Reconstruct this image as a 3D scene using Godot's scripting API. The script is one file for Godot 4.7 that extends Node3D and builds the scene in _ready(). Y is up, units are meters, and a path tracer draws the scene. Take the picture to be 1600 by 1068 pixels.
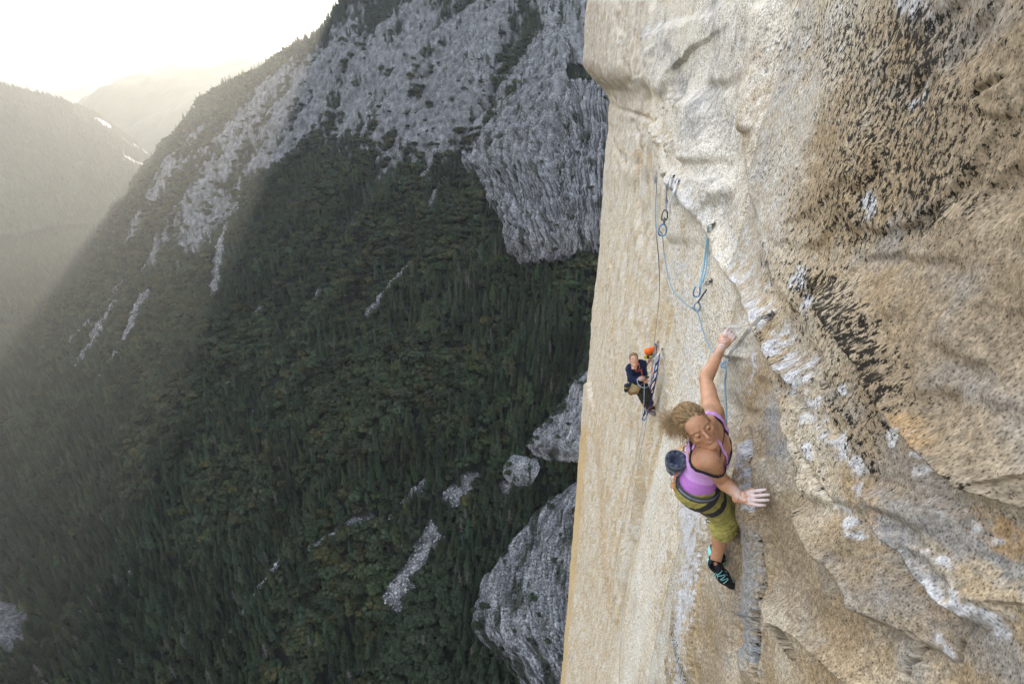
extends Node3D
# A granite wall above a wooded valley: one climber close by, a belayer below, a shaded mountain and a hazy sunlit valley beyond.

const PITCH := 27.92            # the camera looks down by this much
const WALL_AZ := 8.8            # the wall recedes a little to the right of the view
const WALL_D := 1.05            # metres from the camera to the wall's mean plane
var wall_t := Vector3(sin(deg_to_rad(WALL_AZ)), 0, -cos(deg_to_rad(WALL_AZ)))     # along the wall, away
var wall_n := Vector3(-cos(deg_to_rad(WALL_AZ)), 0, -sin(deg_to_rad(WALL_AZ)))    # out of the wall
var wall_o := -wall_n * WALL_D
var rng := RandomNumberGenerator.new()
var used := {}


func _ready() -> void:
	rng.seed = 7
	var cam := Camera3D.new()
	cam.name = "camera"
	cam.fov = 67.43
	cam.near = 0.05
	cam.far = 60000.0
	cam.rotation_degrees = Vector3(-PITCH, 0, 0)
	add_child(cam)
	cam.current = true
	var sky_mat := ProceduralSkyMaterial.new()
	sky_mat.sky_top_color = Color(0.74, 0.80, 0.88)
	sky_mat.sky_horizon_color = Color(0.97, 0.95, 0.90)
	sky_mat.sky_curve = 0.22
	sky_mat.sky_energy_multiplier = 1.0
	sky_mat.ground_horizon_color = Color(0.75, 0.73, 0.68)
	sky_mat.ground_bottom_color = Color(0.20, 0.21, 0.20)
	sky_mat.sun_angle_max = 30.0
	sky_mat.sun_curve = 0.12
	var env := Environment.new()
	env.background_mode = Environment.BG_SKY
	env.sky = Sky.new()
	env.sky.sky_material = sky_mat
	env.tonemap_mode = Environment.TONE_MAPPER_LINEAR
	env.tonemap_exposure = 3.8
	env.sdfgi_enabled = true
	env.ssao_enabled = true
	env.ssil_enabled = true
	env.volumetric_fog_enabled = true      # thin haze that scatters the low sun forwards
	env.volumetric_fog_density = 0.000048
	env.volumetric_fog_albedo = Color(0.96, 0.955, 0.95)
	env.volumetric_fog_anisotropy = 0.5
	var we := WorldEnvironment.new()
	we.name = "daylight"
	we.environment = env
	add_child(we)
	var sun := DirectionalLight3D.new()
	sun.name = "sun"
	sun.light_energy = 1.6
	sun.light_color = Color(1.0, 0.955, 0.87)
	sun.light_angular_distance = 0.5
	sun.shadow_enabled = true
	sun.rotation_degrees = Vector3(-18.5, 180.0 + 8.0, 0)   # low, behind the ridge ahead
	add_child(sun)
	build_terrain()
	build_far_hills()
	build_crags()
	build_forest()
	build_cliff()
	build_people()
	build_gear()


# ---------------------------------------------------------------- helpers
func noise(seed_: int, octaves: int, kind := FastNoiseLite.TYPE_SIMPLEX_SMOOTH, fractal := FastNoiseLite.FRACTAL_FBM) -> FastNoiseLite:
	var n := FastNoiseLite.new()
	n.seed = seed_
	n.noise_type = kind
	n.frequency = 1.0
	n.fractal_type = fractal if octaves > 1 else FastNoiseLite.FRACTAL_NONE
	n.fractal_octaves = octaves
	return n


func numbered(called: String) -> String:
	var k: int = used.get(called, -1) + 1
	used[called] = k
	return called if k == 0 else "%s_%03d" % [called, k]


func tag(o: Node, label: String, category := "", group := "", kind := "") -> void:
	if label: o.set_meta("label", label)
	if category: o.set_meta("category", category)
	if group: o.set_meta("group", group)
	if kind: o.set_meta("kind", kind)


func thing(called: String, label: String, category: String, at := Vector3.ZERO, group := "") -> Node3D:
	var o := Node3D.new()
	o.name = numbered(called)
	add_child(o)
	o.position = at
	tag(o, label, category, group)
	return o


func put(called: String, mesh: Mesh, mat: Material, parent: Node = null) -> MeshInstance3D:
	var o := MeshInstance3D.new()
	o.mesh = mesh
	o.material_override = null
	if mat:
		for k in mesh.get_surface_count(): mesh.surface_set_material(k, mat)
	if parent:
		o.name = called
		parent.add_child(o, true)
	else:
		o.name = numbered(called)
		add_child(o)
	return o


func plain(c: Color, rough := 0.8, metal := 0.0) -> StandardMaterial3D:
	var m := StandardMaterial3D.new()
	m.albedo_color = Color(c.r, c.g, c.b).linear_to_srgb()
	m.roughness = rough
	m.metallic = metal
	return m


func vcol(rough := 0.9) -> StandardMaterial3D:
	var m := StandardMaterial3D.new()
	m.vertex_color_use_as_albedo = true
	m.roughness = rough
	m.metallic_specular = 0.3
	return m


func sheet(pos: PackedVector3Array, col: PackedColorArray, ni: int, nj: int, flip := false) -> ArrayMesh:   # a grid of ni columns of nj vertices
	var nor := PackedVector3Array()
	nor.resize(pos.size())
	var sg := -1.0 if flip else 1.0
	for i in ni:
		var ia: int = maxi(i - 1, 0) * nj
		var ib: int = mini(i + 1, ni - 1) * nj
		for j in nj:
			var ja: int = maxi(j - 1, 0)
			var jb: int = mini(j + 1, nj - 1)
			nor[i * nj + j] = (pos[i * nj + jb] - pos[i * nj + ja]).cross(pos[ib + j] - pos[ia + j]).normalized() * sg
	var idx := PackedInt32Array()
	idx.resize((ni - 1) * (nj - 1) * 6)
	var k := 0
	for i in ni - 1:
		for j in nj - 1:
			var a := i * nj + j
			var b := a + 1
			var c := a + nj
			var d := c + 1
			if flip:
				idx[k] = a; idx[k + 1] = b; idx[k + 2] = c; idx[k + 3] = b; idx[k + 4] = d; idx[k + 5] = c
			else:
				idx[k] = a; idx[k + 1] = c; idx[k + 2] = b; idx[k + 3] = b; idx[k + 4] = c; idx[k + 5] = d
			k += 6
	var arr := []
	arr.resize(Mesh.ARRAY_MAX)
	arr[Mesh.ARRAY_VERTEX] = pos
	arr[Mesh.ARRAY_NORMAL] = nor
	arr[Mesh.ARRAY_COLOR] = col
	arr[Mesh.ARRAY_INDEX] = idx
	var m := ArrayMesh.new()
	m.add_surface_from_arrays(Mesh.PRIMITIVE_TRIANGLES, arr)
	return m


func near_line(p: Vector2, poly: Array, w: Vector2) -> Vector3:   # (distance in widths, side, how far along 0..1)
	var best := 1e9
	var side := 1.0
	var along := 0.0
	var n := poly.size() - 1
	for k in n:
		var a: Vector2 = (p - (poly[k] as Vector2)) / w
		var e: Vector2 = ((poly[k + 1] as Vector2) - (poly[k] as Vector2)) / w
		var t := clampf(a.dot(e) / maxf(e.length_squared(), 1e-9), 0.0, 1.0)
		var q := (a - e * t).length_squared()
		if q < best:
			best = q
			side = signf(e.cross(a))
			along = (k + t) / n
	return Vector3(sqrt(best), side, along)


# ---------------------------------------------------------------- mountain and valley
const T_X0 := -2500.0
const T_X1 := 420.0
const T_F0 := 190.0
const T_F1 := 2600.0
var rock_mat: StandardMaterial3D
var t_nx := 560
var t_nf := 440
var t_height := PackedFloat32Array()
var t_talus := PackedFloat32Array()
var t_rock := PackedFloat32Array()       # 0 wooded .. 1 bare rock or talus
var n_rib := noise(11, 4)
var n_big := noise(12, 3)
var n_bump := noise(13, 4)
var n_crag := noise(14, 4, FastNoiseLite.TYPE_SIMPLEX_SMOOTH, FastNoiseLite.FRACTAL_RIDGED)


func smin(a: float, b: float, k: float) -> float:
	var h := clampf(0.5 + 0.5 * (b - a) / k, 0.0, 1.0)
	return lerpf(b, a, h) - k * h * (1.0 - h)


func base_height(x: float, f: float) -> float:
	var front := -640.0 + 0.467 * x + 0.557 * f
	var across := x * 0.766 - f * 0.643
	var up := x * 0.643 + f * 0.766
	front += 22.0 * n_rib.get_noise_2d(across * 0.011, up * 0.0016) + 30.0 * n_big.get_noise_2d(x * 0.0017, f * 0.0017)
	var flank := -303.0 + 0.9 * (x + 1022.0) + 0.5 * (f - 1464.0) + 65.0 * n_big.get_noise_2d(f * 0.006, x * 0.003)
	var back := 16.0 + 0.35 * (x + 820.0) - 0.4 * (f - 1866.0) + 14.0 * n_big.get_noise_2d(x * 0.008, 5.0)
	var summit := pow(smoothstep(-660.0, -385.0, x), 2.5)      # the mountain rises on unseen above the picture, heightened to shade the wall
	back += 850.0 * summit
	front += summit * 1.0 * maxf(0.0, f - 1720.0)
	var h := smin(smin(front, flank, 40.0), back, 18.0)
	return -smin(-h, 640.0, 40.0)


func height_at(x: float, f: float) -> float:
	var gi := clampf((x - T_X0) / (T_X1 - T_X0) * (t_nx - 1), 0.0, t_nx - 1.001)
	var gj := clampf(log(f / T_F0) / log(T_F1 / T_F0) * (t_nf - 1), 0.0, t_nf - 1.001)
	var i := int(gi)
	var j := int(gj)
	var a := i * t_nf + j
	return lerpf(lerpf(t_height[a], t_height[a + 1], gj - j), lerpf(t_height[a + t_nf], t_height[a + t_nf + 1], gj - j), gi - i)


func rock_at(x: float, f: float, talus := false) -> float:
	var i := clampi(int((x - T_X0) / (T_X1 - T_X0) * (t_nx - 1) + 0.5), 0, t_nx - 1)
	var j := clampi(int(log(f / T_F0) / log(T_F1 / T_F0) * (t_nf - 1) + 0.5), 0, t_nf - 1)
	return t_talus[i * t_nf + j] if talus else t_rock[i * t_nf + j]


# bare streaks, talus fans, stream beds and the trail on the slope: [line in plan (x, z), half width, how bare]
var streaks := [
	[[Vector2(-922.3, -1153.3), Vector2(-951.1, -1064.4), Vector2(-1004.3, -1003.8)], 11.0, 0.9], [[Vector2(-806.7, -1028.3), Vector2(-801.3, -924.8), Vector2(-832.5, -871.8)], 17.0, 1.0], [[Vector2(-904, -1074.3), Vector2(-918.4, -1011.3), Vector2(-931.9, -952.1)], 14.0, 0.9],
	[[Vector2(-638.6, -1138.1), Vector2(-616.4, -1042.6), Vector2(-592.8, -948.3)], 11.0, 0.9], [[Vector2(-660.7, -1283.7), Vector2(-626.5, -1148.8)], 7.0, 0.7], [[Vector2(-131.9, -1012.4), Vector2(-164.5, -970.1), Vector2(-202.4, -933.4)], 5.0, 0.8],
	[[Vector2(-333.9, -1333.5), Vector2(-318.4, -1185.4)], 6.0, 0.9], [[Vector2(-167.8, -807.2), Vector2(-195.8, -773.7), Vector2(-228.7, -744.2)], 6.0, 0.8], [[Vector2(-412.9, -815.3), Vector2(-437.2, -787), Vector2(-457.3, -763.6)], 6.0, 1.0],
	[[Vector2(-459.5, -870.8), Vector2(-480, -835.9)], 8.0, 0.7], [[Vector2(-337, -843.5), Vector2(-359.9, -793.4)], 4.0, 0.6], [[Vector2(-478.2, -753.3), Vector2(-475.2, -714.5)], 5.0, 0.9], [[Vector2(-381.9, -658.9), Vector2(-400.4, -632.7)], 4.0, 0.8],
	[[Vector2(-165.4, -435.5), Vector2(-195, -432.9), Vector2(-213.5, -423.3), Vector2(-237.9, -420.9)], 5.5, 1.0], [[Vector2(-270.2, -421.1), Vector2(-289, -407.2), Vector2(-305.7, -393.1)], 5.0, 1.0], [[Vector2(-315.1, -383.4), Vector2(-329.1, -374.9)], 4.0, 1.0],
	[[Vector2(-96.109, -399.5), Vector2(-108.5, -379.6), Vector2(-127.5, -359.4)], 13.0, 1.0], [[Vector2(-92.39, -413.5), Vector2(-77.839, -400.4)], 6.0, 0.8], [[Vector2(-47.849, -447.6), Vector2(-69.56, -434.9)], 11.0, 0.9], [[Vector2(-106.2, -455.9), Vector2(-143.9, -440.9)], 6.0, 0.8],
	[[Vector2(14.177, -434.3), Vector2(-3.566, -433.6)], 12.0, 1.0], [[Vector2(-136.3, -930), Vector2(-139.5, -903.1)], 6.0, 0.9], [[Vector2(-444.5, -1147.1), Vector2(-486.9, -1085.2)], 5.0, 0.5], [[Vector2(-288.5, -961.8), Vector2(-344.5, -873.1)], 4.0, 0.5],
	[[Vector2(-522.1, -425.9), Vector2(-562.6, -433.1), Vector2(-604.9, -432.4)], 2.6, 1.0], [[Vector2(-532.2, -484.8), Vector2(-522.6, -454.2), Vector2(-521.6, -430.4)], 2.2, 1.0], [[Vector2(-798.3, -520.3), Vector2(-698.8, -439.2), Vector2(-636.5, -400.1)], 22.0, 0.6],
	[[Vector2(-955.5, -1043), Vector2(-902, -1004), Vector2(-861.8, -979)], 2.4, 1.2], [[Vector2(-866.3, -981), Vector2(-821.2, -926.5), Vector2(-789.4, -893.1)], 2.4, 1.2], [[Vector2(34.646, -272.7), Vector2(22.968, -264.4)], 8.0, 0.8], [[Vector2(-12.128, -293.5), Vector2(-17.953, -281.2)], 5.0, 0.8],
]
# crags of the upper mountain
var crags := [
	[[Vector2(-979, -1690.3), Vector2(-1000.2, -1546.9), Vector2(-946.2, -1396.5)], 34.0, 1.0], [[Vector2(-782.4, -1382.5), Vector2(-784.7, -1259.2), Vector2(-717, -1146.7)], 36.0, 1.0], [[Vector2(-711.3, -1497.7), Vector2(-743.1, -1379.1)], 40.0, 0.9], [[Vector2(-853.4, -1212.3), Vector2(-858.5, -1152)], 22.0, 0.9],
	[[Vector2(-577.1, -1632.9), Vector2(-606.7, -1470.5), Vector2(-605.6, -1353.4)], 42.0, 0.95], [[Vector2(-449.2, -1580.4), Vector2(-507.8, -1444.9), Vector2(-498.4, -1344.5)], 46.0, 0.95], [[Vector2(-337, -1565.3), Vector2(-400, -1433.6)], 50.0, 0.95], [[Vector2(-226.6, -1518.8), Vector2(-266.2, -1325.3), Vector2(-261.3, -1193.6)], 56.0, 1.0],
	[[Vector2(-122.7, -1446.6), Vector2(-149.3, -1209.6), Vector2(-178.8, -1096.3)], 62.0, 1.0], [[Vector2(-30.013, -1436), Vector2(-80.622, -1216.6), Vector2(-124.6, -1075.6)], 60.0, 1.0], [[Vector2(-732.2, -1673.6), Vector2(-750.8, -1551.7)], 40.0, 0.9], [[Vector2(-216.4, -1180.3), Vector2(-188.6, -1067.8)], 22.0, 0.9],
	[[Vector2(-473.1, -1689.9), Vector2(-527.2, -1591), Vector2(-563, -1512.8)], 45.0, 0.9], [[Vector2(-672.9, -1683.5), Vector2(-721.4, -1582.2), Vector2(-779.8, -1521.7)], 45.0, 0.9], [[Vector2(-792.9, -1609), Vector2(-836.6, -1511.6), Vector2(-907.8, -1486.6)], 40.0, 0.9], [[Vector2(-336, -1456.1), Vector2(-362.8, -1333.3), Vector2(-365.8, -1270)], 45.0, 0.9], [[Vector2(-506.1, -1372.6), Vector2(-560.7, -1322.6), Vector2(-632.6, -1328.2)], 34.0, 0.8], [[Vector2(-734.8, -1269.1), Vector2(-668, -1191)], 24.0, 0.8],
	[[Vector2(-202.8, -1816.3), Vector2(-265.3, -1555.5)], 50.0, 0.9], [[Vector2(-1000.1, -1363.8), Vector2(-980.5, -1291.4)], 14.0, 0.8],
]


var t_pos := PackedVector3Array()
var t_col := PackedColorArray()
var t_mask := PackedFloat32Array()
var t_fs := PackedFloat32Array()


func terrain_column(i: int) -> void:
	var x := lerpf(T_X0, T_X1, float(i) / (t_nx - 1))
	for j in t_nf:
		var f := t_fs[j]
		var k := i * t_nf + j
		var h := base_height(x, f)
		var m := t_mask[k]
		var across := x * 0.766 - f * 0.643
		var up := x * 0.643 + f * 0.766
		if m > 0.02:
			h += m * (16.0 * n_crag.get_noise_2d(across * 0.016, up * 0.004) + 6.0 * n_bump.get_noise_2d(x * 0.06, f * 0.06))
		h += 1.6 * n_bump.get_noise_2d(x * 0.09, f * 0.09)
		t_height[k] = h
		t_rock[k] = m
		t_pos[k] = Vector3(x, h, -f)
		var g := n_bump.get_noise_3d(x * 0.05, h * 0.02, f * 0.05)
		var g2 := n_crag.get_noise_3d(x * 0.11, h * 0.03, f * 0.11)
		var soil := Color(0.020, 0.020, 0.016).lerp(Color(0.012, 0.016, 0.010), clampf(0.5 + g, 0, 1))
		var stone := Color(0.09, 0.087, 0.085).lerp(Color(0.30, 0.29, 0.285), clampf(0.25 + 0.5 * g + 0.75 * g2, 0, 1))
		t_col[k] = soil.lerp(stone, clampf(m * 1.15, 0, 1))


func rocky() -> StandardMaterial3D:      # broken rock at the scale of boulders and cracks
	if rock_mat: return rock_mat
	rock_mat = vcol(0.95)
	rock_mat.albedo_texture = grain_texture(121, 0.03, 5, [[0.0, Color(0.25, 0.25, 0.26)], [0.36, Color(0.55, 0.55, 0.56)], [0.5, Color(0.8, 0.8, 0.8)], [0.7, Color(1, 1, 1)], [1.0, Color(1, 1, 1)]])
	rock_mat.uv1_triplanar = true
	rock_mat.uv1_world_triplanar = true
	rock_mat.uv1_scale = Vector3.ONE * 0.013
	rock_mat.detail_enabled = true
	rock_mat.detail_blend_mode = BaseMaterial3D.BLEND_MODE_MUL
	rock_mat.detail_uv_layer = BaseMaterial3D.DETAIL_UV_2
	rock_mat.detail_albedo = grain_texture(122, 0.02, 4, [[0.0, Color(0.4, 0.4, 0.4)], [0.45, Color(0.85, 0.85, 0.85)], [0.6, Color(1, 1, 1)], [1.0, Color(1, 1, 1)]], FastNoiseLite.TYPE_CELLULAR)
	rock_mat.uv2_triplanar = true
	rock_mat.uv2_world_triplanar = true
	rock_mat.uv2_scale = Vector3.ONE * 0.0047
	return rock_mat


func build_terrain() -> void:
	t_height.resize(t_nx * t_nf)
	t_rock.resize(t_nx * t_nf)
	t_talus.resize(t_nx * t_nf)
	var mask := PackedFloat32Array()
	mask.resize(t_nx * t_nf)
	var fs := PackedFloat32Array()
	for j in t_nf: fs.append(T_F0 * pow(T_F1 / T_F0, float(j) / (t_nf - 1)))
	for list in [streaks, crags]:
		for e in list:
			var poly: Array = e[0]
			var w: float = e[1]
			var lo := Vector2(1e9, 1e9)
			var hi := Vector2(-1e9, -1e9)
			for p: Vector2 in poly:
				lo = lo.min(Vector2(p.x, -p.y))
				hi = hi.max(Vector2(p.x, -p.y))
			var reach: float = w * 2.2
			var i0 := clampi(int((lo.x - reach - T_X0) / (T_X1 - T_X0) * (t_nx - 1)), 0, t_nx - 1)
			var i1 := clampi(int((hi.x + reach - T_X0) / (T_X1 - T_X0) * (t_nx - 1)) + 1, 0, t_nx - 1)
			for i in range(i0, i1 + 1):
				var x := lerpf(T_X0, T_X1, float(i) / (t_nx - 1))
				for j in t_nf:
					if fs[j] < lo.y - reach or fs[j] > hi.y + reach: continue
					var q := near_line(Vector2(x, -fs[j]), poly, Vector2(w, w)).x
					if q < 2.2:
						q += 0.75 * n_bump.get_noise_2d(x * 0.055, fs[j] * 0.055)
						var v: float = float(e[2]) * (1.0 - smoothstep(0.72, 1.1, q))
						if list == crags: v = smoothstep(-0.1, 0.25, 0.5 * n_crag.get_noise_2d(x * 0.02, fs[j] * 0.02) + 0.6 * n_bump.get_noise_2d(x * 0.045, fs[j] * 0.045) + 0.50 - 0.45 * q)
						mask[i * t_nf + j] = maxf(mask[i * t_nf + j], v)
						if list == streaks: t_talus[i * t_nf + j] = maxf(t_talus[i * t_nf + j], v)
	t_pos.resize(t_nx * t_nf)
	t_col.resize(t_nx * t_nf)
	t_mask = mask
	t_fs = fs
	WorkerThreadPool.wait_for_group_task_completion(WorkerThreadPool.add_group_task(terrain_column, t_nx))
	var o := put("mountain", sheet(t_pos, t_col, t_nx, t_nf), rocky())
	tag(o, "dark wooded mountainside with gray crags and talus streaks", "", "", "structure")


# ---------------------------------------------------------------- sunlit hills and hazy ridges beyond
var hill_sheets := []


func ridge(called: String, label: String, crest: Array, run: Vector3, drop: float, rows: int, cols: int, rough: float, c0: Color, c1: Color, bare: Array, seed_: int) -> void:
	# crest: points from left to right; the near slope runs along «run» (horizontal, towards the valley) while it falls by «drop»
	var n := noise(seed_, 5)
	var nr := noise(seed_ + 1, 4, FastNoiseLite.TYPE_SIMPLEX_SMOOTH, FastNoiseLite.FRACTAL_RIDGED)
	var pos := PackedVector3Array()
	var col := PackedColorArray()
	var lens := [0.0]
	for k in crest.size() - 1: lens.append(lens[k] + (crest[k + 1] as Vector3).distance_to(crest[k]))
	var total: float = lens[-1]
	var rockiness := PackedFloat32Array()
	for i in cols:
		var d := total * i / (cols - 1)
		var k := 0
		while k < lens.size() - 2 and lens[k + 1] < d: k += 1
		var t: float = clampf((d - lens[k]) / (lens[k + 1] - lens[k]), 0, 1)
		var c: Vector3 = (crest[k] as Vector3).lerp(crest[k + 1], t)
		for j in rows:
			var s := lerpf(-0.35, 1.0, float(j) / (rows - 1))     # below 0: the far side
			var p := c + run * s
			var fall := (pow(absf(s), 1.15) * 0.9 + 0.1 * absf(s)) * drop
			p.y -= fall
			p.y += rough * (n.get_noise_2d(p.x / rough * 0.06, p.z / rough * 0.06) * smoothstep(0.0, 0.25, absf(s)) + 0.22 * n.get_noise_2d(p.x / rough * 0.5, p.z / rough * 0.5) + 0.4 * nr.get_noise_2d(d / rough * 0.12, s * 0.8) * smoothstep(0.05, 0.3, absf(s)))
			var g := clampf(0.5 + 0.7 * n.get_noise_3d(p.x * 0.01, p.y * 0.01, p.z * 0.01), 0, 1)
			var m := 0.0
			for b in bare:
				var q: float = ((Vector2(d / total, s) - (b[0] as Vector2)) / (b[1] as Vector2)).length() + 0.5 * n.get_noise_3d(p.x * 0.006, p.y * 0.02, p.z * 0.006)
				m = maxf(m, 1.0 - smoothstep(0.75, 1.1, q))
			rockiness.append(m)
			pos.append(p)
			col.append(c0.lerp(c1, g).lerp(Color(0.30, 0.29, 0.285).lerp(Color(0.20, 0.19, 0.185), g), m))
	var o := put(called, sheet(pos, col, cols, rows, true), vcol(0.95))
	tag(o, label, "", "", "structure")
	hill_sheets.append([pos, rockiness, cols, rows])


func build_far_hills() -> void:
	var dark := Color(0.026, 0.030, 0.020)
	var green := Color(0.040, 0.045, 0.026)
	ridge("wooded_hill", "sunlit wooded hill across the valley with a bare granite dome", [Vector3(-3135, -83.939, -2105.9), Vector3(-2812.5, -24.85, -2533.3), Vector3(-2600, -66.047, -2907.6), Vector3(-2520, -123.7, -3103.4), Vector3(-2478.1, -229.1, -3330.5), Vector3(-2475, -382.7, -3532), Vector3(-2428.1, -587.6, -3649.8), Vector3(-2358.8, -899, -3711.1)], Vector3(800, 0, 420), 560.0, 150, 260, 60.0, dark, green, [[Vector2(0.66, 0.30), Vector2(0.05, 0.13)], [Vector2(0.62, 0.12), Vector2(0.02, 0.03)], [Vector2(0.55, 0.62), Vector2(0.05, 0.03)], [Vector2(0.72, 0.26), Vector2(0.03, 0.13)]], 31)
	ridge("wooded_ridge", "hazy wooded ridge with granite slabs behind the near hill", [Vector3(-3990, -296.9, -3645.4), Vector3(-3182, -266, -3752.3), Vector3(-2948, -206, -3874.6), Vector3(-2700, -190.9, -3973.2), Vector3(-2484, -223.5, -4046.4), Vector3(-2256, -288.4, -4193.1), Vector3(-1600, -353.4, -4339.8)], Vector3(700, 0, 800), 560.0, 60, 160, 90.0, dark, green, [[Vector2(0.70, 0.10), Vector2(0.06, 0.05)], [Vector2(0.62, 0.25), Vector2(0.05, 0.06)]], 41)
	ridge("far_mountain", "pale blue mountain seen through the haze", [Vector3(-3289.3, -353.5, -3837.2), Vector3(-3056.9, -201.6, -4024.1), Vector3(-2901.6, -74.432, -4197.9), Vector3(-2757.8, -8.476, -4338.1), Vector3(-2653.4, 34.733, -4467.4), Vector3(-2464.7, 53.332, -4582.5), Vector3(-2342.1, 100.1, -4713.7), Vector3(-2106, 139.6, -4841), Vector3(-555.8, 245.5, -5162)], Vector3(-300, 0, 2200), 900.0, 60, 200, 150.0, dark, green, [], 51)
	ridge("distant_mountain", "faint mountain range at the horizon", [Vector3(-7551.4, -51.325, -5232.1), Vector3(-5429.2, -53.302, -5433.7), Vector3(-4754.8, -99.501, -5611.8), Vector3(-4316.8, -77.39, -5623.5), Vector3(-4016.8, -45.796, -5841.7), Vector3(-3619.4, -11.844, -6062.3), Vector3(-2632, 12.24, -6277.6)], Vector3(0, 0, 3000), 900.0, 40, 160, 200.0, dark, green, [], 61)
	ridge("horizon_mountain", "faintest mountain range under the white sky", [Vector3(-15300, -15.904, -8140.3), Vector3(-9900, 0, -8148.7), Vector3(-7200, 0, -8148.7), Vector3(-6660, -15.904, -8140.3), Vector3(-5880, 24.353, -8331.4), Vector3(-4687.5, 49.701, -8514.6), Vector3(-937.5, 33.134, -8505.8), Vector3(6562.5, 33.134, -8505.8)], Vector3(0, 0, 4000), 1200.0, 30, 160, 260.0, dark, green, [], 71)
	# the ground: one sheet to the horizon, under the mountain and the hills
	var pos := PackedVector3Array()
	var col := PackedColorArray()
	var n := noise(81, 4)
	for i in 90:
		for j in 90:
			var x := pow(absf(i - 45.0) / 45.0, 2.0) * signf(i - 45.0) * 30000.0
			var z := 6000.0 - 36000.0 * pow(j / 89.0, 1.5)
			pos.append(Vector3(x, -652.0, z))
			col.append(dark.lerp(green, clampf(0.5 + n.get_noise_2d(x * 0.004, z * 0.004), 0, 1)))
	var o := put("ground", sheet(pos, col, 90, 90), vcol(0.95))
	tag(o, "wooded valley floor", "", "", "structure")


# ---------------------------------------------------------------- bare rock faces on the mountain
var rock_patches := []


func rock_patch(called: String, label: String, left: Array, right: Array, nu: int, nv: int, deep: float, turn: float, fine: Vector2, light: Color, dark: Color, scrub: float, seed_: int) -> void:
	# a face of rock between two edges that run down its left and right; «turn» slants its ribs
	var n := noise(seed_, 4, FastNoiseLite.TYPE_SIMPLEX_SMOOTH, FastNoiseLite.FRACTAL_RIDGED)
	var b := noise(seed_ + 1, 5)
	var out := ((left[-1] as Vector3) - (left[0] as Vector3)).cross((right[0] as Vector3) - (left[0] as Vector3)).normalized()
	var pos := PackedVector3Array()
	var col := PackedColorArray()
	for i in nu:
		var u := float(i) / (nu - 1)
		for j in nv:
			var v := float(j) / (nv - 1)
			var g := v * (left.size() - 1)
			var k := mini(int(g), left.size() - 2)
			var a := (left[k] as Vector3).lerp(left[k + 1], g - k)
			g = v * (right.size() - 1)
			k = mini(int(g), right.size() - 2)
			var e := (right[k] as Vector3).lerp(right[k + 1], g - k)
			var p := a.lerp(e, u)
			var across := a.distance_to(e) * (u - 0.5)
			var down := -p.y
			var c := across * cos(turn) + down * sin(turn)
			var l := -across * sin(turn) + down * cos(turn)
			var rib := n.get_noise_2d(c * fine.x, l * fine.y)
			var lump := b.get_noise_2d(across * 0.02, down * 0.02)
			var grain := b.get_noise_2d(c * fine.x * 7.0, l * fine.y * 12.0)
			var crack := n.get_noise_2d(c * fine.x * 3.1 + 40.0, l * fine.y * 2.2)
			var edge := minf(minf(u, 1.0 - u) * 9.0, minf(v, 1.0 - v) * 9.0)
			p += (e - a).normalized() * (1.0 - u) * (9.0 * b.get_noise_2d(down * 0.03, 7.0) + 5.0 * b.get_noise_2d(down * 0.12, 17.0)) * clampf(deep / 6.0, 0.3, 1.3)
			p += out * (deep * (0.55 * rib + 0.9 * lump + 0.22 * grain - 0.9 * smoothstep(0.30, 0.62, crack)) + deep * 1.2 * (smoothstep(0.0, 1.0, edge) - 1.0))
			pos.append(p)
			var w := clampf(0.5 + 0.7 * b.get_noise_2d(across * 0.016 + 55.0, down * 0.016) + 0.8 * b.get_noise_2d(across * 0.09 + 20.0, down * 0.03), 0, 1)
			var q := dark.lerp(light, w)
			var green := smoothstep(0.08, 0.22, b.get_noise_2d(across * 0.035 + 90.0, down * 0.028) + scrub - 0.22)
			q = q.lerp(Color(0.035, 0.042, 0.022), green * 0.85)
			col.append(q)
	var o := put(called, sheet(pos, col, nu, nv), rocky())
	tag(o, label, "", "", "structure")
	rock_patches.append([pos, col, nu, nv, out])


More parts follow.
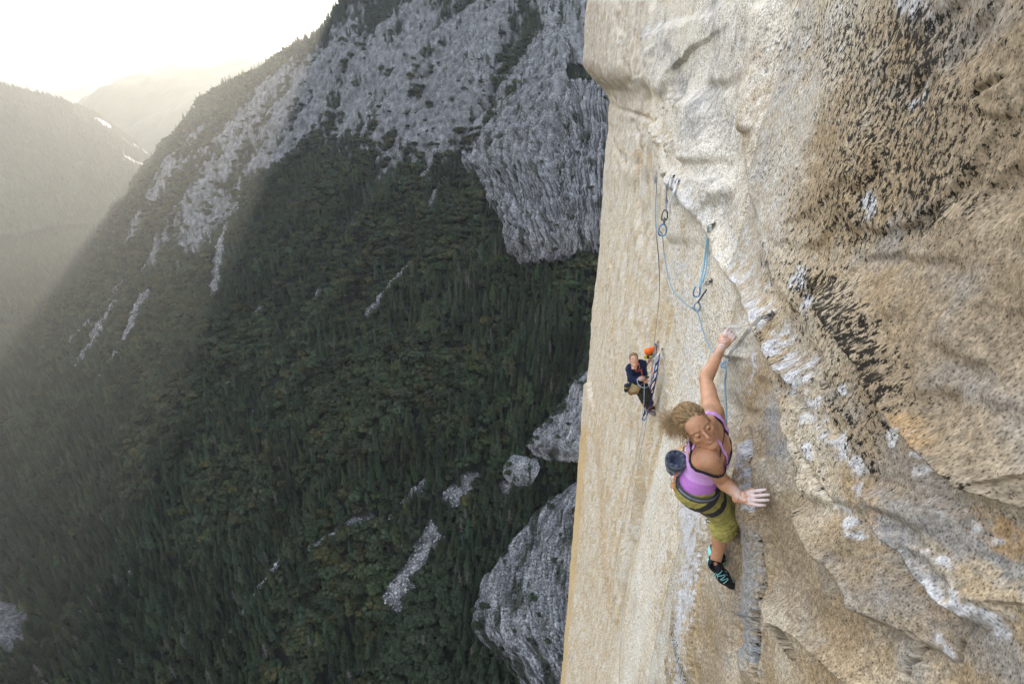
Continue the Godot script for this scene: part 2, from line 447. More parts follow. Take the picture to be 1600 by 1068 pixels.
func build_crags() -> void:
	var pale := Color(0.31, 0.30, 0.30)
	var gray := Color(0.255, 0.248, 0.245)
	rock_patch("granite_face", "pale gray granite slab on the upper mountain", [Vector3(48.212, 109.5, -1305.3), Vector3(19.736, 46.503, -1216), Vector3(-18.758, -16.574, -1123.5), Vector3(-66.393, -74.662, -1053.4), Vector3(-101.5, -116.8, -1007.1), Vector3(-99.886, -148.4, -949), Vector3(-58.52, -167.3, -874.7), Vector3(-34.096, -194.9, -804.6), Vector3(-14.138, -224.9, -734.2), Vector3(0, -239.4, -707.6)], [Vector3(107.1, 98.988, -1179.5), Vector3(94.275, 40.634, -1062.5), Vector3(83.02, -18.809, -953.7), Vector3(77.651, -62.373, -880), Vector3(72.817, -101.6, -813.7), Vector3(68.443, -137.1, -753.6), Vector3(65.066, -163.1, -709.6), Vector3(62.599, -189.4, -676), Vector3(61.136, -214.6, -655.1)], 110, 210, 11.0, 0.42, Vector2(0.035, 0.008), pale, gray, 0.05, 201)
	rock_patch("granite_wall", "dark vertical granite wall beside the pale slab", [Vector3(80.446, -9.872, -1006.4), Vector3(72.504, -62.283, -878.7), Vector3(67.448, -115.9, -786.8), Vector3(62.219, -162.6, -707.3), Vector3(59.095, -210.4, -652.9)], [Vector3(168, 0, -950.7), Vector3(153, -59.126, -834.2), Vector3(141.4, -109.3, -742.3), Vector3(132.7, -153.9, -669.5), Vector3(128.8, -192.1, -627.2)], 90, 160, 9.0, 0.03, Vector2(0.05, 0.0045), pale, gray, 0.06, 211)
	rock_patch("granite_face", "white granite headwall at the top of the mountain", [Vector3(43.11, 231.3, -1516.6), Vector3(52.011, 133, -1309.8), Vector3(48.67, 67.901, -1195.6), Vector3(56.615, 28.274, -1129.3)], [Vector3(209.9, 197.1, -1292.4), Vector3(192.6, 117, -1151.6), Vector3(175.8, 56.107, -1056.4), Vector3(163.2, 5.768, -988.1)], 60, 70, 8.0, 0.05, Vector2(0.04, 0.006), pale, gray, 0.0, 221)
	rock_patch("granite_face", "sunlit edged pale cliff high on the mountain", [Vector3(-112.5, 114.2, -1436.8), Vector3(-109.9, 49.785, -1301.8), Vector3(-104, 0, -1207.5), Vector3(-83.176, -33.919, -1140.6)], [Vector3(-46.221, 108.5, -1365.3), Vector3(-37.083, 46.808, -1223.9), Vector3(-42.991, 0, -1144.8), Vector3(-54.924, -33.088, -1112.7)], 40, 70, 8.0, 0.1, Vector2(0.05, 0.008), pale, gray, 0.0, 231)
	rock_patch("granite_slab", "tilted gray slab of ribbed rock below the talus", [Vector3(77.7, -373.1, -414), Vector3(47.745, -383.8, -397), Vector3(23.582, -396.5, -383), Vector3(0, -412.4, -368.4), Vector3(-19.153, -427.6, -351.4), Vector3(-32.594, -440.3, -334.2), Vector3(-41.023, -451.7, -315), Vector3(-43.37, -460.4, -301.4), Vector3(-32.376, -462.9, -287.6), Vector3(-14.307, -462.7, -272.9), Vector3(0, -465.7, -255.5), Vector3(13.348, -471.8, -233.4), Vector3(20.664, -488.4, -208.9)], [Vector3(115.9, -337.6, -388.2), Vector3(105.7, -338.3, -338.1), Vector3(99.086, -350.2, -299.3), Vector3(94.06, -363.9, -267.5), Vector3(89.912, -373.6, -242), Vector3(87.04, -386.6, -221.1), Vector3(84.346, -398.8, -201.4), Vector3(82.887, -423.6, -181.2)], 150, 220, 6.5, -0.62, Vector2(0.06, 0.012), pale, gray, 0.1, 241)
	rock_patch("granite_face", "small gray cliff above the tilted slab", [Vector3(88.257, -305.3, -515.4), Vector3(65.374, -313.2, -491.7), Vector3(44.444, -329.4, -474.5), Vector3(26.927, -346.9, -457.7), Vector3(16.188, -361.9, -445.4), Vector3(24.512, -372.5, -436.7)], [Vector3(130.9, -287.7, -488.3), Vector3(123.4, -294.6, -447.7), Vector3(118.8, -306.4, -419), Vector3(115.7, -320.4, -396.3), Vector3(115.2, -341, -382.8)], 80, 90, 5.0, 0.12, Vector2(0.055, 0.012), pale, gray, 0.08, 251)
	rock_patch("granite_slab", "low white slab among the oaks beside the tilted slab", [Vector3(0, -381.9, -452), Vector3(-8.542, -386.2, -439.8), Vector3(-11.27, -393.3, -429.3), Vector3(-1.397, -400, -420.5)], [Vector3(26.652, -374.9, -436.3), Vector3(28.839, -374.9, -423), Vector3(25.897, -380.6, -415.3), Vector3(19.18, -391.6, -412.7)], 30, 30, 2.0, -0.5, Vector2(0.08, 0.02), pale, gray, 0.0, 261)


# ---------------------------------------------------------------- trees
func tri(st: SurfaceTool, a: Vector3, b: Vector3, c: Vector3, col: Color, n := Vector3.ZERO) -> void:
	var g := (c - a).cross(b - a).normalized() if n == Vector3.ZERO else n
	for p in [a, b, c]:
		st.set_color(col)
		st.set_normal(g)
		st.add_vertex(p)


func tapered(st: SurfaceTool, a: Vector3, b: Vector3, ra: float, rb: float, sides: int, col: Color) -> void:
	var d := (b - a).normalized()
	var u := d.cross(Vector3(0.3, 0.1, 0.9)).normalized()
	var v := d.cross(u)
	for k in sides:
		var e0 := u * cos(TAU * k / sides) + v * sin(TAU * k / sides)
		var e1 := u * cos(TAU * (k + 1) / sides) + v * sin(TAU * (k + 1) / sides)
		var q := [a + e0 * ra, a + e1 * ra, b + e1 * rb, b + e0 * rb]
		var nn := [e0, e1, e1, e0]
		for w in [0, 2, 1, 0, 3, 2]:
			st.set_color(col)
			st.set_normal(nn[w])
			st.add_vertex(q[w])


func started() -> SurfaceTool:
	var st := SurfaceTool.new()
	st.begin(Mesh.PRIMITIVE_TRIANGLES)
	return st


func conifer_crown(r: RandomNumberGenerator, slim: float) -> ArrayMesh:     # one unit tall
	var st := started()
	var tiers := 15
	for k in tiers:
		var t := (k + r.randf() * 0.5) / tiers
		var y := 0.10 + 0.88 * t
		var reach := slim * pow(1.0 - t, 0.8) * (0.75 + 0.5 * r.randf()) + 0.012
		var arms := 7 if t < 0.6 else 5
		var turn := r.randf() * TAU
		for a in arms:
			if r.randf() < 0.12: continue
			var g := turn + TAU * (a + r.randf() * 0.6) / arms
			var out := Vector3(cos(g), 0, sin(g))
			var side := Vector3(-sin(g), 0, cos(g))
			var l := reach * (0.7 + 0.5 * r.randf())
			var root := Vector3(0, y + 0.02, 0) + out * l * 0.08
			var tip := Vector3(0, y - l * (0.25 + 0.3 * r.randf()), 0) + out * l
			var mid := root.lerp(tip, 0.55) + Vector3(0, 0.012, 0)
			var w := l * (0.30 + 0.15 * r.randf())
			var shade := 0.75 + 0.5 * r.randf()
			var c := Color(0.026, 0.036, 0.022) * shade
			tri(st, root, mid - side * w, mid + Vector3(0, 0.025, 0), c)
			tri(st, root, mid + Vector3(0, 0.025, 0), mid + side * w, c)
			tri(st, mid - side * w, tip, mid + Vector3(0, 0.025, 0), c * 1.15)
			tri(st, mid + Vector3(0, 0.025, 0), tip, mid + side * w, c * 1.15)
	tapered(st, Vector3(0, 0.93, 0), Vector3(0, 1.0, 0), 0.012, 0.001, 4, Color(0.028, 0.038, 0.022))
	return st.commit()


func oak_crown(r: RandomNumberGenerator) -> ArrayMesh:      # one unit tall
	var st := started()
	var lumps := []
	for k in 6:
		var g := TAU * k / 5.0 + r.randf() * 0.8
		var e := 0.0 if k == 5 else 0.20 + 0.10 * r.randf()
		lumps.append([Vector3(cos(g) * e, 0.50 + 0.18 * r.randf() + (0.16 if k == 5 else 0.0), sin(g) * e), 0.20 + 0.09 * r.randf()])
	for l in lumps:
		var at: Vector3 = l[0]
		var rad: float = l[1]
		for k in 34:
			var d := Vector3(r.randfn(), r.randfn() * 0.9 + 0.25, r.randfn()).normalized()
			var p := at + d * rad * (0.72 + 0.42 * r.randf())
			var u := d.cross(Vector3(r.randfn(), r.randfn(), r.randfn())).normalized()
			var v := d.cross(u)
			var n := (d + 0.22 * Vector3(r.randfn(), r.randfn(), r.randfn())).normalized()
			var s := rad * (0.30 + 0.25 * r.randf())
			var c := Color(0.030, 0.039, 0.022) * (0.65 + 0.7 * r.randf())
			tri(st, p - u * s, p + v * s - d * s * 0.4, p + u * s - d * s * 0.2, c, n)
			tri(st, p - u * s, p + u * s - d * s * 0.2, p - v * s - d * s * 0.4, c, n)
	return st.commit()


func trunk_mesh(top: float, wide: float, c: Color) -> ArrayMesh:
	var st := started()
	tapered(st, Vector3(0, -0.06, 0), Vector3(0, top, 0), wide, wide * 0.25, 6, c)
	return st.commit()


func snag_limbs(r: RandomNumberGenerator) -> ArrayMesh:
	var st := started()
	for k in 34:
		var y := 0.22 + 0.7 * k / 34.0
		var g := r.randf() * TAU
		var l := 0.11 * (1.15 - y) + 0.02
		tapered(st, Vector3(0, y, 0), Vector3(cos(g) * l, y + l * 0.2, sin(g) * l), 0.012, 0.005, 3, Color(0.095, 0.08, 0.073))
	return st.commit()


func as_mass(called: String, label: String, mesh: Mesh, mat: Material, where: Array, tints: Array) -> void:
	var mm := MultiMesh.new()
	mm.transform_format = MultiMesh.TRANSFORM_3D
	mm.use_colors = true
	mm.mesh = mesh
	mesh.surface_set_material(0, mat)
	mm.instance_count = where.size()
	for k in where.size():
		mm.set_instance_transform(k, where[k])
		mm.set_instance_color(k, tints[k])
	var o := MultiMeshInstance3D.new()
	o.name = numbered(called)
	o.multimesh = mm
	add_child(o)
	tag(o, label, "", "", "stuff")


func build_forest() -> void:
	var r := RandomNumberGenerator.new()
	r.seed = 21
	var leaf := vcol(0.85)
	leaf.backlight_enabled = true
	leaf.backlight = Color(0.85, 0.9, 0.5)
	var bark := vcol(0.9)
	var conifers := [conifer_crown(r, 0.19), conifer_crown(r, 0.16), conifer_crown(r, 0.22)]
	var oaks := [oak_crown(r), oak_crown(r), oak_crown(r)]
	var c_trunk := trunk_mesh(0.92, 0.016, Color(0.06, 0.045, 0.035))
	var o_trunk := trunk_mesh(0.5, 0.035, Color(0.07, 0.06, 0.05))
	var s_trunk := trunk_mesh(0.97, 0.020, Color(0.085, 0.075, 0.07))
	var s_limbs := snag_limbs(r)
	for m in conifers + oaks: m.surface_set_material(0, leaf)
	for m in [c_trunk, o_trunk, s_trunk, s_limbs]: m.surface_set_material(0, bark)
	var n := noise(91, 3)
	var found := []      # [distance, kind, variant, transform, tint]
	var f := 260.0
	while f < 2150.0:
		var step := 5.9 + f * 0.0014
		var x := maxf(-1.13 * f - 60.0 - 0.45 * f, -2400.0)
		while x < 0.26 * f + 20.0:
			var px := x + r.randf_range(-0.5, 0.5) * step
			var pf := f + r.randf_range(-0.5, 0.5) * step
			x += step
			var rock := rock_at(px, pf)
			if r.randf() < smoothstep(0.12, 0.6, rock) * 0.985: continue
			if n.get_noise_2d(px * 0.03 + 60.0, pf * 0.03) > 0.30 and r.randf() < 0.7: continue       # gaps in the wood
			var h := height_at(px, pf)
			var d := Vector3(px, h, -pf)
			# left out where the picture could not show it: outside the frame by a wide margin
			var cy := (h * 0.8836 + pf * 0.4683)
			var cz := (pf * 0.8836 - h * 0.4683)
			if cz < 0 or absf(px / cz) > 1.08 or cy / cz < -0.76 or cy / cz > 0.75: continue
			if px / cz > 0.19: continue
			var con := n.get_noise_2d(px * 0.006, pf * 0.006) * 1.2 + smoothstep(-150.0, 50.0, px) * 0.35 + smoothstep(900.0, 450.0, pf) * 0.25 + smoothstep(-500.0, -620.0, h) * 0.8 + smoothstep(0.0, 150.0, h) * 0.8 - 0.25
			var kind := 0 if r.randf() < clampf(0.35 + con, 0.06, 0.95) else 1
			if kind == 0 and r.randf() < 0.035: kind = 2
			var tall := (14.0 * pow(2.4, r.randf()) if kind != 1 else r.randf_range(7, 15)) * (0.7 if rock > 0.15 else 1.0)
			var wide := tall * r.randf_range(0.85, 1.15) * (1.35 if kind == 1 else 1.0)
			var t := Transform3D(Basis(Vector3.UP, r.randf() * TAU).scaled(Vector3(wide, tall, wide)), d)
			var w := (0.55 + 0.9 * r.randf()) * (1.0 + 0.5 * n.get_noise_2d(px * 0.012 + 9.0, pf * 0.012))
			var tint := Color(w * r.randf_range(0.85, 1.3), w, w * r.randf_range(0.7, 1.1))
			if kind == 1 and r.randf() < 0.1: tint = Color(w * 1.5, w * 1.05, w * 0.7)
			found.append([d.length() * (1.0 + 0.3 * absf(px / cz + 0.2)), kind, r.randi() % 3, t, tint])
		f += step
	found.sort_custom(func(a, b): return a[0] < b[0])
	var protos := []
	var names := ["conifer_tree", "oak_tree", "dead_tree"]
	var labels := ["dark green conifer standing in the shaded forest on the slope", "rounded dark green oak growing in the shaded forest on the slope", "bare gray dead tree standing among the forest conifers"]
	var groups := ["nearest conifers of the shaded forest", "nearest oaks of the shaded forest", "dead trees among the conifers"]
	for kind in 3:
		var row := []
		for v in 3:
			var o := Node3D.new()
			var tr := MeshInstance3D.new()
			tr.name = "trunk"
			tr.mesh = [c_trunk, o_trunk, s_trunk][kind]
			o.add_child(tr)
			var cr := MeshInstance3D.new()
			cr.name = "crown" if kind < 2 else "limbs"
			cr.mesh = [conifers[v], oaks[v], s_limbs][kind]
			o.add_child(cr)
			row.append(o)
		protos.append(row)
	var count := [0, 0, 0]
	var mass := {}
	for e in found:
		var kind: int = e[1]
		if count[kind] < [300, 300, 200][kind]:
			count[kind] += 1
			var o: Node3D = protos[kind][e[2]].duplicate()
			o.name = numbered(names[kind])
			add_child(o)
			o.transform = e[3]
			tag(o, labels[kind], "tree", groups[kind])
		elif kind < 2:
			var key: int = kind * 3 + int(e[2])
			if not mass.has(key): mass[key] = [[], []]
			mass[key][0].append(e[3])
			mass[key][1].append(e[4])
	for key in mass: as_mass("forest", "dense dark forest covering the shaded mountainside", (conifers + oaks)[key].duplicate(), leaf, mass[key][0], mass[key][1])
	for row in protos:
		for o in row: o.free()
	# boulders of the talus and the stream beds
	var stone := started()
	var ball_ := SphereMesh.new()
	ball_.radial_segments = 7
	ball_.rings = 4
	var arr := ball_.surface_get_arrays(0)
	var bp: PackedVector3Array = arr[Mesh.ARRAY_VERTEX]
	var bi: PackedInt32Array = arr[Mesh.ARRAY_INDEX]
	for k in range(0, bi.size(), 3):
		var q := []
		for w in 3:
			var p: Vector3 = bp[bi[k + w]]
			q.append(p * (1.0 + 0.5 * n.get_noise_3d(p.x * 2.0, p.y * 2.0, p.z * 2.0)))
		tri(stone, q[0], q[1], q[2], Color(0.30, 0.29, 0.285))
	var spots := []
	var shades := []
	for k in 150000:
		var px := r.randf_range(-1300.0, 100.0)
		var pf := r.randf_range(260.0, 1350.0)
		if rock_at(px, pf, true) < 0.35 or px / pf < -1.4 or spots.size() > 9000: continue
		var s := r.randf_range(0.8, 2.6) * (1.8 if r.randf() < 0.08 else 1.0)
		spots.append(Transform3D(Basis.from_euler(Vector3(r.randf() * 6.0, r.randf() * 6.0, 0)).scaled(Vector3(s, s * 0.7, s)), Vector3(px, height_at(px, pf) + s * 0.15, -pf)))
		shades.append(Color.WHITE * r.randf_range(0.5, 0.95))
	as_mass("boulders", "gray boulders of the talus fans and dry stream beds", stone.commit(), vcol(0.95), spots, shades)
	# shrubs rooted on the bare slabs
	var bush := oak_crown(r)
	bush.surface_set_material(0, leaf)
	var planted := 0
	for e in rock_patches:
		var at: PackedVector3Array = e[0]
		for k in [26, 10, 8, 4, 70, 26, 3][rock_patches.find(e)]:
			var i: int = r.randi_range(4, int(e[2]) - 12)
			var j: int = r.randi_range(6, int(e[3]) - 6)
			if r.randf() < 0.35: i = r.randi_range(2, 9)
			var s := r.randf_range(3.0, 7.5)
			var o := MeshInstance3D.new()
			o.mesh = bush
			o.name = numbered("shrub")
			add_child(o)
			o.transform = Transform3D(Basis(Vector3.UP, r.randf() * TAU).scaled(Vector3(s * 1.4, s, s * 1.4)), at[i * int(e[3]) + j] - Vector3(0, s * 0.12, 0))
			tag(o, "small dark shrub rooted on a bare gray granite face", "shrub", "shrubs on the bare granite")
			planted += 1
	# the sunlit hills across the valley
	for s in 2:
		var sh: Array = hill_sheets[s]
		var pos: PackedVector3Array = sh[0]
		var rocky: PackedFloat32Array = sh[1]
		var where := []
		var tints := []
		for k in ([26000, 12000][s]):
			var i := r.randi() % (int(sh[2]) - 1)
			var j := r.randi() % (int(sh[3]) - 1)
			var a := i * int(sh[3]) + j
			if r.randf() < rocky[a] * 1.1: continue
			var p := pos[a].lerp(pos[a + int(sh[3])], r.randf()).lerp(pos[a + 1], r.randf() * 0.5)
			if p.x / -p.z < -1.25 or p.y < -655: continue
			var tall := r.randf_range(14, 27)
			where.append(Transform3D(Basis(Vector3.UP, r.randf() * TAU).scaled(Vector3(tall * 1.25, tall, tall * 1.25)), p - Vector3(0, 1, 0)))
			var w := 0.7 + 0.8 * r.randf()
			tints.append(Color(w * r.randf_range(0.85, 1.3), w, w * r.randf_range(0.7, 1.1)))
		as_mass("forest", ["sunlit forest on the hill across the valley", "hazy sunlit forest on the ridge behind the hill"][s], conifers[0].duplicate(), leaf, where, tints)
	# the sunlit valley floor at the foot of the hill
	var where := []
	var tints := []
	for k in 26000:
		var d := r.randf_range(1500, 3600)
		var u := r.randf_range(-1.15, -0.55)
		var p := Vector3(u * d, -652, -d)
		if height_at(p.x, d) > -600 and d < 2500: continue
		var tall := r.randf_range(16, 32)
		where.append(Transform3D(Basis(Vector3.UP, r.randf() * TAU).scaled(Vector3(tall * 1.2, tall, tall * 1.2)), p + Vector3(0, maxf(height_at(p.x, minf(d, 2500)) + 652, 0) if d < 2500 else 0.0, 0)))
		var w := 0.7 + 0.8 * r.randf()
		tints.append(Color(w * r.randf_range(0.85, 1.3), w, w * r.randf_range(0.7, 1.1)))
	as_mass("forest", "tall sunlit forest on the valley floor", conifers[1].duplicate(), leaf, where, tints)


# ---------------------------------------------------------------- the granite wall
var c_s := PackedFloat32Array()
var c_k := PackedFloat32Array()
var c_h := PackedFloat32Array()

# edges, cracks, hollows and painted sun strips of the wall, in metres along it and up: [what, line, width, how deep, raised side, how far it reaches in widths]
# walking down a line, side 1 is towards the valley end of the wall and side -1 towards the camera end
var relief := [
	["groove", [Vector2(2.55, -1.77), Vector2(2.369, -1.896), Vector2(2.226, -1.994), Vector2(2.023, -2.199), Vector2(1.888, -2.296), Vector2(1.854, -2.475), Vector2(1.779, -2.68), Vector2(1.649, -2.908)], Vector2(3, 3), 0.055, 0, 1.0],
	["lip", [Vector2(2.692, -1.601), Vector2(2.369, -1.896), Vector2(2.226, -1.994), Vector2(2.023, -2.199), Vector2(1.888, -2.296), Vector2(1.854, -2.475), Vector2(1.779, -2.68), Vector2(1.649, -2.908)], Vector2(5, 5), 0.035, 1, 4.0],
	["ridge", [Vector2(2.702, -1.788), Vector2(2.484, -1.995), Vector2(2.293, -2.204), Vector2(2.062, -2.447), Vector2(1.913, -2.67), Vector2(1.768, -3.014)], Vector2(16, 16), 0.06, 0, 1.0],
	["groove", [Vector2(3.25, -1.955), Vector2(2.883, -2.228), Vector2(2.626, -2.492), Vector2(2.418, -2.665), Vector2(2.229, -2.838), Vector2(1.958, -3.371)], Vector2(13, 13), 0.07, 0, 1.0],
	["lip", [Vector2(3.069, -2.94), Vector2(2.945, -3.147), Vector2(2.839, -3.448), Vector2(2.654, -3.801), Vector2(2.439, -4.363)], Vector2(6, 6), 0.035, 1, 6.0],
	["groove", [Vector2(3.069, -2.94), Vector2(2.945, -3.147), Vector2(2.839, -3.448), Vector2(2.654, -3.801), Vector2(2.439, -4.363)], Vector2(3, 3), 0.04, 0, 1.0],
	["lip", [Vector2(4.057, -3.51), Vector2(3.728, -3.526), Vector2(3.34, -3.837), Vector2(3.221, -4.2), Vector2(3.145, -4.694), Vector2(3.047, -5.415)], Vector2(8, 8), 0.13, -1, 6.0],
	["ridge", [Vector2(8.557, -1.335), Vector2(6.896, -1.195), Vector2(5.501, -1.116), Vector2(4.636, -1.193), Vector2(4.068, -1.259), Vector2(3.665, -1.271), Vector2(3.197, -1.242), Vector2(2.833, -1.226), Vector2(2.614, -1.249), Vector2(2.409, -1.271), Vector2(2.099, -1.276)], Vector2(13, 13), 0.05, 0, 1.0],
	["lip", [Vector2(8.557, -1.335), Vector2(6.896, -1.195), Vector2(5.501, -1.116), Vector2(4.636, -1.193), Vector2(4.068, -1.259), Vector2(3.665, -1.271), Vector2(3.197, -1.242), Vector2(2.833, -1.226), Vector2(2.614, -1.249), Vector2(2.409, -1.271), Vector2(2.099, -1.276), Vector2(1.778, -1.291)], Vector2(8, 8), 0.15, -1, 7.0],
	["lip", [Vector2(4.842, 0.045), Vector2(4.278, -0.246), Vector2(3.835, -0.494), Vector2(3.384, -0.771), Vector2(3.057, -0.952), Vector2(2.752, -0.994), Vector2(2.476, -1.004), Vector2(2.193, -1.051), Vector2(1.987, -1.092), Vector2(1.743, -1.142), Vector2(1.476, -1.197), Vector2(1.42, -1.229)], Vector2(10, 10), 0.17, -1, 8.0],
	["groove", [Vector2(3.557, -0.69), Vector2(3.057, -0.952), Vector2(2.752, -0.994), Vector2(2.476, -1.004), Vector2(2.193, -1.051), Vector2(1.987, -1.092), Vector2(1.743, -1.142)], Vector2(4, 4), 0.035, 0, 1.0],
	["lip", [Vector2(2.45, -0.815), Vector2(2.036, -0.855), Vector2(1.727, -0.885), Vector2(1.581, -0.91), Vector2(1.441, -0.923), Vector2(1.314, -0.92), Vector2(1.188, -0.903), Vector2(1.065, -0.882), Vector2(0.941, -0.842)], Vector2(8, 8), 0.13, -1, 9.0],
	["groove", [Vector2(1.642, -0.911), Vector2(1.441, -0.923), Vector2(1.314, -0.92), Vector2(1.188, -0.903), Vector2(1.065, -0.882)], Vector2(3, 3), 0.03, 0, 1.0],
	["groove", [Vector2(1.883, -2.303), Vector2(1.797, -2.317), Vector2(1.692, -2.323), Vector2(1.611, -2.228), Vector2(1.505, -2.126), Vector2(1.402, -2.055), Vector2(1.297, -1.961), Vector2(1.185, -1.88), Vector2(1.045, -1.764)], Vector2(2.5, 2.5), 0.035, 0, 1.0],
	["lip", [Vector2(1.883, -2.303), Vector2(1.797, -2.317), Vector2(1.692, -2.323), Vector2(1.611, -2.228), Vector2(1.505, -2.126), Vector2(1.402, -2.055), Vector2(1.297, -1.961), Vector2(1.185, -1.88), Vector2(1.045, -1.764)], Vector2(7, 7), 0.09, -1, 7.0],
	["lip", [Vector2(1.913, -1.731), Vector2(1.701, -1.702), Vector2(1.553, -1.679), Vector2(1.416, -1.631), Vector2(1.309, -1.625), Vector2(1.27, -1.654)], Vector2(6, 6), 0.09, -1, 7.0],
	["lip", [Vector2(1.494, -1.214), Vector2(1.397, -1.249), Vector2(1.372, -1.309), Vector2(1.289, -1.302), Vector2(1.198, -1.278), Vector2(1.059, -1.257), Vector2(0.938, -1.208)], Vector2(7, 7), 0.10, -1, 8.0],
	["groove", [Vector2(2.284, -1.252), Vector2(2.056, -1.333), Vector2(2.005, -1.472), Vector2(1.781, -1.459), Vector2(1.586, -1.473)], Vector2(3, 3), 0.022, 0, 1.0],
	["lip", [Vector2(2.538, -1.343), Vector2(2.29, -1.422), Vector2(2.063, -1.482), Vector2(1.874, -1.542), Vector2(1.69, -1.58)], Vector2(7, 7), 0.08, -1, 6.0],
	["lip", [Vector2(3.142, -1.271), Vector2(2.809, -1.411), Vector2(2.692, -1.601)], Vector2(8, 8), 0.03, -1, 6.0],
	["lip", [Vector2(3.303, -1.675), Vector2(2.954, -1.767), Vector2(2.677, -1.817)], Vector2(9, 9), 0.03, -1, 6.0],
	["groove", [Vector2(1.913, -1.731), Vector2(1.701, -1.702), Vector2(1.553, -1.679), Vector2(1.416, -1.631), Vector2(1.309, -1.625)], Vector2(2.5, 2.5), 0.03, 0, 1.0],
	["groove", [Vector2(1.494, -1.214), Vector2(1.397, -1.249), Vector2(1.372, -1.309), Vector2(1.289, -1.302), Vector2(1.198, -1.278)], Vector2(2.5, 2.5), 0.03, 0, 1.0],
	["groove", [Vector2(1.07, -1.327), Vector2(1.004, -1.338), Vector2(0.981, -1.414), Vector2(0.92, -1.423)], Vector2(2.5, 2.5), 0.03, 0, 1.0],
	["groove", [Vector2(1.082, -1.656), Vector2(1.097, -1.517), Vector2(1.135, -1.498)], Vector2(2.5, 2.5), 0.03, 0, 1.0],
	["lip", [Vector2(1.748, -0.322), Vector2(1.566, -0.5), Vector2(1.509, -0.676), Vector2(1.344, -0.832)], Vector2(12, 12), 0.05, -1, 8.0],
	["groove", [Vector2(5.444, -2.733), Vector2(5.577, -3.197), Vector2(5.6, -3.632), Vector2(5.437, -4.111), Vector2(5.309, -4.639)], Vector2(2.5, 2.5), 0.07, 0, 1.0],
	["painted_sun", [Vector2(2.774, -3.401), Vector2(2.671, -3.67), Vector2(2.571, -3.91), Vector2(2.418, -4.322)], Vector2(4, 4), 1.0, 0, 1.0],  # sun on the pillar's edge, painted in as golden streaks
	["painted_sun", [Vector2(2.835, -3.868), Vector2(2.725, -4.161), Vector2(2.576, -4.626)], Vector2(3, 3), 0.7, 0, 1.0],
	["groove", [Vector2(155.6, -6.443), Vector2(60.855, -3.495), Vector2(29.487, -1.927), Vector2(18.961, -1.388), Vector2(9.895, -0.804)], Vector2(2.5, 2.5), 0.16, 0, 1.0],
	["groove", [Vector2(66.802, -5.356), Vector2(47.769, -5.345), Vector2(28.577, -4.507)], Vector2(2.2, 2.2), 0.14, 0, 1.0],
	["groove", [Vector2(28.353, -2.144), Vector2(21.953, -2.324), Vector2(19.639, -2.606), Vector2(21.517, -3.432)], Vector2(2.2, 2.2), 0.12, 0, 1.0],
	["groove", [Vector2(22.317, -0.648), Vector2(23.839, 0.672), Vector2(28.167, 2.56), Vector2(31.414, 3.923)], Vector2(2.2, 2.2), 0.12, 0, 1.0],
	["groove", [Vector2(93.344, 10.144), Vector2(108.7, 5.097), Vector2(141.8, -1.372)], Vector2(2.2, 2.2), 0.14, 0, 1.0],
	["groove", [Vector2(9.818, -0.38), Vector2(9.056, -0.81), Vector2(8.107, -1.201)], Vector2(2.2, 2.2), 0.09, 0, 1.0],
	["groove", [Vector2(7.58, -0.072), Vector2(6.592, -0.585), Vector2(6.27, -0.972)], Vector2(2, 2), 0.06, 0, 1.0],
	["groove", [Vector2(18.65, -3.739), Vector2(16.124, -4.804), Vector2(14.813, -6.213)], Vector2(1.8, 1.8), 0.06, 0, 1.0],
	["groove", [Vector2(40.548, -8.188), Vector2(33.171, -11.721), Vector2(30.167, -15.013)], Vector2(1.8, 1.8), 0.08, 0, 1.0],
	["lip", [Vector2(169.8, 19.942), Vector2(162.4, 6.136), Vector2(156.8, -4.602)], Vector2(7, 7), 0.30, -1, 5.0],
	["lip", [Vector2(45.518, 5.318), Vector2(38.569, 1.801), Vector2(28.143, -1.099)], Vector2(7, 7), 0.16, -1, 5.0],
	# roofs and blocks of the upper wall
	["lip", [Vector2(22.626, -1.521), Vector2(29.721, -1.82), Vector2(48.75, -2.797), Vector2(110.3, -5.222), Vector2(155.9, -5.829)], Vector2(10, 10), 0.12, 1, 7.0],
	["lip", [Vector2(19.43, -1.443), Vector2(11.432, -1.026), Vector2(17.033, -1.979), Vector2(17.049, -2.596), Vector2(22.443, -3.886), Vector2(29.299, -5.221)], Vector2(7, 7), 0.09, 1, 6.0],
	["lip", [Vector2(14.026, 0.903), Vector2(12.75, 0.476), Vector2(11.581, 0.055), Vector2(10.247, -0.216), Vector2(8.588, -0.231)], Vector2(8, 8), 0.30, -1, 7.0],
	["groove", [Vector2(7.898, -1.301), Vector2(7.246, -1.696), Vector2(6.855, -2.069)], Vector2(6, 6), 0.20, 0, 1.0],
	["lip", [Vector2(7.413, -1.203), Vector2(6.886, -1.528), Vector2(6.597, -1.989)], Vector2(5, 5), 0.14, -1, 6.0],
	["groove", [Vector2(5.382, -0.051), Vector2(4.982, -0.388), Vector2(4.866, -0.685), Vector2(4.975, -0.876)], Vector2(22, 22), 0.06, 0, 1.0],
	["lip", [Vector2(6.816, -0.064), Vector2(5.865, -0.459), Vector2(5.302, -0.806), Vector2(4.779, -0.894), Vector2(4.227, -0.884)], Vector2(8, 8), 0.14, 1, 7.0],
	["lip", [Vector2(153.4, -10.738), Vector2(67.296, -6.103), Vector2(51.645, -6.908), Vector2(38.285, -7.729)], Vector2(8, 8), 0.10, 1, 6.0],
	["lip", [Vector2(7.084, -0.273), Vector2(6.354, -0.63), Vector2(6.121, -0.934)], Vector2(6, 6), 0.12, -1, 6.0],
	["ridge", [Vector2(3.384, -1.542), Vector2(3.334, -1.641), Vector2(3.295, -1.772)], Vector2(15, 20), 0.10, 0, 1.0],
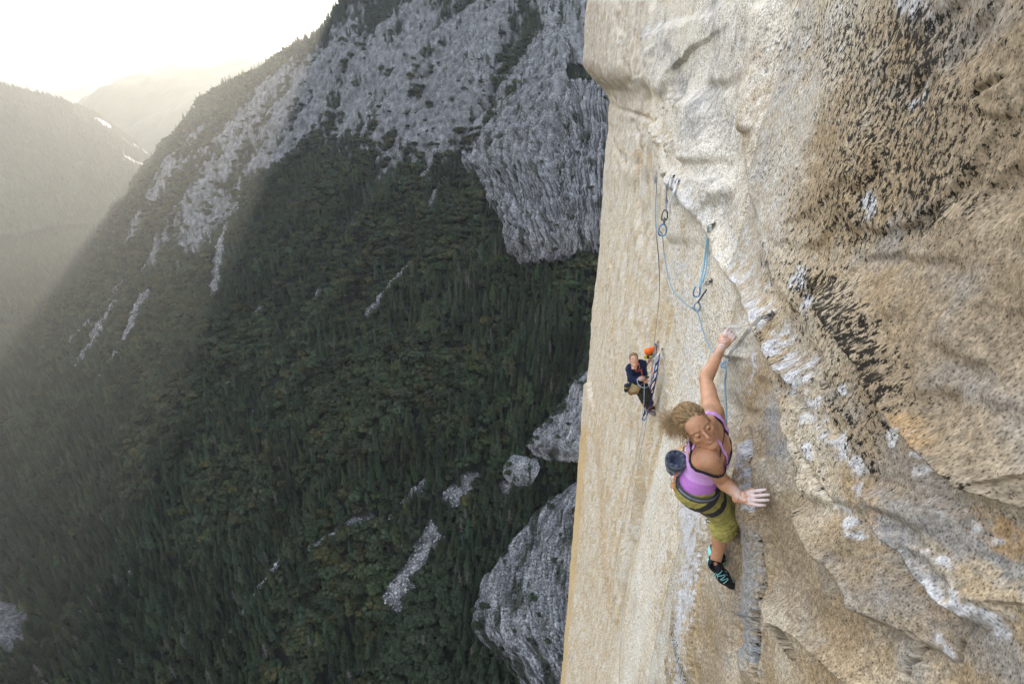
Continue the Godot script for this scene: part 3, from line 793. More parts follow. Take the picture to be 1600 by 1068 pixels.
	["ridge", [Vector2(4.33, 0.418), Vector2(4.236, 0.116), Vector2(4.123, -0.156), Vector2(3.96, -0.386)], Vector2(12, 12), 0.05, 0, 1.0],
	["lip", [Vector2(1.743, 0.015), Vector2(1.642, -0.029), Vector2(1.592, -0.071), Vector2(1.613, -0.109)], Vector2(5, 5), 0.015, 1, 6.0],
	["groove", [Vector2(1.726, -0.069), Vector2(1.696, -0.048), Vector2(1.663, -0.032), Vector2(1.635, -0.011)], Vector2(3, 3), 0.015, 0, 1.0],
]
# stains, growths and dark crack lines: [what, line, radius, how dense]
var stains := [
	["black", [Vector2(2.748, 0.122), Vector2(2.28, 0), Vector2(1.972, -0.146)], Vector2(95, 80), 0.75], ["black", [Vector2(2.418, -0.089), Vector2(2.2, -0.32), Vector2(2.206, -0.54)], Vector2(75, 70), 0.72],
	["black", [Vector2(1.958, -0.222), Vector2(1.8, -0.294), Vector2(1.803, -0.393)], Vector2(60, 60), 0.75], ["black", [Vector2(2.266, -0.807), Vector2(1.869, -0.856), Vector2(1.654, -0.893), Vector2(1.542, -0.909)], Vector2(45, 32), 0.95],
	["black", [Vector2(2.531, -0.876), Vector2(2.183, -1.014), Vector2(1.871, -1.081), Vector2(1.651, -1.16)], Vector2(55, 50), 0.55], ["black", [Vector2(1.711, -0.876), Vector2(1.549, -0.926), Vector2(1.556, -1.033)], Vector2(40, 40), 0.75],
	["black", [Vector2(2.409, -1.271), Vector2(2.081, -1.351), Vector2(1.843, -1.376), Vector2(1.759, -1.579)], Vector2(36, 36), 0.45], ["black", [Vector2(1.813, -1.162), Vector2(1.581, -1.19), Vector2(1.468, -1.19)], Vector2(22, 20), 0.8],
	["black", [Vector2(2.201, 0.133), Vector2(2.048, 0.071), Vector2(2.072, -0.056)], Vector2(32, 40), 0.95], ["black", [Vector2(1.859, 0.11), Vector2(1.831, -0.016), Vector2(1.812, -0.133)], Vector2(45, 45), 0.55],
	["black", [Vector2(3.149, -0.468), Vector2(2.732, -0.615), Vector2(2.663, -0.823)], Vector2(45, 60), 0.5], ["black", [Vector2(3.07, -0.937), Vector2(2.777, -1.003)], Vector2(14, 30), 0.7],
	["black", [Vector2(2.624, -1.235), Vector2(2.409, -1.271), Vector2(2.255, -1.324)], Vector2(7, 20), 0.6], ["black", [Vector2(2.072, -1.641), Vector2(1.897, -1.676), Vector2(1.753, -1.683)], Vector2(7, 18), 0.6],
	["black", [Vector2(1.344, -0.921), Vector2(1.188, -0.903), Vector2(1.069, -0.876)], Vector2(50, 22), 0.5], ["black", [Vector2(3.087, 0.293), Vector2(2.718, 0.166)], Vector2(60, 30), 0.45],
	["black", [Vector2(2.42, -1.849), Vector2(2.226, -1.994), Vector2(2.023, -2.199), Vector2(1.888, -2.296), Vector2(1.854, -2.475), Vector2(1.779, -2.68), Vector2(1.649, -2.908)], Vector2(3, 3), 0.7], ["black", [Vector2(1.692, -2.323), Vector2(1.505, -2.126), Vector2(1.297, -1.961), Vector2(1.185, -1.88)], Vector2(3, 3), 0.7], ["black", [Vector2(2.707, -2.403), Vector2(2.418, -2.665)], Vector2(3, 3), 0.6],  # thin dark lines along two cracks and a hollow
	["gray", [Vector2(5.622, 0.356), Vector2(5.787, -0.11), Vector2(5.005, -0.598), Vector2(4.348, -0.752)], Vector2(38, 60), 0.95], ["gray", [Vector2(5.259, 0.512), Vector2(5.164, 0.142)], Vector2(30, 50), 0.7], ["gray", [Vector2(10.542, 0.488), Vector2(8.64, 0), Vector2(7.791, -0.149)], Vector2(24, 36), 1.0],
	["gray", [Vector2(5.219, -1.027), Vector2(4.355, -1.004)], Vector2(40, 40), 0.6], ["gray", [Vector2(1.302, -1.076), Vector2(1.17, -1.09), Vector2(1.042, -1.016)], Vector2(70, 45), 0.85], ["gray", [Vector2(1.322, -1.255), Vector2(1.217, -1.301), Vector2(1.07, -1.327)], Vector2(45, 40), 0.8],
	["gray", [Vector2(1.04, -1.284), Vector2(0.93, -1.221), Vector2(0.842, -1.224)], Vector2(60, 45), 0.6], ["gray", [Vector2(1.435, -0.453), Vector2(1.273, -0.628), Vector2(1.27, -0.78)], Vector2(60, 70), 0.5], ["gray", [Vector2(4.092, 0.394), Vector2(3.816, 0.138), Vector2(3.588, -0.067)], Vector2(22, 60), 0.6],
	["gray", [Vector2(2.164, -2.264), Vector2(1.984, -2.449), Vector2(1.848, -2.794)], Vector2(17, 40), 0.9], ["gray", [Vector2(2.425, -1.511), Vector2(2.196, -1.665)], Vector2(14, 30), 0.6],
	["white", [Vector2(2.483, -0.826), Vector2(2.413, -0.864), Vector2(2.33, -0.9)], Vector2(9, 16), 0.95], ["white", [Vector2(2.116, -0.409), Vector2(2.075, -0.446), Vector2(2.058, -0.477)], Vector2(7, 12), 0.95], ["white", [Vector2(2.022, -0.073), Vector2(1.985, -0.1)], Vector2(12, 16), 0.85],
	["white", [Vector2(1.344, -0.921), Vector2(1.312, -0.976), Vector2(1.303, -1.028)], Vector2(13, 16), 0.9], ["white", [Vector2(1.755, -1.241), Vector2(1.63, -1.261), Vector2(1.56, -1.274), Vector2(1.533, -1.34)], Vector2(15, 14), 0.9], ["white", [Vector2(1.885, -1.411), Vector2(1.828, -1.414)], Vector2(9, 10), 0.85],
	["white", [Vector2(1.6, -1.454), Vector2(1.499, -1.479), Vector2(1.458, -1.465)], Vector2(13, 12), 0.8], ["white", [Vector2(1.565, -0.962), Vector2(1.49, -0.984), Vector2(1.468, -1.043)], Vector2(9, 12), 0.8], ["white", [Vector2(1.818, -1.076), Vector2(1.759, -1.067)], Vector2(9, 9), 0.85],
	["white", [Vector2(1.165, -1.185), Vector2(1.127, -1.177)], Vector2(12, 14), 0.85], ["white", [Vector2(1.113, -1.017), Vector2(1.057, -1.011)], Vector2(15, 16), 0.75], ["white", [Vector2(1.031, -1.217), Vector2(0.955, -1.184), Vector2(0.88, -1.165)], Vector2(30, 22), 0.75], ["white", [Vector2(1.062, -1.43), Vector2(1.004, -1.424)], Vector2(26, 22), 0.5],
	["white", [Vector2(2.816, -1.171), Vector2(2.644, -1.169), Vector2(2.344, -1.234)], Vector2(18, 16), 0.8], ["white", [Vector2(2.234, -1.206), Vector2(2.065, -1.271), Vector2(1.889, -1.313)], Vector2(20, 22), 0.75], ["white", [Vector2(3.504, -1.677), Vector2(3.382, -1.742)], Vector2(7, 14), 1.0],
	["white", [Vector2(5.463, -1.077), Vector2(5.144, -1.102), Vector2(4.69, -1.168)], Vector2(10, 16), 1.0], ["white", [Vector2(6.956, -1.143), Vector2(5.726, -1.098)], Vector2(7, 8), 0.9], ["white", [Vector2(2.474, -1.893), Vector2(2.317, -2.034), Vector2(2.217, -2.079)], Vector2(8, 24), 1.0], ["white", [Vector2(2.854, -1.523), Vector2(2.752, -1.73)], Vector2(12, 26), 0.7],
	["white", [Vector2(3.915, -0.992), Vector2(3.629, -1.095), Vector2(3.254, -1.23)], Vector2(34, 40), 0.5], ["white", [Vector2(3.452, -3.252), Vector2(3.074, -3.516), Vector2(2.897, -4.001), Vector2(2.759, -4.677)], Vector2(17, 60), 1.0], ["white", [Vector2(5.529, -1.911), Vector2(4.824, -2.339), Vector2(4.262, -2.739)], Vector2(28, 80), 0.7],
	["white", [Vector2(15.141, -14.061), Vector2(13.487, -17.052)], Vector2(12, 60), 0.35], ["white", [Vector2(5.82, 0.568), Vector2(5.089, 0.321)], Vector2(20, 30), 0.5], ["white", [Vector2(2.254, 0.21), Vector2(2.004, 0.153)], Vector2(40, 14), 0.6],
	["rust", [Vector2(1.468, -1.19), Vector2(1.392, -1.244), Vector2(1.356, -1.32)], Vector2(18, 20), 0.7], ["rust", [Vector2(1.344, -0.876), Vector2(1.249, -0.89)], Vector2(24, 18), 0.6], ["rust", [Vector2(1.067, -0.978), Vector2(0.997, -0.986)], Vector2(26, 26), 0.75], ["rust", [Vector2(1.12, -1.343), Vector2(1.06, -1.341)], Vector2(22, 22), 0.6],
	["rust", [Vector2(4.504, -4.196), Vector2(3.866, -4.008)], Vector2(14, 34), 0.65], ["rust", [Vector2(7.476, -1.573), Vector2(6.841, -2.021)], Vector2(6, 30), 0.9], ["rust", [Vector2(20.478, -2.719), Vector2(18.795, -2.908)], Vector2(8, 14), 0.9], ["rust", [Vector2(19.692, -1.281), Vector2(11.915, -0.921)], Vector2(3, 5), 0.9],
	["rust", [Vector2(28.001, -22.724), Vector2(16.961, -19.319), Vector2(10.465, -16.245)], Vector2(7, 90), 0.6], ["rust", [Vector2(10.422, -8.329), Vector2(9.21, -10.358), Vector2(5.197, -8.007)], Vector2(9, 90), 0.45], ["rust", [Vector2(4.009, -1.641), Vector2(3.656, -1.753)], Vector2(12, 30), 0.55], ["rust", [Vector2(3.575, -1.262), Vector2(3.354, -1.408)], Vector2(16, 26), 0.5],
	["brown", [Vector2(3.813, 0.366), Vector2(2.767, -0.237), Vector2(2.256, -0.553)], Vector2(80, 120), 0.25], ["brown", [Vector2(1.844, 0.169), Vector2(1.531, -0.199), Vector2(1.362, -0.565), Vector2(1.344, -0.832)], Vector2(110, 160), 0.85], ["brown", [Vector2(2.005, -1.906), Vector2(1.722, -1.924), Vector2(1.457, -1.893)], Vector2(60, 60), 0.7],
	["brown", [Vector2(1.433, -1.04), Vector2(1.323, -1.096)], Vector2(50, 30), 0.8], ["brown", [Vector2(1.446, -1.517), Vector2(1.344, -1.555)], Vector2(36, 36), 0.85], ["brown", [Vector2(1.276, -1.434), Vector2(1.128, -1.535)], Vector2(50, 60), 0.5], ["brown", [Vector2(4.173, -0.158), Vector2(3.493, -0.677)], Vector2(16, 80), 0.8],
	["brown", [Vector2(166, 13.806), Vector2(160.5, 3.068)], Vector2(8, 50), 0.6], ["brown", [Vector2(94.402, 9.45), Vector2(96.28, -0.931)], Vector2(20, 60), 0.5], ["brown", [Vector2(3.52, -1.899), Vector2(2.951, -2.283), Vector2(2.591, -3.128)], Vector2(18, 100), 0.55], ["brown", [Vector2(2.449, -3.276), Vector2(2.237, -3.736)], Vector2(25, 60), 0.5],
]


# the edge of the big flake the climber is on: beyond it the wall lies deeper
var flake := [Vector2(15.157, 2.013), Vector2(11.617, -0.802), Vector2(7.822, -1.556), Vector2(6.802, -2.053), Vector2(5.948, -2.468), Vector2(5.419, -2.803), Vector2(5.624, -3.271), Vector2(5.684, -3.688), Vector2(5.519, -4.175), Vector2(5.434, -4.75), Vector2(5.459, -5.731), Vector2(5.625, -7.343), Vector2(6.14, -11.221)]


func flake_edge(y: float) -> float:
	for k in flake.size() - 1:
		var a: Vector2 = flake[k]
		var b: Vector2 = flake[k + 1]
		if y <= a.y and y >= b.y: return lerpf(a.x, b.x, (a.y - y) / maxf(a.y - b.y, 0.001))
	return flake[0].x if y > 0 else flake[-1].x


# where the golden face ends low down: its outline in the measure of seen_small()
var face_end := [Vector2(50.404, -31.745), Vector2(38.934, -27.952), Vector2(25.88, -23.098), Vector2(18.669, -20.832), Vector2(13.643, -18.783), Vector2(5.927, -10.821), Vector2(4.291, -9.949)]


func face_edge(here: float) -> float:
	var last := seen_small(face_end[0])
	for k in range(1, face_end.size()):
		var q := seen_small(face_end[k])
		if here <= q.x: return lerpf(last.y, q.y, clampf((here - last.x) / (q.x - last.x), 0.0, 1.0))
		last = q
	return -1e9


func on_rock(towards: Vector3, off := 0.0) -> Vector3:      # where a line of sight meets the wall, and a little out from it
	if c_s.is_empty(): return towards * 3.0
	var t := 0.6
	var step := 0.02
	var last := t
	for k in 3000:
		var p := towards * t - wall_o
		var gap := p.dot(wall_n) - wall_height(p.dot(wall_t), p.y)
		if gap < 0.0: break
		last = t
		t += clampf(gap * 0.8, 0.004, 0.25)
	for k in 12:
		var mid := (t + last) * 0.5
		var p := towards * mid - wall_o
		if p.dot(wall_n) - wall_height(p.dot(wall_t), p.y) < 0.0: t = mid
		else: last = mid
	return towards * last + wall_n * off


func wall_r(s: float) -> float:
	return sqrt(s * s + 1.4)


func on_wall(s: float, y: float, h := 0.0) -> Vector3:
	return wall_o + wall_t * s + Vector3(0, y, 0) + wall_n * h


func wall_height(s: float, y: float) -> float:      # how far the built surface stands out of the mean plane
	var ni := c_s.size()
	var nj := c_k.size()
	var i := clampi(c_s.bsearch(s) - 1, 0, ni - 2)
	var u := clampf((s - c_s[i]) / (c_s[i + 1] - c_s[i]), 0, 1)
	var k := y / wall_r(s)
	var j := clampi(c_k.bsearch(k) - 1, 0, nj - 2)
	var v := clampf((k - c_k[j]) / (c_k[j + 1] - c_k[j]), 0, 1)
	var a := i * nj + j
	return lerpf(lerpf(c_h[a], c_h[a + 1], v), lerpf(c_h[a + nj], c_h[a + nj + 1], v), u)


func grain_texture(seed_: int, freq: float, octaves: int, ramp: Array, kind := FastNoiseLite.TYPE_SIMPLEX_SMOOTH) -> NoiseTexture2D:
	var t := NoiseTexture2D.new()
	t.width = 1024
	t.height = 1024
	t.seamless = true
	var n := noise(seed_, octaves, kind)
	n.frequency = freq
	t.noise = n
	if ramp.size():
		var g := Gradient.new()
		g.offsets = PackedFloat32Array(ramp.map(func(e): return e[0]))
		g.colors = PackedColorArray(ramp.map(func(e): return e[1]))
		t.color_ramp = g
	return t


var c_relief := []
var c_mask := PackedColorArray()
var c_brown := PackedFloat32Array()
var c_mi := 0
var c_mj := 0
var c_pos := PackedVector3Array()
var c_col := PackedColorArray()
var n1 := noise(101, 3)
var n2 := noise(102, 4)
var n3 := noise(103, 4)
var n4 := noise(104, 1)
var nr := noise(105, 4, FastNoiseLite.TYPE_SIMPLEX_SMOOTH, FastNoiseLite.FRACTAL_RIDGED)
var nc := noise(106, 2, FastNoiseLite.TYPE_CELLULAR)


func seen_small(p: Vector2) -> Vector2:      # marks shrink with distance along the wall: a measure in which their widths are alike near and far
	var r := wall_r(p.x)
	return Vector2(950.0 / r, 900.0 * p.y / r)


func reach_of(e: Array, reach: float) -> Array:
	var poly := []
	var lo := Vector2(1e9, 1e9)
	var hi := Vector2(-1e9, -1e9)
	for p: Vector2 in e[1]:
		var q := seen_small(p)
		poly.append(q)
		lo = lo.min(q)
		hi = hi.max(q)
	return [lo - (e[2] as Vector2) * reach, hi + (e[2] as Vector2) * reach, e, poly, (e[1][e[1].size() / 2] as Vector2).x]


func wall_column(i: int) -> void:       # heights and colours of one column of the wall's grid
	var nj := c_k.size()
	var s := c_s[i]
	var r := wall_r(s)
	var far := smoothstep(3.0, 9.0, s)
	var amp := clampf(0.016 + 0.008 * s, 0.016, 0.12)
	var h := PackedFloat32Array()
	h.resize(nj)
	var painted_sun := PackedFloat32Array()       # sunlit strips along the edges, painted as golden colour
	painted_sun.resize(nj)
	var deeper := PackedFloat32Array()
	deeper.resize(nj)
	for j in nj:
		var y := c_k[j] * r
		var wx := s + 0.25 * n2.get_noise_2d(s * 0.7 + 30.0, y * 0.7)
		var v := amp * (1.2 * n1.get_noise_2d(s * 0.3, y * 0.2) + 0.6 * n2.get_noise_2d(s * 0.8, y * 0.45) + 0.20 * n3.get_noise_2d(s * 3.0, y * 1.6))
		v += amp * 0.30 * nr.get_noise_2d(wx * 1.6 - y * 0.7, y * 0.6 + s * 0.4)
		var near_ := 1.0 - smoothstep(2.2, 3.4, s)
		v += 0.030 * near_ * n2.get_noise_2d(s * 1.2 - 0.5 * y, y * 0.9)
		# sheets of rock have flaked away and left sharp edges
		var sheets := 3.2 * (n1.get_noise_2d(s * 0.55 + 0.5 * y + 12.0, y * 0.42 - 0.25 * s) + 0.22 * n3.get_noise_2d(s * 1.9, y * 1.6)) + 8.0
		v += (0.008 + 0.016 * near_) * (floorf(sheets) + smoothstep(0.0, 0.38, sheets - floorf(sheets)) - 8.0) * (1.0 - 0.6 * far)
		v += 0.012 * minf(s, 40.0) * smoothstep(9.0, 26.0, s) * n2.get_noise_2d(s * 0.05, y * 0.055)
		v += 0.05 * far * n2.get_noise_2d(s * 0.9, y * 0.06)
		# the prow at the top leans out over the wall below it
		v += 0.055 * maxf(s - 13.0, 0.0) * smoothstep(-0.05, 0.015, y / s + 0.02 * n1.get_noise_2d(s * 0.1, 3.0))
		# beyond the flake's edge the wall lies deeper; the edge dies out further down
		var soft := lerpf(0.30, 3.2, smoothstep(-4.2, -7.0, y))
		deeper[j] = smoothstep(-0.25, 0.1, s - flake_edge(y))
		v -= 0.57 * smoothstep(-0.02 - 0.15 * (soft - 0.3), soft, s - flake_edge(y) - 0.05 * n3.get_noise_2d(1.0, y * 0.9))
		# the face ends at an edge low on the left; a buttress stands further back beyond it
		var beyond := smoothstep(-3.0, 4.0, c_k[j] * 900.0 - face_edge(950.0 / r)) * smoothstep(9.0, 10.5, s)
		v -= (1.5 - 2.0 * smoothstep(28.0, 46.0, s)) * (1.0 - beyond) * smoothstep(7.0, 9.0, s) * smoothstep(-8.0, -10.0, y)
		h[j] = v
	var here := 950.0 / r
	var warp_x := PackedFloat32Array()
	var warp_y := PackedFloat32Array()
	for j in nj:
		warp_x.append(3.0 * n2.get_noise_2d(here * 0.03, c_k[j] * 27.0) if s > 0.4 else 0.0)
		warp_y.append(3.0 * n2.get_noise_2d(here * 0.03 + 50.0, c_k[j] * 27.0) if s > 0.4 else 0.0)
	for f in c_relief:
		if s < 0.4 or here < (f[0] as Vector2).x or here > (f[1] as Vector2).x: continue
		var e: Array = f[2]
		var poly: Array = f[3]
		var w: Vector2 = e[2]
		var side: int = e[4]
		var reach: float = e[5]
		var d := minf(e[3], (0.028 + 0.011 * float(f[4]) if float(f[4]) > 2.4 else 0.16) * (1.0 if e[0] == "lip" else 2.4))
		var ramp := -1.0 if side < 0 and float(f[4]) < 7.0 else -3.2      # faces that look back along the wall are gentler
		var span := (reach * 2.2 if e[0] == "lip" else 2.6)
		var k0 := 99
		var k1 := -1
		var y0 := 1e9
		var y1 := -1e9
		for k in poly.size() - 1:       # the stretch of the line that matters to this column
			var p: Vector2 = poly[k]
			var q: Vector2 = poly[k + 1]
			if here < minf(p.x, q.x) - w.x * span or here > maxf(p.x, q.x) + w.x * span: continue
			k0 = mini(k0, k)
			k1 = maxi(k1, k)
			y0 = minf(y0, minf(p.y, q.y))
			y1 = maxf(y1, maxf(p.y, q.y))
		if k1 < 0: continue
		k0 = maxi(k0 - 1, 0)
		k1 = mini(k1 + 1, poly.size() - 2)
		var part := poly.slice(k0, k1 + 2)
		var share := float(k1 + 1 - k0) / (poly.size() - 1)
		var start := float(k0) / (poly.size() - 1)
		for j in range(c_k.bsearch((y0 - w.y * span) / 900.0), mini(c_k.bsearch((y1 + w.y * span) / 900.0), nj)):
			var near := near_line(Vector2(here + warp_x[j], c_k[j] * 900.0 + warp_y[j]), part, w)
			near.z = start + near.z * share
			if e[0] == "lip":
				if near.x > reach * 2.2: continue
				var x := near.x * (1.0 if near.y * side < 0 else -1.0)
				h[j] += d * smoothstep(0.0, 0.14, near.z) * smoothstep(1.0, 0.86, near.z) * exp(-maxf(x, 0.0) / reach) * smoothstep(reach * 2.2, reach * 1.2, x) * smoothstep(ramp, 0.35, x)
			elif near.x < 2.6 and e[0] == "painted_sun":
				painted_sun[j] = maxf(painted_sun[j], float(e[3]) * exp(-near.x * near.x))
			elif near.x < 2.6:
				h[j] += (-1.0 if e[0] == "groove" else 1.0) * d * smoothstep(0.0, 0.08, near.z) * smoothstep(1.0, 0.92, near.z) * exp(-near.x * near.x)
	var mi := mini(i / 3, c_mi - 2)
	var mu := i / 3.0 - mi
	var tan_ := Color(0.375, 0.275, 0.165)
	var cream := Color(0.61, 0.535, 0.42)
	var gold := Color(0.48, 0.36, 0.205)
	var ash := Color(0.30, 0.295, 0.29)
	var left := smoothstep(2.3, 4.2, s)
	for j in nj:
		var q := i * nj + j
		var y := c_k[j] * r
		c_h[q] = h[j]
		c_pos[q] = on_wall(s, y, h[j])
		var mj := mini(j / 3, c_mj - 2)
		var mv := j / 3.0 - mj
		var ma := mi * c_mj + mj
		var stain := c_mask[ma].lerp(c_mask[ma + 1], mv).lerp(c_mask[ma + c_mj].lerp(c_mask[ma + c_mj + 1], mv), mu)      # black, gray, white, rust
		var brown := lerpf(lerpf(c_brown[ma], c_brown[ma + 1], mv), lerpf(c_brown[ma + c_mj], c_brown[ma + c_mj + 1], mv), mu)
		var streak := n2.get_noise_2d(s * 1.6 + 0.2 * y, y * 0.16)          # water streaks run down the wall
		var patch := n3.get_noise_2d(s * 1.1, y * 0.9)
		var blot := n2.get_noise_2d(s * 0.9 + 70.0, y * 1.7)
		var fine := n2.get_noise_2d(s * 7.0 + 9.0, y * 5.0)
		var dot := n4.get_noise_2d(s * 36.0, y * 32.0)
		var c := tan_.lerp(cream, clampf(0.24 + 0.60 * left + 0.95 * patch + 0.35 * fine, 0, 1))
		c = c.lerp(gold, clampf(left * (streak * 1.7 - 0.16 + 1.2 * blot + 0.4 * fine), 0, 0.85))
		c = c.lerp(Color(0.64, 0.62, 0.58), clampf(left * (-streak * 1.7 + 0.05 - 1.0 * blot + 0.9 * fine), 0, 0.8))
		c = c.lerp(ash, clampf(stain.g * 1.5 + 0.5 * patch * stain.g + 0.35 * fine - 0.12, 0, 0.92))
		c = c.lerp(Color(0.28, 0.21, 0.135), clampf(brown * 1.25 + 0.8 * fine * brown - 0.05, 0, 0.9))
		c = c.lerp(Color(0.44, 0.27, 0.12), smoothstep(0.25, 0.85, stain.a + 0.35 * fine + 0.2 * patch) * 0.75)
		c = c.lerp(gold, deeper[j] * clampf(0.12 + 0.9 * patch + 0.4 * fine, 0, 0.6) * smoothstep(-0.10, -0.50, c_k[j]))
		c = c.lerp(Color(0.42, 0.40, 0.37), deeper[j] * clampf(0.25 + 1.1 * blot + 0.5 * fine, 0, 0.8) * smoothstep(-0.45, -0.05, c_k[j]))
		c = c.lerp(Color(0.66, 0.62, 0.55), left * (1.0 - deeper[j]) * clampf(0.50 + 0.8 * blot + 0.7 * fine, 0, 0.85))
		c = c.lerp(ash, (1.0 - left) * clampf(1.1 * blot + 0.35 * fine - 0.16, 0, 0.5))
		var ragged := n3.get_noise_2d(s * 13.0 + 3.0, y * 9.0)
		c = c.lerp(Color(0.60, 0.59, 0.60), smoothstep(0.42, 0.72, stain.b * 0.85 + 0.5 * fine + 0.4 * ragged) * 0.85)
		c = c.lerp(Color(0.66, 0.65, 0.64), left * smoothstep(0.28, 0.42, ragged + 0.3 * fine) * 0.7)
		if s > 38.0 and c_k[j] < -0.70: painted_sun[j] = 0.8 * smoothstep(38.0, 46.0, s) * smoothstep(-0.70, -0.78, c_k[j])  # sunlit strip of the far edge, painted gold
		c = c.lerp(Color(0.54, 0.385, 0.19), smoothstep(0.25, 0.8, painted_sun[j] + 0.3 * fine * painted_sun[j]) * 0.85)
		var coarse := smoothstep(3.3, 3.7, s)
		var speck := dot * 0.85 + 0.20 * fine + 0.22 * ragged
		c = c.lerp(Color(0.035, 0.036, 0.045), smoothstep(0.0, 0.16, speck + stain.r * 1.45 - 0.95) * 0.93 * coarse)
		c = c.lerp(Color(0.10, 0.095, 0.095), smoothstep(0.42, 0.7, dot + 0.3 * fine) * 0.16 * coarse)
		c = c.lerp(Color(0.60, 0.55, 0.47), smoothstep(0.3, 0.6, -dot + 0.15 * fine) * 0.22 * coarse)
		if s < 3.5 and fine > 0.05 and nc.get_noise_2d(s * 9.0, y * 9.0) < -0.955: c = Color(0.45, 0.45, 0.04)     # specks of yellow lichen
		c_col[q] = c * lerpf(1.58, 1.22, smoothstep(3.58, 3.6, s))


func build_cliff() -> void:
	var s := -60.0
	while s < 84.0:
		c_s.append(s)
		if s < 0.55: s += clampf((0.55 - s) * 0.2, 0.012, 8.0)
		else: s += clampf(0.0020 * s * s, 0.0025, 0.011 * s)
	var k := -6.0
	while k < 3.2:
		c_k.append(k)
		if k < -1.98: k += clampf((-1.98 - k) * 0.25, 0.01, 0.6)
		elif k > 0.16: k += clampf((k - 0.16) * 0.25, 0.01, 0.6)
		else: k += 0.0032
	var ni := c_s.size()
	var nj := c_k.size()
	c_h.resize(ni * nj)
	c_pos.resize(ni * nj)
	c_col.resize(ni * nj)
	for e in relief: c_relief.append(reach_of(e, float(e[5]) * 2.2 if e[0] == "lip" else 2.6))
	c_mi = (ni + 2) / 3 + 1
	c_mj = (nj + 2) / 3 + 1
	c_mask.resize(c_mi * c_mj)
	c_mask.fill(Color(0, 0, 0, 0))
	c_brown.resize(c_mi * c_mj)
	for e in stains:        # how stained each place is, on a grid three times as coarse
		var box := reach_of(e, 2.6)
		var kind := ["black", "gray", "white", "rust", "brown"].find(e[0])
		for i in c_mi:
			var ms := c_s[mini(i * 3, ni - 1)]
			var here := 950.0 / wall_r(ms)
			if ms < 0.4 or here < (box[0] as Vector2).x or here > (box[1] as Vector2).x: continue
			for j in range(maxi(c_k.bsearch((box[0] as Vector2).y / 900.0) / 3, 0), mini(c_k.bsearch((box[1] as Vector2).y / 900.0) / 3 + 1, c_mj)):
				var at := Vector2(here, c_k[mini(j * 3, nj - 1)] * 900.0)
				var wide := minf((e[2] as Vector2).x, (e[2] as Vector2).y)
				at += Vector2(n3.get_noise_2d(at.x * 0.05, at.y * 0.05), n3.get_noise_2d(at.x * 0.05 + 70.0, at.y * 0.05)) * clampf(wide * 0.9, 3.0, 26.0)
				at += Vector2(n3.get_noise_2d(at.x * 0.16, at.y * 0.12), n3.get_noise_2d(at.x * 0.16 + 70.0, at.y * 0.12)) * clampf(wide * 0.5, 2.0, 12.0)
				var near := near_line(at, box[3], e[2])
				var v: float = float(e[3]) * exp(-near.x * near.x)
				var q := i * c_mj + j
				if kind == 4: c_brown[q] = maxf(c_brown[q], v)
				else: c_mask[q][kind] = maxf(c_mask[q][kind], v)
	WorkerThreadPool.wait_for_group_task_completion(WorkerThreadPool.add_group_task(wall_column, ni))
	var m := vcol(0.88)
	m.albedo_texture = grain_texture(111, 0.06, 4, [[0.0, Color(0.30, 0.30, 0.30)], [0.22, Color(0.50, 0.49, 0.49)], [0.36, Color(0.78, 0.77, 0.75)], [0.5, Color(0.93, 0.92, 0.90)], [0.7, Color(1, 0.99, 0.97)], [1.0, Color(1, 1, 1)]])
	m.uv1_triplanar = true
	m.uv1_world_triplanar = true
	m.uv1_scale = Vector3.ONE * 0.9
	m.detail_enabled = true
	m.detail_blend_mode = BaseMaterial3D.BLEND_MODE_MUL
	m.detail_uv_layer = BaseMaterial3D.DETAIL_UV_2
	m.detail_albedo = grain_texture(112, 0.05, 3, [[0.0, Color(0.62, 0.61, 0.62)], [0.4, Color(0.92, 0.91, 0.9)], [0.6, Color(1, 1, 1)], [1.0, Color(1, 1, 1)]])
	m.uv2_triplanar = true
	m.uv2_world_triplanar = true
	m.uv2_scale = Vector3.ONE * 0.37
	m.normal_enabled = true
	m.normal_texture = grain_texture(113, 0.04, 5, [])
	(m.normal_texture as NoiseTexture2D).as_normal_map = true
	(m.normal_texture as NoiseTexture2D).bump_strength = 6.0
	m.normal_scale = 0.6
	# the near stretch carries its own crystals and black lichen, laid out in metres along the wall and up it
	var near_end := c_s.bsearch(NEAR_S1)
	var near_mat := vcol(0.88)
	near_mat.albedo_texture = lichen_texture()
	near_mat.normal_enabled = true
	near_mat.normal_texture = m.normal_texture
	near_mat.normal_scale = 0.6
	near_mat.uv1_triplanar = false
	near_mat.normal_enabled = false
	var uv := PackedVector2Array()
	uv.resize((near_end + 1) * nj)
	for i in near_end + 1:
		var r := wall_r(c_s[i])
		for j in nj: uv[i * nj + j] = Vector2((c_s[i] - NEAR_S0) / (NEAR_S1 - NEAR_S0), (NEAR_Y1 - c_k[j] * r) / (NEAR_Y1 - NEAR_Y0))
	var whole := sheet(c_pos, c_col, ni, nj)
	var arr := whole.surface_get_arrays(0)
	var wall := ArrayMesh.new()
	for part in 2:
		var from := 0 if part == 0 else near_end * nj
		var to := (near_end + 1) * nj if part == 0 else ni * nj
		var a := []
		a.resize(Mesh.ARRAY_MAX)
		a[Mesh.ARRAY_VERTEX] = (arr[Mesh.ARRAY_VERTEX] as PackedVector3Array).slice(from, to)
		a[Mesh.ARRAY_NORMAL] = (arr[Mesh.ARRAY_NORMAL] as PackedVector3Array).slice(from, to)
		a[Mesh.ARRAY_COLOR] = (arr[Mesh.ARRAY_COLOR] as PackedColorArray).slice(from, to)
		if part == 0: a[Mesh.ARRAY_TEX_UV] = uv
		var columns := near_end if part == 0 else ni - 1 - near_end
		a[Mesh.ARRAY_INDEX] = (arr[Mesh.ARRAY_INDEX] as PackedInt32Array).slice(0, columns * (nj - 1) * 6)
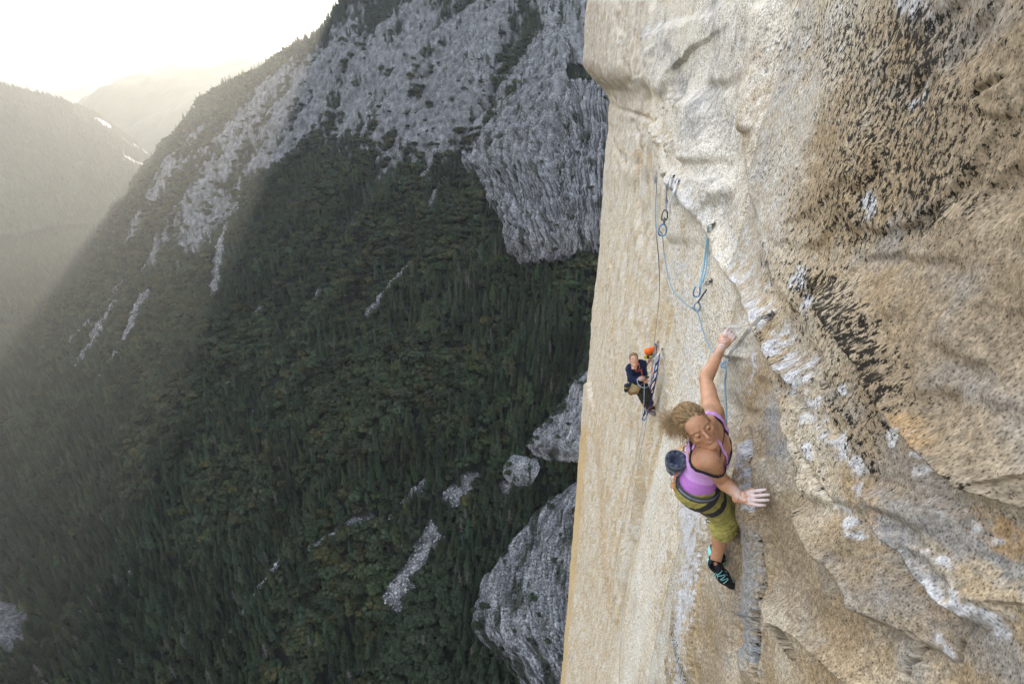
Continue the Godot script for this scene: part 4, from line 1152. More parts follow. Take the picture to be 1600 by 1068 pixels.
		wall.add_surface_from_arrays(Mesh.PRIMITIVE_TRIANGLES, a)
		wall.surface_set_material(part, near_mat if part == 0 else m)
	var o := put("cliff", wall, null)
	tag(o, "sheer tan and gray granite wall beside the climber", "", "", "structure")


const NEAR_S0 := 0.5
const NEAR_S1 := 3.6
const NEAR_Y0 := -3.9
const NEAR_Y1 := 0.7


func lichen_texture() -> ImageTexture:      # crystals of the granite and crusts of black lichen, thickest where c_mask says
	var side := 2048
	var small := 256
	var mask := PackedByteArray()
	mask.resize(small * small)
	for y in small:
		for x in small:
			var s := lerpf(NEAR_S0, NEAR_S1, (x + 0.5) / small)
			var k := lerpf(NEAR_Y1, NEAR_Y0, (y + 0.5) / small) / wall_r(s)
			var i := clampi(c_s.bsearch(s) / 3, 0, c_mi - 1)
			var j := clampi(c_k.bsearch(k) / 3, 0, c_mj - 1)
			mask[y * small + x] = int(clampf(c_mask[i * c_mj + j].r, 0, 1) * 255.0)
	var im := Image.create_from_data(small, small, false, Image.FORMAT_L8, mask)
	im.resize(side, side, Image.INTERPOLATE_CUBIC)
	var thick := im.get_data()
	var na := noise(131, 5)
	na.frequency = 0.05
	na.fractal_gain = 0.78
	var crust := na.get_image(side, side).get_data()
	var nb := noise(132, 2)
	nb.frequency = 0.19
	var crystal := nb.get_image(side, side).get_data()
	var nd := noise(133, 3)
	nd.frequency = 0.06
	var cloud := nd.get_image(side, side).get_data()
	var out := PackedByteArray()
	out.resize(side * side)
	for k in side * side:
		var v := 178 + (crystal[k] - 128) / 3 + (cloud[k] - 128) / 3
		if crystal[k] < 52: v -= 70                       # dark mica
		var c := crust[k] + (thick[k] * 30 >> 6)
		if c > 230: v = 34 + (crystal[k] >> 4)
		elif c > 222: v = v * 2 / 3
		out[k] = clampi(v, 0, 255)
	return ImageTexture.create_from_image(Image.create_from_data(side, side, false, Image.FORMAT_L8, out))


# ---------------------------------------------------------------- bodies: one smooth surface drawn round a skeleton
class Body:
	var lo: Vector3
	var cell: float
	var nx: int
	var ny: int
	var nz: int
	var f := PackedFloat32Array()
	var bricks := {}      # the 8 x 8 x 8 blocks of cells that something has touched

	func _init(a: Vector3, b: Vector3, cell_: float) -> void:
		cell = cell_
		lo = a
		nx = int((b.x - a.x) / cell) + 2
		ny = int((b.y - a.y) / cell) + 2
		nz = int((b.z - a.z) / cell) + 2
		f.resize(nx * ny * nz)
		f.fill(1e3)

	func blend(i: int, d: float, k: float) -> void:
		var o := f[i]
		if k <= 0.0:
			f[i] = minf(o, d)
			return
		var h := maxf(k - absf(o - d), 0.0) / k
		f[i] = minf(o, d) - h * h * k * 0.25

	func span(a: Vector3, b: Vector3, m: float) -> PackedInt32Array:
		var p := a.min(b) - Vector3.ONE * m - lo
		var q := a.max(b) + Vector3.ONE * m - lo
		var r := PackedInt32Array([maxi(int(p.x / cell), 0), mini(int(q.x / cell) + 2, nx), maxi(int(p.y / cell), 0), mini(int(q.y / cell) + 2, ny), maxi(int(p.z / cell), 0), mini(int(q.z / cell) + 2, nz)])
		for x in range(r[0] >> 3, ((r[1] - 1) >> 3) + 1):
			for y in range(r[2] >> 3, ((r[3] - 1) >> 3) + 1):
				for z in range(r[4] >> 3, ((r[5] - 1) >> 3) + 1): bricks[Vector3i(x, y, z)] = true
		return r

	func limb(a: Vector3, b: Vector3, ra: float, rb: float, k: float) -> void:      # a tapered limb between two joints
		var e := b - a
		var ee := maxf(e.length_squared(), 1e-9)
		var r := span(a, b, maxf(ra, rb) + k + 3.0 * cell)
		for x in range(r[0], r[1]):
			for y in range(r[2], r[3]):
				var row := (x * ny + y) * nz
				for z in range(r[4], r[5]):
					var p := lo + Vector3(x, y, z) * cell - a
					var t := clampf(p.dot(e) / ee, 0.0, 1.0)
					var d := (p - e * t).length() - lerpf(ra, rb, t)
					var o := f[row + z]
					if d - o > k: continue
					var h := maxf(k - absf(o - d), 0.0)
					f[row + z] = minf(o, d) - (h * h / k * 0.25 if h > 0.0 else 0.0)

	func lump(c: Vector3, axes: Basis, radii: Vector3, k: float, cut := false) -> void:      # an ellipsoid, added or hollowed out
		var m := maxf(radii.x, maxf(radii.y, radii.z)) + k + 3.0 * cell
		var r := span(c, c, m)
		var inv := axes.transposed()
		for x in range(r[0], r[1]):
			for y in range(r[2], r[3]):
				var row := (x * ny + y) * nz
				for z in range(r[4], r[5]):
					var q := inv * (lo + Vector3(x, y, z) * cell - c)
					var k0 := (q / radii).length()
					var k1 := (q / (radii * radii)).length()
					var d := k0 * (k0 - 1.0) / maxf(k1, 1e-6)
					if cut:
						var o := f[row + z]
						var h := maxf(k - absf(o + d), 0.0) / maxf(k, 1e-6)
						f[row + z] = maxf(o, -d) + h * h * k * 0.25
					else:
						blend(row + z, d, k)

	func trim(at: Vector3, out: Vector3) -> void:       # cuts away what lies beyond a plane
		for c: Vector3i in bricks:
			for x in range(c.x * 8, mini(c.x * 8 + 8, nx)):
				for y in range(c.y * 8, mini(c.y * 8 + 8, ny)):
					var row := (x * ny + y) * nz
					for z in range(c.z * 8, mini(c.z * 8 + 8, nz)): f[row + z] = maxf(f[row + z], (lo + Vector3(x, y, z) * cell - at).dot(out))

	func distance(p: Vector3) -> float:
		var q := (p - lo) / cell
		if q.x < 0 or q.y < 0 or q.z < 0 or q.x > nx - 2 or q.y > ny - 2 or q.z > nz - 2: return 1e3
		var x := int(q.x)
		var y := int(q.y)
		var z := int(q.z)
		var u := q - Vector3(x, y, z)
		var i := (x * ny + y) * nz + z
		var j := i + ny * nz
		var a := lerpf(lerpf(f[i], f[i + 1], u.z), lerpf(f[i + nz], f[i + nz + 1], u.z), u.y)
		var b := lerpf(lerpf(f[j], f[j + 1], u.z), lerpf(f[j + nz], f[j + nz + 1], u.z), u.y)
		return lerpf(a, b, u.x)

	func surface(tint: Callable, fold = null) -> ArrayMesh:
		var at := {}
		var pos := PackedVector3Array()
		var idx := PackedInt32Array()
		var layer := ny * nz
		var off := [0, layer, nz, layer + nz, 1, layer + 1, nz + 1, layer + nz + 1]
		var edges := [[0, 1], [2, 3], [4, 5], [6, 7], [0, 2], [1, 3], [4, 6], [5, 7], [0, 4], [1, 5], [2, 6], [3, 7]]
		var corner := [Vector3(0, 0, 0), Vector3(1, 0, 0), Vector3(0, 1, 0), Vector3(1, 1, 0), Vector3(0, 0, 1), Vector3(1, 0, 1), Vector3(0, 1, 1), Vector3(1, 1, 1)]
		var reach := cell * 2.0
		var v := PackedFloat32Array()
		v.resize(8)
		for c: Vector3i in bricks:
			for x in range(c.x * 8, mini(c.x * 8 + 8, nx - 1)):
				for y in range(c.y * 8, mini(c.y * 8 + 8, ny - 1)):
					for z in range(c.z * 8, mini(c.z * 8 + 8, nz - 1)):
						var i := (x * ny + y) * nz + z
						if absf(f[i]) > reach: continue
						var n := 0
						for k in 8:
							v[k] = f[i + off[k]]
							if v[k] < 0.0: n += 1
						if n == 0 or n == 8: continue
						var sum := Vector3.ZERO
						var m := 0
						for e in edges:
							var a: float = v[e[0]]
							var b: float = v[e[1]]
							if (a < 0.0) != (b < 0.0):
								sum += (corner[e[0]] as Vector3).lerp(corner[e[1]], a / (a - b))
								m += 1
						at[i] = pos.size()
						pos.append(lo + (Vector3(x, y, z) + sum / m) * cell)
		for i: int in at:
			var inside := f[i] < 0.0
			for axis in 3:
				var step: int = [layer, nz, 1][axis]
				if (f[i + step] < 0.0) == inside: continue
				var p: int = [nz, 1, layer][axis]
				var q: int = [1, layer, nz][axis]
				if not (at.has(i - p) and at.has(i - q) and at.has(i - p - q)): continue
				var a: int = at[i]
				var b: int = at[i - p]
				var c: int = at[i - p - q]
				var d: int = at[i - q]
				if inside: idx.append_array([a, c, b, a, d, c])
				else: idx.append_array([a, b, c, a, c, d])
		var nor := PackedVector3Array()
		for pass_ in 2:
			nor.resize(pos.size())
			nor.fill(Vector3.ZERO)
			for k in range(0, idx.size(), 3):
				var n := (pos[idx[k + 2]] - pos[idx[k]]).cross(pos[idx[k + 1]] - pos[idx[k]])
				nor[idx[k]] += n
				nor[idx[k + 1]] += n
				nor[idx[k + 2]] += n
			for k in pos.size(): nor[k] = nor[k].normalized()
			if pass_ == 0:
				if fold == null: break
				for k in pos.size(): pos[k] += nor[k] * float(fold.call(pos[k]))
		var col := PackedColorArray()
		for k in pos.size(): col.append(tint.call(pos[k], nor[k]))
		var arr := []
		arr.resize(Mesh.ARRAY_MAX)
		arr[Mesh.ARRAY_VERTEX] = pos
		arr[Mesh.ARRAY_NORMAL] = nor
		arr[Mesh.ARRAY_COLOR] = col
		arr[Mesh.ARRAY_INDEX] = idx
		var mesh := ArrayMesh.new()
		if pos.size(): mesh.add_surface_from_arrays(Mesh.PRIMITIVE_TRIANGLES, arr)
		return mesh


func joined(parts: Array) -> ArrayMesh:      # several surfaces as one mesh
	var st := started()
	for m in parts: st.append_from(m, 0, Transform3D())
	return st.commit()


func tube(st: SurfaceTool, path: Array, r: float, col: Color, sides := 6, r_end := -1.0) -> void:      # a round strand along a path
	var n := path.size()
	var u := Vector3.ZERO
	var rings := []
	for k in n:
		var d: Vector3 = ((path[mini(k + 1, n - 1)] as Vector3) - (path[maxi(k - 1, 0)] as Vector3)).normalized()
		if u == Vector3.ZERO: u = d.cross(Vector3(0.31, 0.87, 0.39)).normalized()
		u = (u - d * u.dot(d)).normalized()
		rings.append([path[k], u, d.cross(u)])
	for k in n - 1:
		var ra := r if r_end < 0 else lerpf(r, r_end, float(k) / (n - 1))
		var rb := r if r_end < 0 else lerpf(r, r_end, float(k + 1) / (n - 1))
		for s in sides:
			var c0 := TAU * s / sides
			var c1 := TAU * (s + 1) / sides
			var a0: Vector3 = rings[k][1] * cos(c0) + rings[k][2] * sin(c0)
			var a1: Vector3 = rings[k][1] * cos(c1) + rings[k][2] * sin(c1)
			var b0: Vector3 = rings[k + 1][1] * cos(c0) + rings[k + 1][2] * sin(c0)
			var b1: Vector3 = rings[k + 1][1] * cos(c1) + rings[k + 1][2] * sin(c1)
			var q := [rings[k][0] + a0 * ra, rings[k][0] + a1 * ra, rings[k + 1][0] + b1 * rb, rings[k + 1][0] + b0 * rb]
			var nn := [a0, a1, b1, b0]
			for w in [0, 2, 1, 0, 3, 2]:
				st.set_color(col)
				st.set_normal(nn[w])
				st.add_vertex(q[w])


func ribbon(st: SurfaceTool, path: Array, out: Array, wide: float, thick: float, col: Color) -> void:      # flat webbing with a thickness; out[k] points away from what it lies on
	var n := path.size()
	var rings := []
	for k in n:
		var d: Vector3 = ((path[mini(k + 1, n - 1)] as Vector3) - (path[maxi(k - 1, 0)] as Vector3)).normalized()
		var o: Vector3 = ((out[k] as Vector3) - d * (out[k] as Vector3).dot(d)).normalized()
		var w := d.cross(o) * wide * 0.5
		var p: Vector3 = path[k]
		rings.append([p - w, p - w * 0.8 + o * thick, p + w * 0.8 + o * thick, p + w])
	for k in n - 1:
		for s in 4:
			var a: Vector3 = rings[k][s]
			var b: Vector3 = rings[k][(s + 1) % 4]
			var c: Vector3 = rings[k + 1][(s + 1) % 4]
			var d: Vector3 = rings[k + 1][s]
			tri(st, a, b, c, col)
			tri(st, a, c, d, col)


func smooth_path(points: Array, per := 8) -> Array:
	var out := []
	for k in points.size() - 1:
		var p0: Vector3 = points[maxi(k - 1, 0)]
		var p1: Vector3 = points[k]
		var p2: Vector3 = points[k + 1]
		var p3: Vector3 = points[mini(k + 2, points.size() - 1)]
		for s in per: out.append(p1.cubic_interpolate(p2, p0, p3, float(s) / per))
	out.append(points[-1])
	return out


func frame(forward: Vector3, up: Vector3) -> Basis:      # columns: to the figure's left, up, forward
	var z := forward.normalized()
	var y := (up - z * up.dot(z)).normalized()
	return Basis(y.cross(z), y, z)


func head_shape(at: Vector3, b: Basis, size: float, cell: float, skin: Color, lip: Color, brow: Color) -> ArrayMesh:
	var h := Body.new(Vector3(-0.11, -0.17, -0.15) * size, Vector3(0.11, 0.15, 0.15) * size, cell)
	var i := Basis.IDENTITY
	var z := func(x: float, y: float, w: float) -> Vector3: return Vector3(x, y, w) * size
	h.lump(z.call(0, 0.035, -0.018), i, z.call(0.074, 0.088, 0.094), 0.0)
	h.lump(z.call(0, -0.035, 0.022), i, z.call(0.058, 0.080, 0.064), 0.03 * size)
	h.lump(z.call(0, 0.035, 0.045), i, z.call(0.055, 0.05, 0.045), 0.02 * size)
	for s in [-1.0, 1.0]:
		h.limb(z.call(0.052 * s, -0.055, 0.0), z.call(0.016 * s, -0.103, 0.060), 0.017 * size, 0.014 * size, 0.025 * size)
		h.lump(z.call(0.042 * s, -0.024, 0.058), i, z.call(0.02, 0.016, 0.02), 0.022 * size)
		h.limb(z.call(0.050 * s, 0.021, 0.066), z.call(0.016 * s, 0.024, 0.084), 0.007 * size, 0.008 * size, 0.012 * size)
	h.lump(z.call(0, -0.106, 0.066), i, z.call(0.02, 0.014, 0.014), 0.016 * size)
	for s in [-1.0, 1.0]: h.lump(z.call(0.032 * s, 0.004, 0.094), i, z.call(0.017, 0.0115, 0.016), 0.012 * size, true)
	h.limb(z.call(0, 0.014, 0.084), z.call(0, -0.026, 0.106), 0.0075 * size, 0.0105 * size, 0.010 * size)
	for s in [-1.0, 1.0]:
		h.lump(z.call(0.0095 * s, -0.031, 0.096), i, z.call(0.0075, 0.0065, 0.008), 0.006 * size)
		h.lump(z.call(0.032 * s, 0.0074, 0.0790), i, z.call(0.0158, 0.0088, 0.0128), 0.003 * size)       # upper lid
		h.lump(z.call(0.032 * s, -0.0045, 0.078), i, z.call(0.0145, 0.0045, 0.0115), 0.004 * size)      # lower lid
		h.lump(z.call(0.076 * s, -0.002, -0.012), Basis(Vector3.RIGHT, 0.2), z.call(0.009, 0.030, 0.018), 0.006 * size)
		h.lump(z.call(0.086 * s, 0.0, -0.006), Basis(Vector3.RIGHT, 0.2), z.call(0.006, 0.017, 0.009), 0.004 * size, true)
	h.limb(z.call(-0.022, -0.060, 0.078), z.call(0, -0.056, 0.088), 0.0045 * size, 0.0055 * size, 0.006 * size)
	h.limb(z.call(0.022, -0.060, 0.078), z.call(0, -0.056, 0.088), 0.0045 * size, 0.0055 * size, 0.006 * size)
	h.limb(z.call(-0.018, -0.071, 0.079), z.call(0.018, -0.071, 0.079), 0.005 * size, 0.005 * size, 0.006 * size)
	h.lump(z.call(0, -0.0645, 0.093), i, z.call(0.022, 0.0022, 0.010), 0.003 * size, true)
	h.limb(z.call(0, -0.06, -0.03), z.call(0, -0.16, -0.035), 0.052 * size, 0.05 * size, 0.02 * size)
	var n := noise(301, 3)
	var m := h.surface(func(p: Vector3, nn: Vector3) -> Color:
		var q := p / size
		var c := skin.lerp(Color(skin.r * 0.98, skin.g * 0.72, skin.b * 0.66), clampf(0.30 * exp(-Vector2(absf(q.x) - 0.04, q.y + 0.028).length_squared() / 0.0006) + 0.3 * exp(-Vector2(q.x, q.y + 0.03).length_squared() / 0.0002), 0, 0.5) if q.z > 0.03 else 0.0)
		c = c * (1.0 + 0.12 * n.get_noise_3d(q.x * 60.0, q.y * 60.0, q.z * 60.0))
		if q.z > 0.06 and absf(q.x) < 0.025 and q.y < -0.052 and q.y > -0.078: c = c.lerp(lip, 0.45)
		if q.z > 0.05 and absf(absf(q.x) - 0.033) < 0.021 and absf(q.y - 0.0255 + absf(absf(q.x) - 0.03) * 0.25) < 0.0042: c = c.lerp(brow, 0.55)
		return c)
	return moved(m, Transform3D(b, at))


func moved(m: Mesh, t: Transform3D) -> ArrayMesh:
	var st := started()
	st.append_from(m, 0, t)
	return st.commit()


func hand_shape(wrist: Vector3, d: Vector3, thumb: Vector3, curl: Array, spread: float, thumb_in: float, size: float, cell: float, skin: Color, chalk: Color, chalky: float) -> ArrayMesh:
	# d: from the wrist to the knuckles; thumb: the side on which the thumb sits; fingers curl away from the back of the hand
	var x := d.normalized()
	var y := (thumb - x * thumb.dot(x)).normalized()
	var back := x.cross(y)
	var b := Body.new(Vector3(-0.05, -0.085, -0.10) * size, Vector3(0.20, 0.085, 0.06) * size, cell)
	var long := [0.072, 0.080, 0.074, 0.058]
	for k in 4:
		var off := 0.030 - 0.0205 * k
		var base := Vector3(0.012, off * 0.55, 0.0) * size
		var knuckle := Vector3(0.092 - 0.004 * absf(k - 1.2) - (0.006 if k == 3 else 0.0), off, 0.004) * size
		b.limb(base, knuckle, 0.0145 * size, 0.0105 * size, 0.014 * size)
	b.limb(Vector3(-0.05, 0, 0) * size, Vector3(0.015, 0, 0) * size, 0.026 * size, 0.024 * size, 0.015 * size)
	b.lump(Vector3(0.045, 0.022, -0.012) * size, Basis.IDENTITY, Vector3(0.032, 0.014, 0.013) * size, 0.012 * size)
	for k in 4:
		var off := 0.030 - 0.0205 * k
		var p := Vector3(0.092 - 0.004 * absf(k - 1.2) - (0.006 if k == 3 else 0.0), off, 0.004) * size
		var turn := spread * (1.5 - k)
		var bend := 0.0
		var l: float = long[k] * size
		for s in 3:
			bend += float(curl[s]) * (1.0 + 0.08 * (k - 1.5))
			var step: float = l * [0.50, 0.30, 0.24][s]
			var q := p + Vector3(cos(bend) * cos(turn), sin(turn) * cos(bend), -sin(bend)) * step
			b.limb(p, q, [0.0095, 0.0088, 0.0080][s] * size, [0.0086, 0.0080, 0.0066][s] * size, 0.003 * size)
			p = q
	var t0 := Vector3(0.020, 0.024, -0.010) * size
	var t1 := Vector3(0.052, 0.046 - 0.012 * thumb_in, -0.018 - 0.012 * thumb_in) * size
	var t2 := Vector3(0.080, 0.050 - 0.026 * thumb_in, -0.022 - 0.014 * thumb_in) * size
	var t3 := Vector3(0.104, 0.048 - 0.038 * thumb_in, -0.024 - 0.012 * thumb_in) * size
	b.limb(t0, t1, 0.014 * size, 0.0115 * size, 0.010 * size)
	b.limb(t1, t2, 0.0108 * size, 0.0098 * size, 0.004 * size)
	b.limb(t2, t3, 0.0098 * size, 0.0075 * size, 0.003 * size)
	var n := noise(311, 3)
	var m := b.surface(func(p: Vector3, nn: Vector3) -> Color:
		var q := p / size
		var dust := smoothstep(-0.25, 0.25, n.get_noise_3d(q.x * 40.0, q.y * 40.0, q.z * 40.0) + (q.x - 0.05) * 9.0) * chalky
		var c := skin.lerp(Color(skin.r, skin.g * 0.8, skin.b * 0.78), 0.35 * smoothstep(0.08, 0.1, q.x))
		return c.lerp(chalk, dust))
	return moved(m, Transform3D(Basis(x, y, back), wrist))


# ---------------------------------------------------------------- the climber and the belayer
const SKIN := Color(0.42, 0.215, 0.122)
const CHALK := Color(0.60, 0.52, 0.52)


func box_of(points: Array, m: float) -> Array:
	var lo := Vector3(1e9, 1e9, 1e9)
	var hi := -lo
	for p: Vector3 in points:
		lo = lo.min(p)
		hi = hi.max(p)
	return [lo - Vector3.ONE * m, hi + Vector3.ONE * m]


func skin_mat() -> StandardMaterial3D:
	var m := vcol(0.5)
	m.metallic_specular = 0.4
	m.subsurf_scatter_enabled = true
	m.subsurf_scatter_strength = 0.08
	return m


func cloth_mat(rough := 0.9) -> StandardMaterial3D:
	var m := vcol(rough)
	m.rim_enabled = true
	m.rim = 0.12
	m.rim_tint = 0.6
	return m


func band(b: Body, at: Vector3, axis: Vector3, wide: float, off: float, thick: float, col: Color, from := 0.0, to := TAU, out_max := 0.3) -> ArrayMesh:     # webbing round a body, lying on its surface
	var y := axis.normalized()
	var x := y.cross(Vector3(0.2, 0.3, 0.9)).normalized()
	var z := x.cross(y)
	var st := started()
	var path := []
	var outs := []
	var n := 44
	for k in n + 1:
		var g := lerpf(from, to, float(k) / n)
		var d := x * cos(g) + z * sin(g)
		var r := 0.02
		while r < out_max and b.distance(at + d * r) < 0.0: r += 0.003
		path.append(at + d * (r + off))
		outs.append(d)
	ribbon(st, path, outs, wide, thick, col)
	return st.commit()


func build_people() -> void:
	build_climber()
	build_belayer()


func build_climber() -> void:
	var o := thing("person", "climber in purple tank top and olive trousers reaching up and across the rock", "person")
	var view := -(Vector3(0.362, -0.641, -0.792)).normalized()
	var s_r := Vector3(1.006, -1.77, -2.05)
	var e_r := Vector3(1.146, -1.967, -2.092)
	var w_r := Vector3(1.183, -1.94, -1.948)
	var s_l := Vector3(1.115, -1.678, -2.336)
	var e_l := Vector3(1.159, -1.626, -2.602)
	var w_l := Vector3(1.295, -1.488, -2.765)
	var hip_r := Vector3(1.066, -2.121, -2.215)
	var hip_l := Vector3(1.155, -2.191, -2.336)
	var knee_r := Vector3(1.315, -2.421, -2.282)
	var ank_r := Vector3(1.32, -2.832, -2.268)
	var knee_l := Vector3(1.407, -2.556, -2.425)
	var ank_l := Vector3(1.391, -2.915, -2.416)
	var head := Vector3(0.961, -1.636, -2.143)
	var chest := (s_r + s_l) * 0.5
	var pelvis := (hip_r + hip_l) * 0.5
	var spine := (chest - pelvis).normalized()
	var across := (s_l - s_r).normalized()
	var front := across.cross(spine).normalized()        # her chest faces the rock
	if front.dot(wall_n) > 0: front = -front
	var joints := [s_r, e_r, w_r, s_l, e_l, w_l, hip_r, hip_l, knee_r, ank_r, knee_l, ank_l, head]
	var bx := box_of(joints, 0.2)
	var b := Body.new(bx[0], bx[1], 0.011)
	var neck := chest + spine * 0.035 - front * 0.01
	var torso := func(t: Body, g: float) -> void:
		var rib := chest.lerp(pelvis, 0.30)
		var waist := chest.lerp(pelvis, 0.62)
		t.limb(chest.lerp(s_r, 0.62), chest.lerp(s_l, 0.62), 0.058 + g, 0.058 + g, 0.03)
		t.limb(rib - across * 0.055, rib + across * 0.055, 0.090 + g, 0.090 + g, 0.06)
		t.limb(rib - across * 0.05 + front * 0.045, rib + across * 0.05 + front * 0.045, 0.062 + g, 0.062 + g, 0.05)
		t.limb(waist - across * 0.045, waist + across * 0.045, 0.073 + g, 0.073 + g, 0.08)
		t.limb(chest.lerp(rib, 0.4), waist, 0.080 + g, 0.074 + g, 0.06)
		t.limb(pelvis + spine * 0.03 - across * 0.055, pelvis + spine * 0.03 + across * 0.055, 0.084 + g, 0.084 + g, 0.07)
	var legs := func(t: Body, g: float) -> void:
		t.limb(hip_r, knee_r, 0.080 + g, 0.058 + g, 0.05)
		t.limb(hip_l, knee_l, 0.082 + g, 0.058 + g, 0.05)
		t.limb(hip_r - front * 0.03, hip_r - front * 0.02 + spine * 0.05, 0.085 + g, 0.07 + g, 0.05)
	torso.call(b, 0.0)
	legs.call(b, 0.0)
	b.limb(neck - spine * 0.03, head - (head - neck).normalized() * 0.06, 0.054, 0.050, 0.035)
	b.limb(chest.lerp(s_r, 0.4) + spine * 0.02, neck.lerp(head, 0.35), 0.03, 0.035, 0.05)
	b.limb(chest.lerp(s_l, 0.4) + spine * 0.02, neck.lerp(head, 0.35), 0.03, 0.035, 0.05)
	for arm in [[s_r, e_r, w_r], [s_l, e_l, w_l]]:
		var sh: Vector3 = arm[0]
		var el: Vector3 = arm[1]
		var wr: Vector3 = arm[2]
		var bend := ((sh + wr) * 0.5 - el).normalized()
		b.lump(sh, Basis.IDENTITY, Vector3.ONE * 0.055, 0.022)
		b.limb(sh + spine * 0.012 + front * 0.02, sh.lerp(el, 0.42), 0.040, 0.022, 0.008)       # the deltoid's front and rear heads
		b.limb(sh + spine * 0.012 - front * 0.022, sh.lerp(el, 0.40), 0.040, 0.022, 0.008)
		b.limb(chest.lerp(sh, 0.55) + spine * 0.035 - front * 0.01, neck + spine * 0.05, 0.030, 0.024, 0.018)
		b.limb(sh - spine * 0.03 - front * 0.03, chest.lerp(pelvis, 0.38).lerp(sh, 0.35) - front * 0.05, 0.045, 0.045, 0.02)
		b.limb(sh - spine * 0.025 + front * 0.035, chest.lerp(pelvis, 0.18) + front * 0.075, 0.036, 0.040, 0.018)
		b.limb(sh, el, 0.043, 0.036, 0.03)
		b.limb(sh.lerp(el, 0.3) + bend * 0.008, sh.lerp(el, 0.72) + bend * 0.008, 0.038, 0.034, 0.02)
		b.limb(sh.lerp(el, 0.25) - bend * 0.012, sh.lerp(el, 0.65) - bend * 0.010, 0.035, 0.030, 0.02)
		b.limb(el, wr, 0.036, 0.0255, 0.02)
		b.limb(el.lerp(wr, 0.1), el.lerp(wr, 0.55), 0.041, 0.029, 0.012)
		b.limb(el.lerp(wr, 0.05) + bend * 0.014, el.lerp(wr, 0.5) + bend * 0.006, 0.026, 0.018, 0.010)
	for leg in [[knee_r, ank_r], [knee_l, ank_l]]:
		var kn: Vector3 = leg[0]
		var an: Vector3 = leg[1]
		b.limb(kn, an, 0.052, 0.033, 0.02)
		b.limb(kn.lerp(an, 0.15) - front * 0.018, kn.lerp(an, 0.5) - front * 0.016, 0.042, 0.034, 0.03)
	var nz := noise(321, 3)
	var skin := func(p: Vector3, _n: Vector3) -> Color:
		var v := 1.0 + 0.24 * nz.get_noise_3d(p.x * 14.0, p.y * 14.0, p.z * 14.0) + 0.08 * nz.get_noise_3d(p.x * 60.0, p.y * 60.0, p.z * 60.0)
		var c := SKIN * v
		var d := minf((p - w_r).length(), (p - w_l).length())
		return c.lerp(CHALK * 0.85, smoothstep(0.10, 0.0, d + 0.05 * nz.get_noise_3d(p.x * 30.0, p.y * 30.0, p.z * 30.0)) * 0.6)
	var body := b.surface(skin)
	# head: bowed towards the holds, face turned to the viewer
	var right := Vector3.RIGHT
	var up := Vector3(0, 0.8836, -0.4683)
	var img_up := (right * -0.62 + up * 0.78)
	img_up = (img_up - view * img_up.dot(view)).normalized()
	var hb := frame(view * 0.90 - img_up * 0.42 + right * 0.12, img_up * 0.90 + view * 0.42)
	var hs := 0.98
	var skull := head_shape(head, hb, hs, 0.0042, SKIN, Color(0.42, 0.14, 0.12), Color(0.13, 0.08, 0.045))
	# hands
	var dir_r := (Vector3(1.219, -1.842, -1.853) - w_r).normalized()
	var hand_r := hand_shape(w_r, dir_r, up, [0.15, 0.45, 0.30], 0.07, 0.75, 0.98, 0.0032, SKIN, CHALK, 0.72)
	var dir_l := (Vector3(1.363, -1.42, -2.824) - w_l).normalized()
	var hand_l := hand_shape(w_l, dir_l, -right * 0.6 + up * 0.5 - view * 0.3, [0.75, 0.9, 0.5], 0.0, 0.4, 0.98, 0.0034, SKIN, CHALK, 0.62)
	put("body", joined([body, skull, hand_r, hand_l]), skin_mat(), o)
	# eyes and teeth
	var eyes := started()
	for s in [-1.0, 1.0]:
		var e: Vector3 = head + hb * (Vector3(0.032 * s, 0.0005, 0.0775) * hs)
		ball(eyes, e, 0.0115 * hs, Color(0.55, 0.53, 0.50), Vector3.ONE)
		ball(eyes, e + hb * Vector3(0.001, -0.0032, 0.0066) * hs, 0.0066 * hs, Color(0.05, 0.035, 0.025), Vector3.ONE)
	put("eyes", eyes.commit(), vcol(0.25), o)
	var teeth := started()
	ball(teeth, head + hb * (Vector3(0, -0.0635, 0.0825) * hs), 0.012 * hs, Color(0.72, 0.70, 0.64), Vector3(1.0, 0.26, 0.45), hb)
	put("teeth", teeth.commit(), vcol(0.3), o)
	# hair: a cap of roots and many loose strands swept back and blown out
	hair(o, head, hb, hs, view, right, up)
	# tank top
	var tb := Body.new(bx[0], bx[1], 0.011)
	torso.call(tb, 0.007)
	legs.call(tb, 0.007)
	tb.trim(chest.lerp(pelvis, 0.20) + front * 0.0, spine * 0.96 + front * 0.25)
	tb.trim(chest.lerp(pelvis, 0.95), -spine)
	var wr := noise(331, 3)
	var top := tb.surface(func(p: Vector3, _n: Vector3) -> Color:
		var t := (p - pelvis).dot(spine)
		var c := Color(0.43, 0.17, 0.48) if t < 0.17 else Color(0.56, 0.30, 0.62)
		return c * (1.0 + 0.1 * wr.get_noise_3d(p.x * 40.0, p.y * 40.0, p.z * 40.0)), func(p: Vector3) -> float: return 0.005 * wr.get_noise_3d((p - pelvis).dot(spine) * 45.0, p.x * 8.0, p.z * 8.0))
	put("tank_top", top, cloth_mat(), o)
	var straps := started()
	var bra := started()
	for sh: Vector3 in [s_r, s_l]:
		var mid := chest.lerp(sh, 0.50)
		var pts := []
		var outs := []
		for k in 15:
			var g := lerpf(-0.55, PI + 0.35, k / 14.0)
			var dirn := (front * cos(g) + spine * sin(g)).normalized()
			var c0 := mid - spine * 0.035
			var r := 0.02
			while r < 0.2 and b.distance(c0 + dirn * r) < 0.0: r += 0.002
			pts.append(c0 + dirn * (r + 0.003))
			outs.append(dirn)
		ribbon(straps, pts, outs, 0.026, 0.004, Color(0.56, 0.30, 0.62))
		var inner := []
		for p: Vector3 in pts: inner.append(p - across * signf((sh - chest).dot(across)) * 0.022)
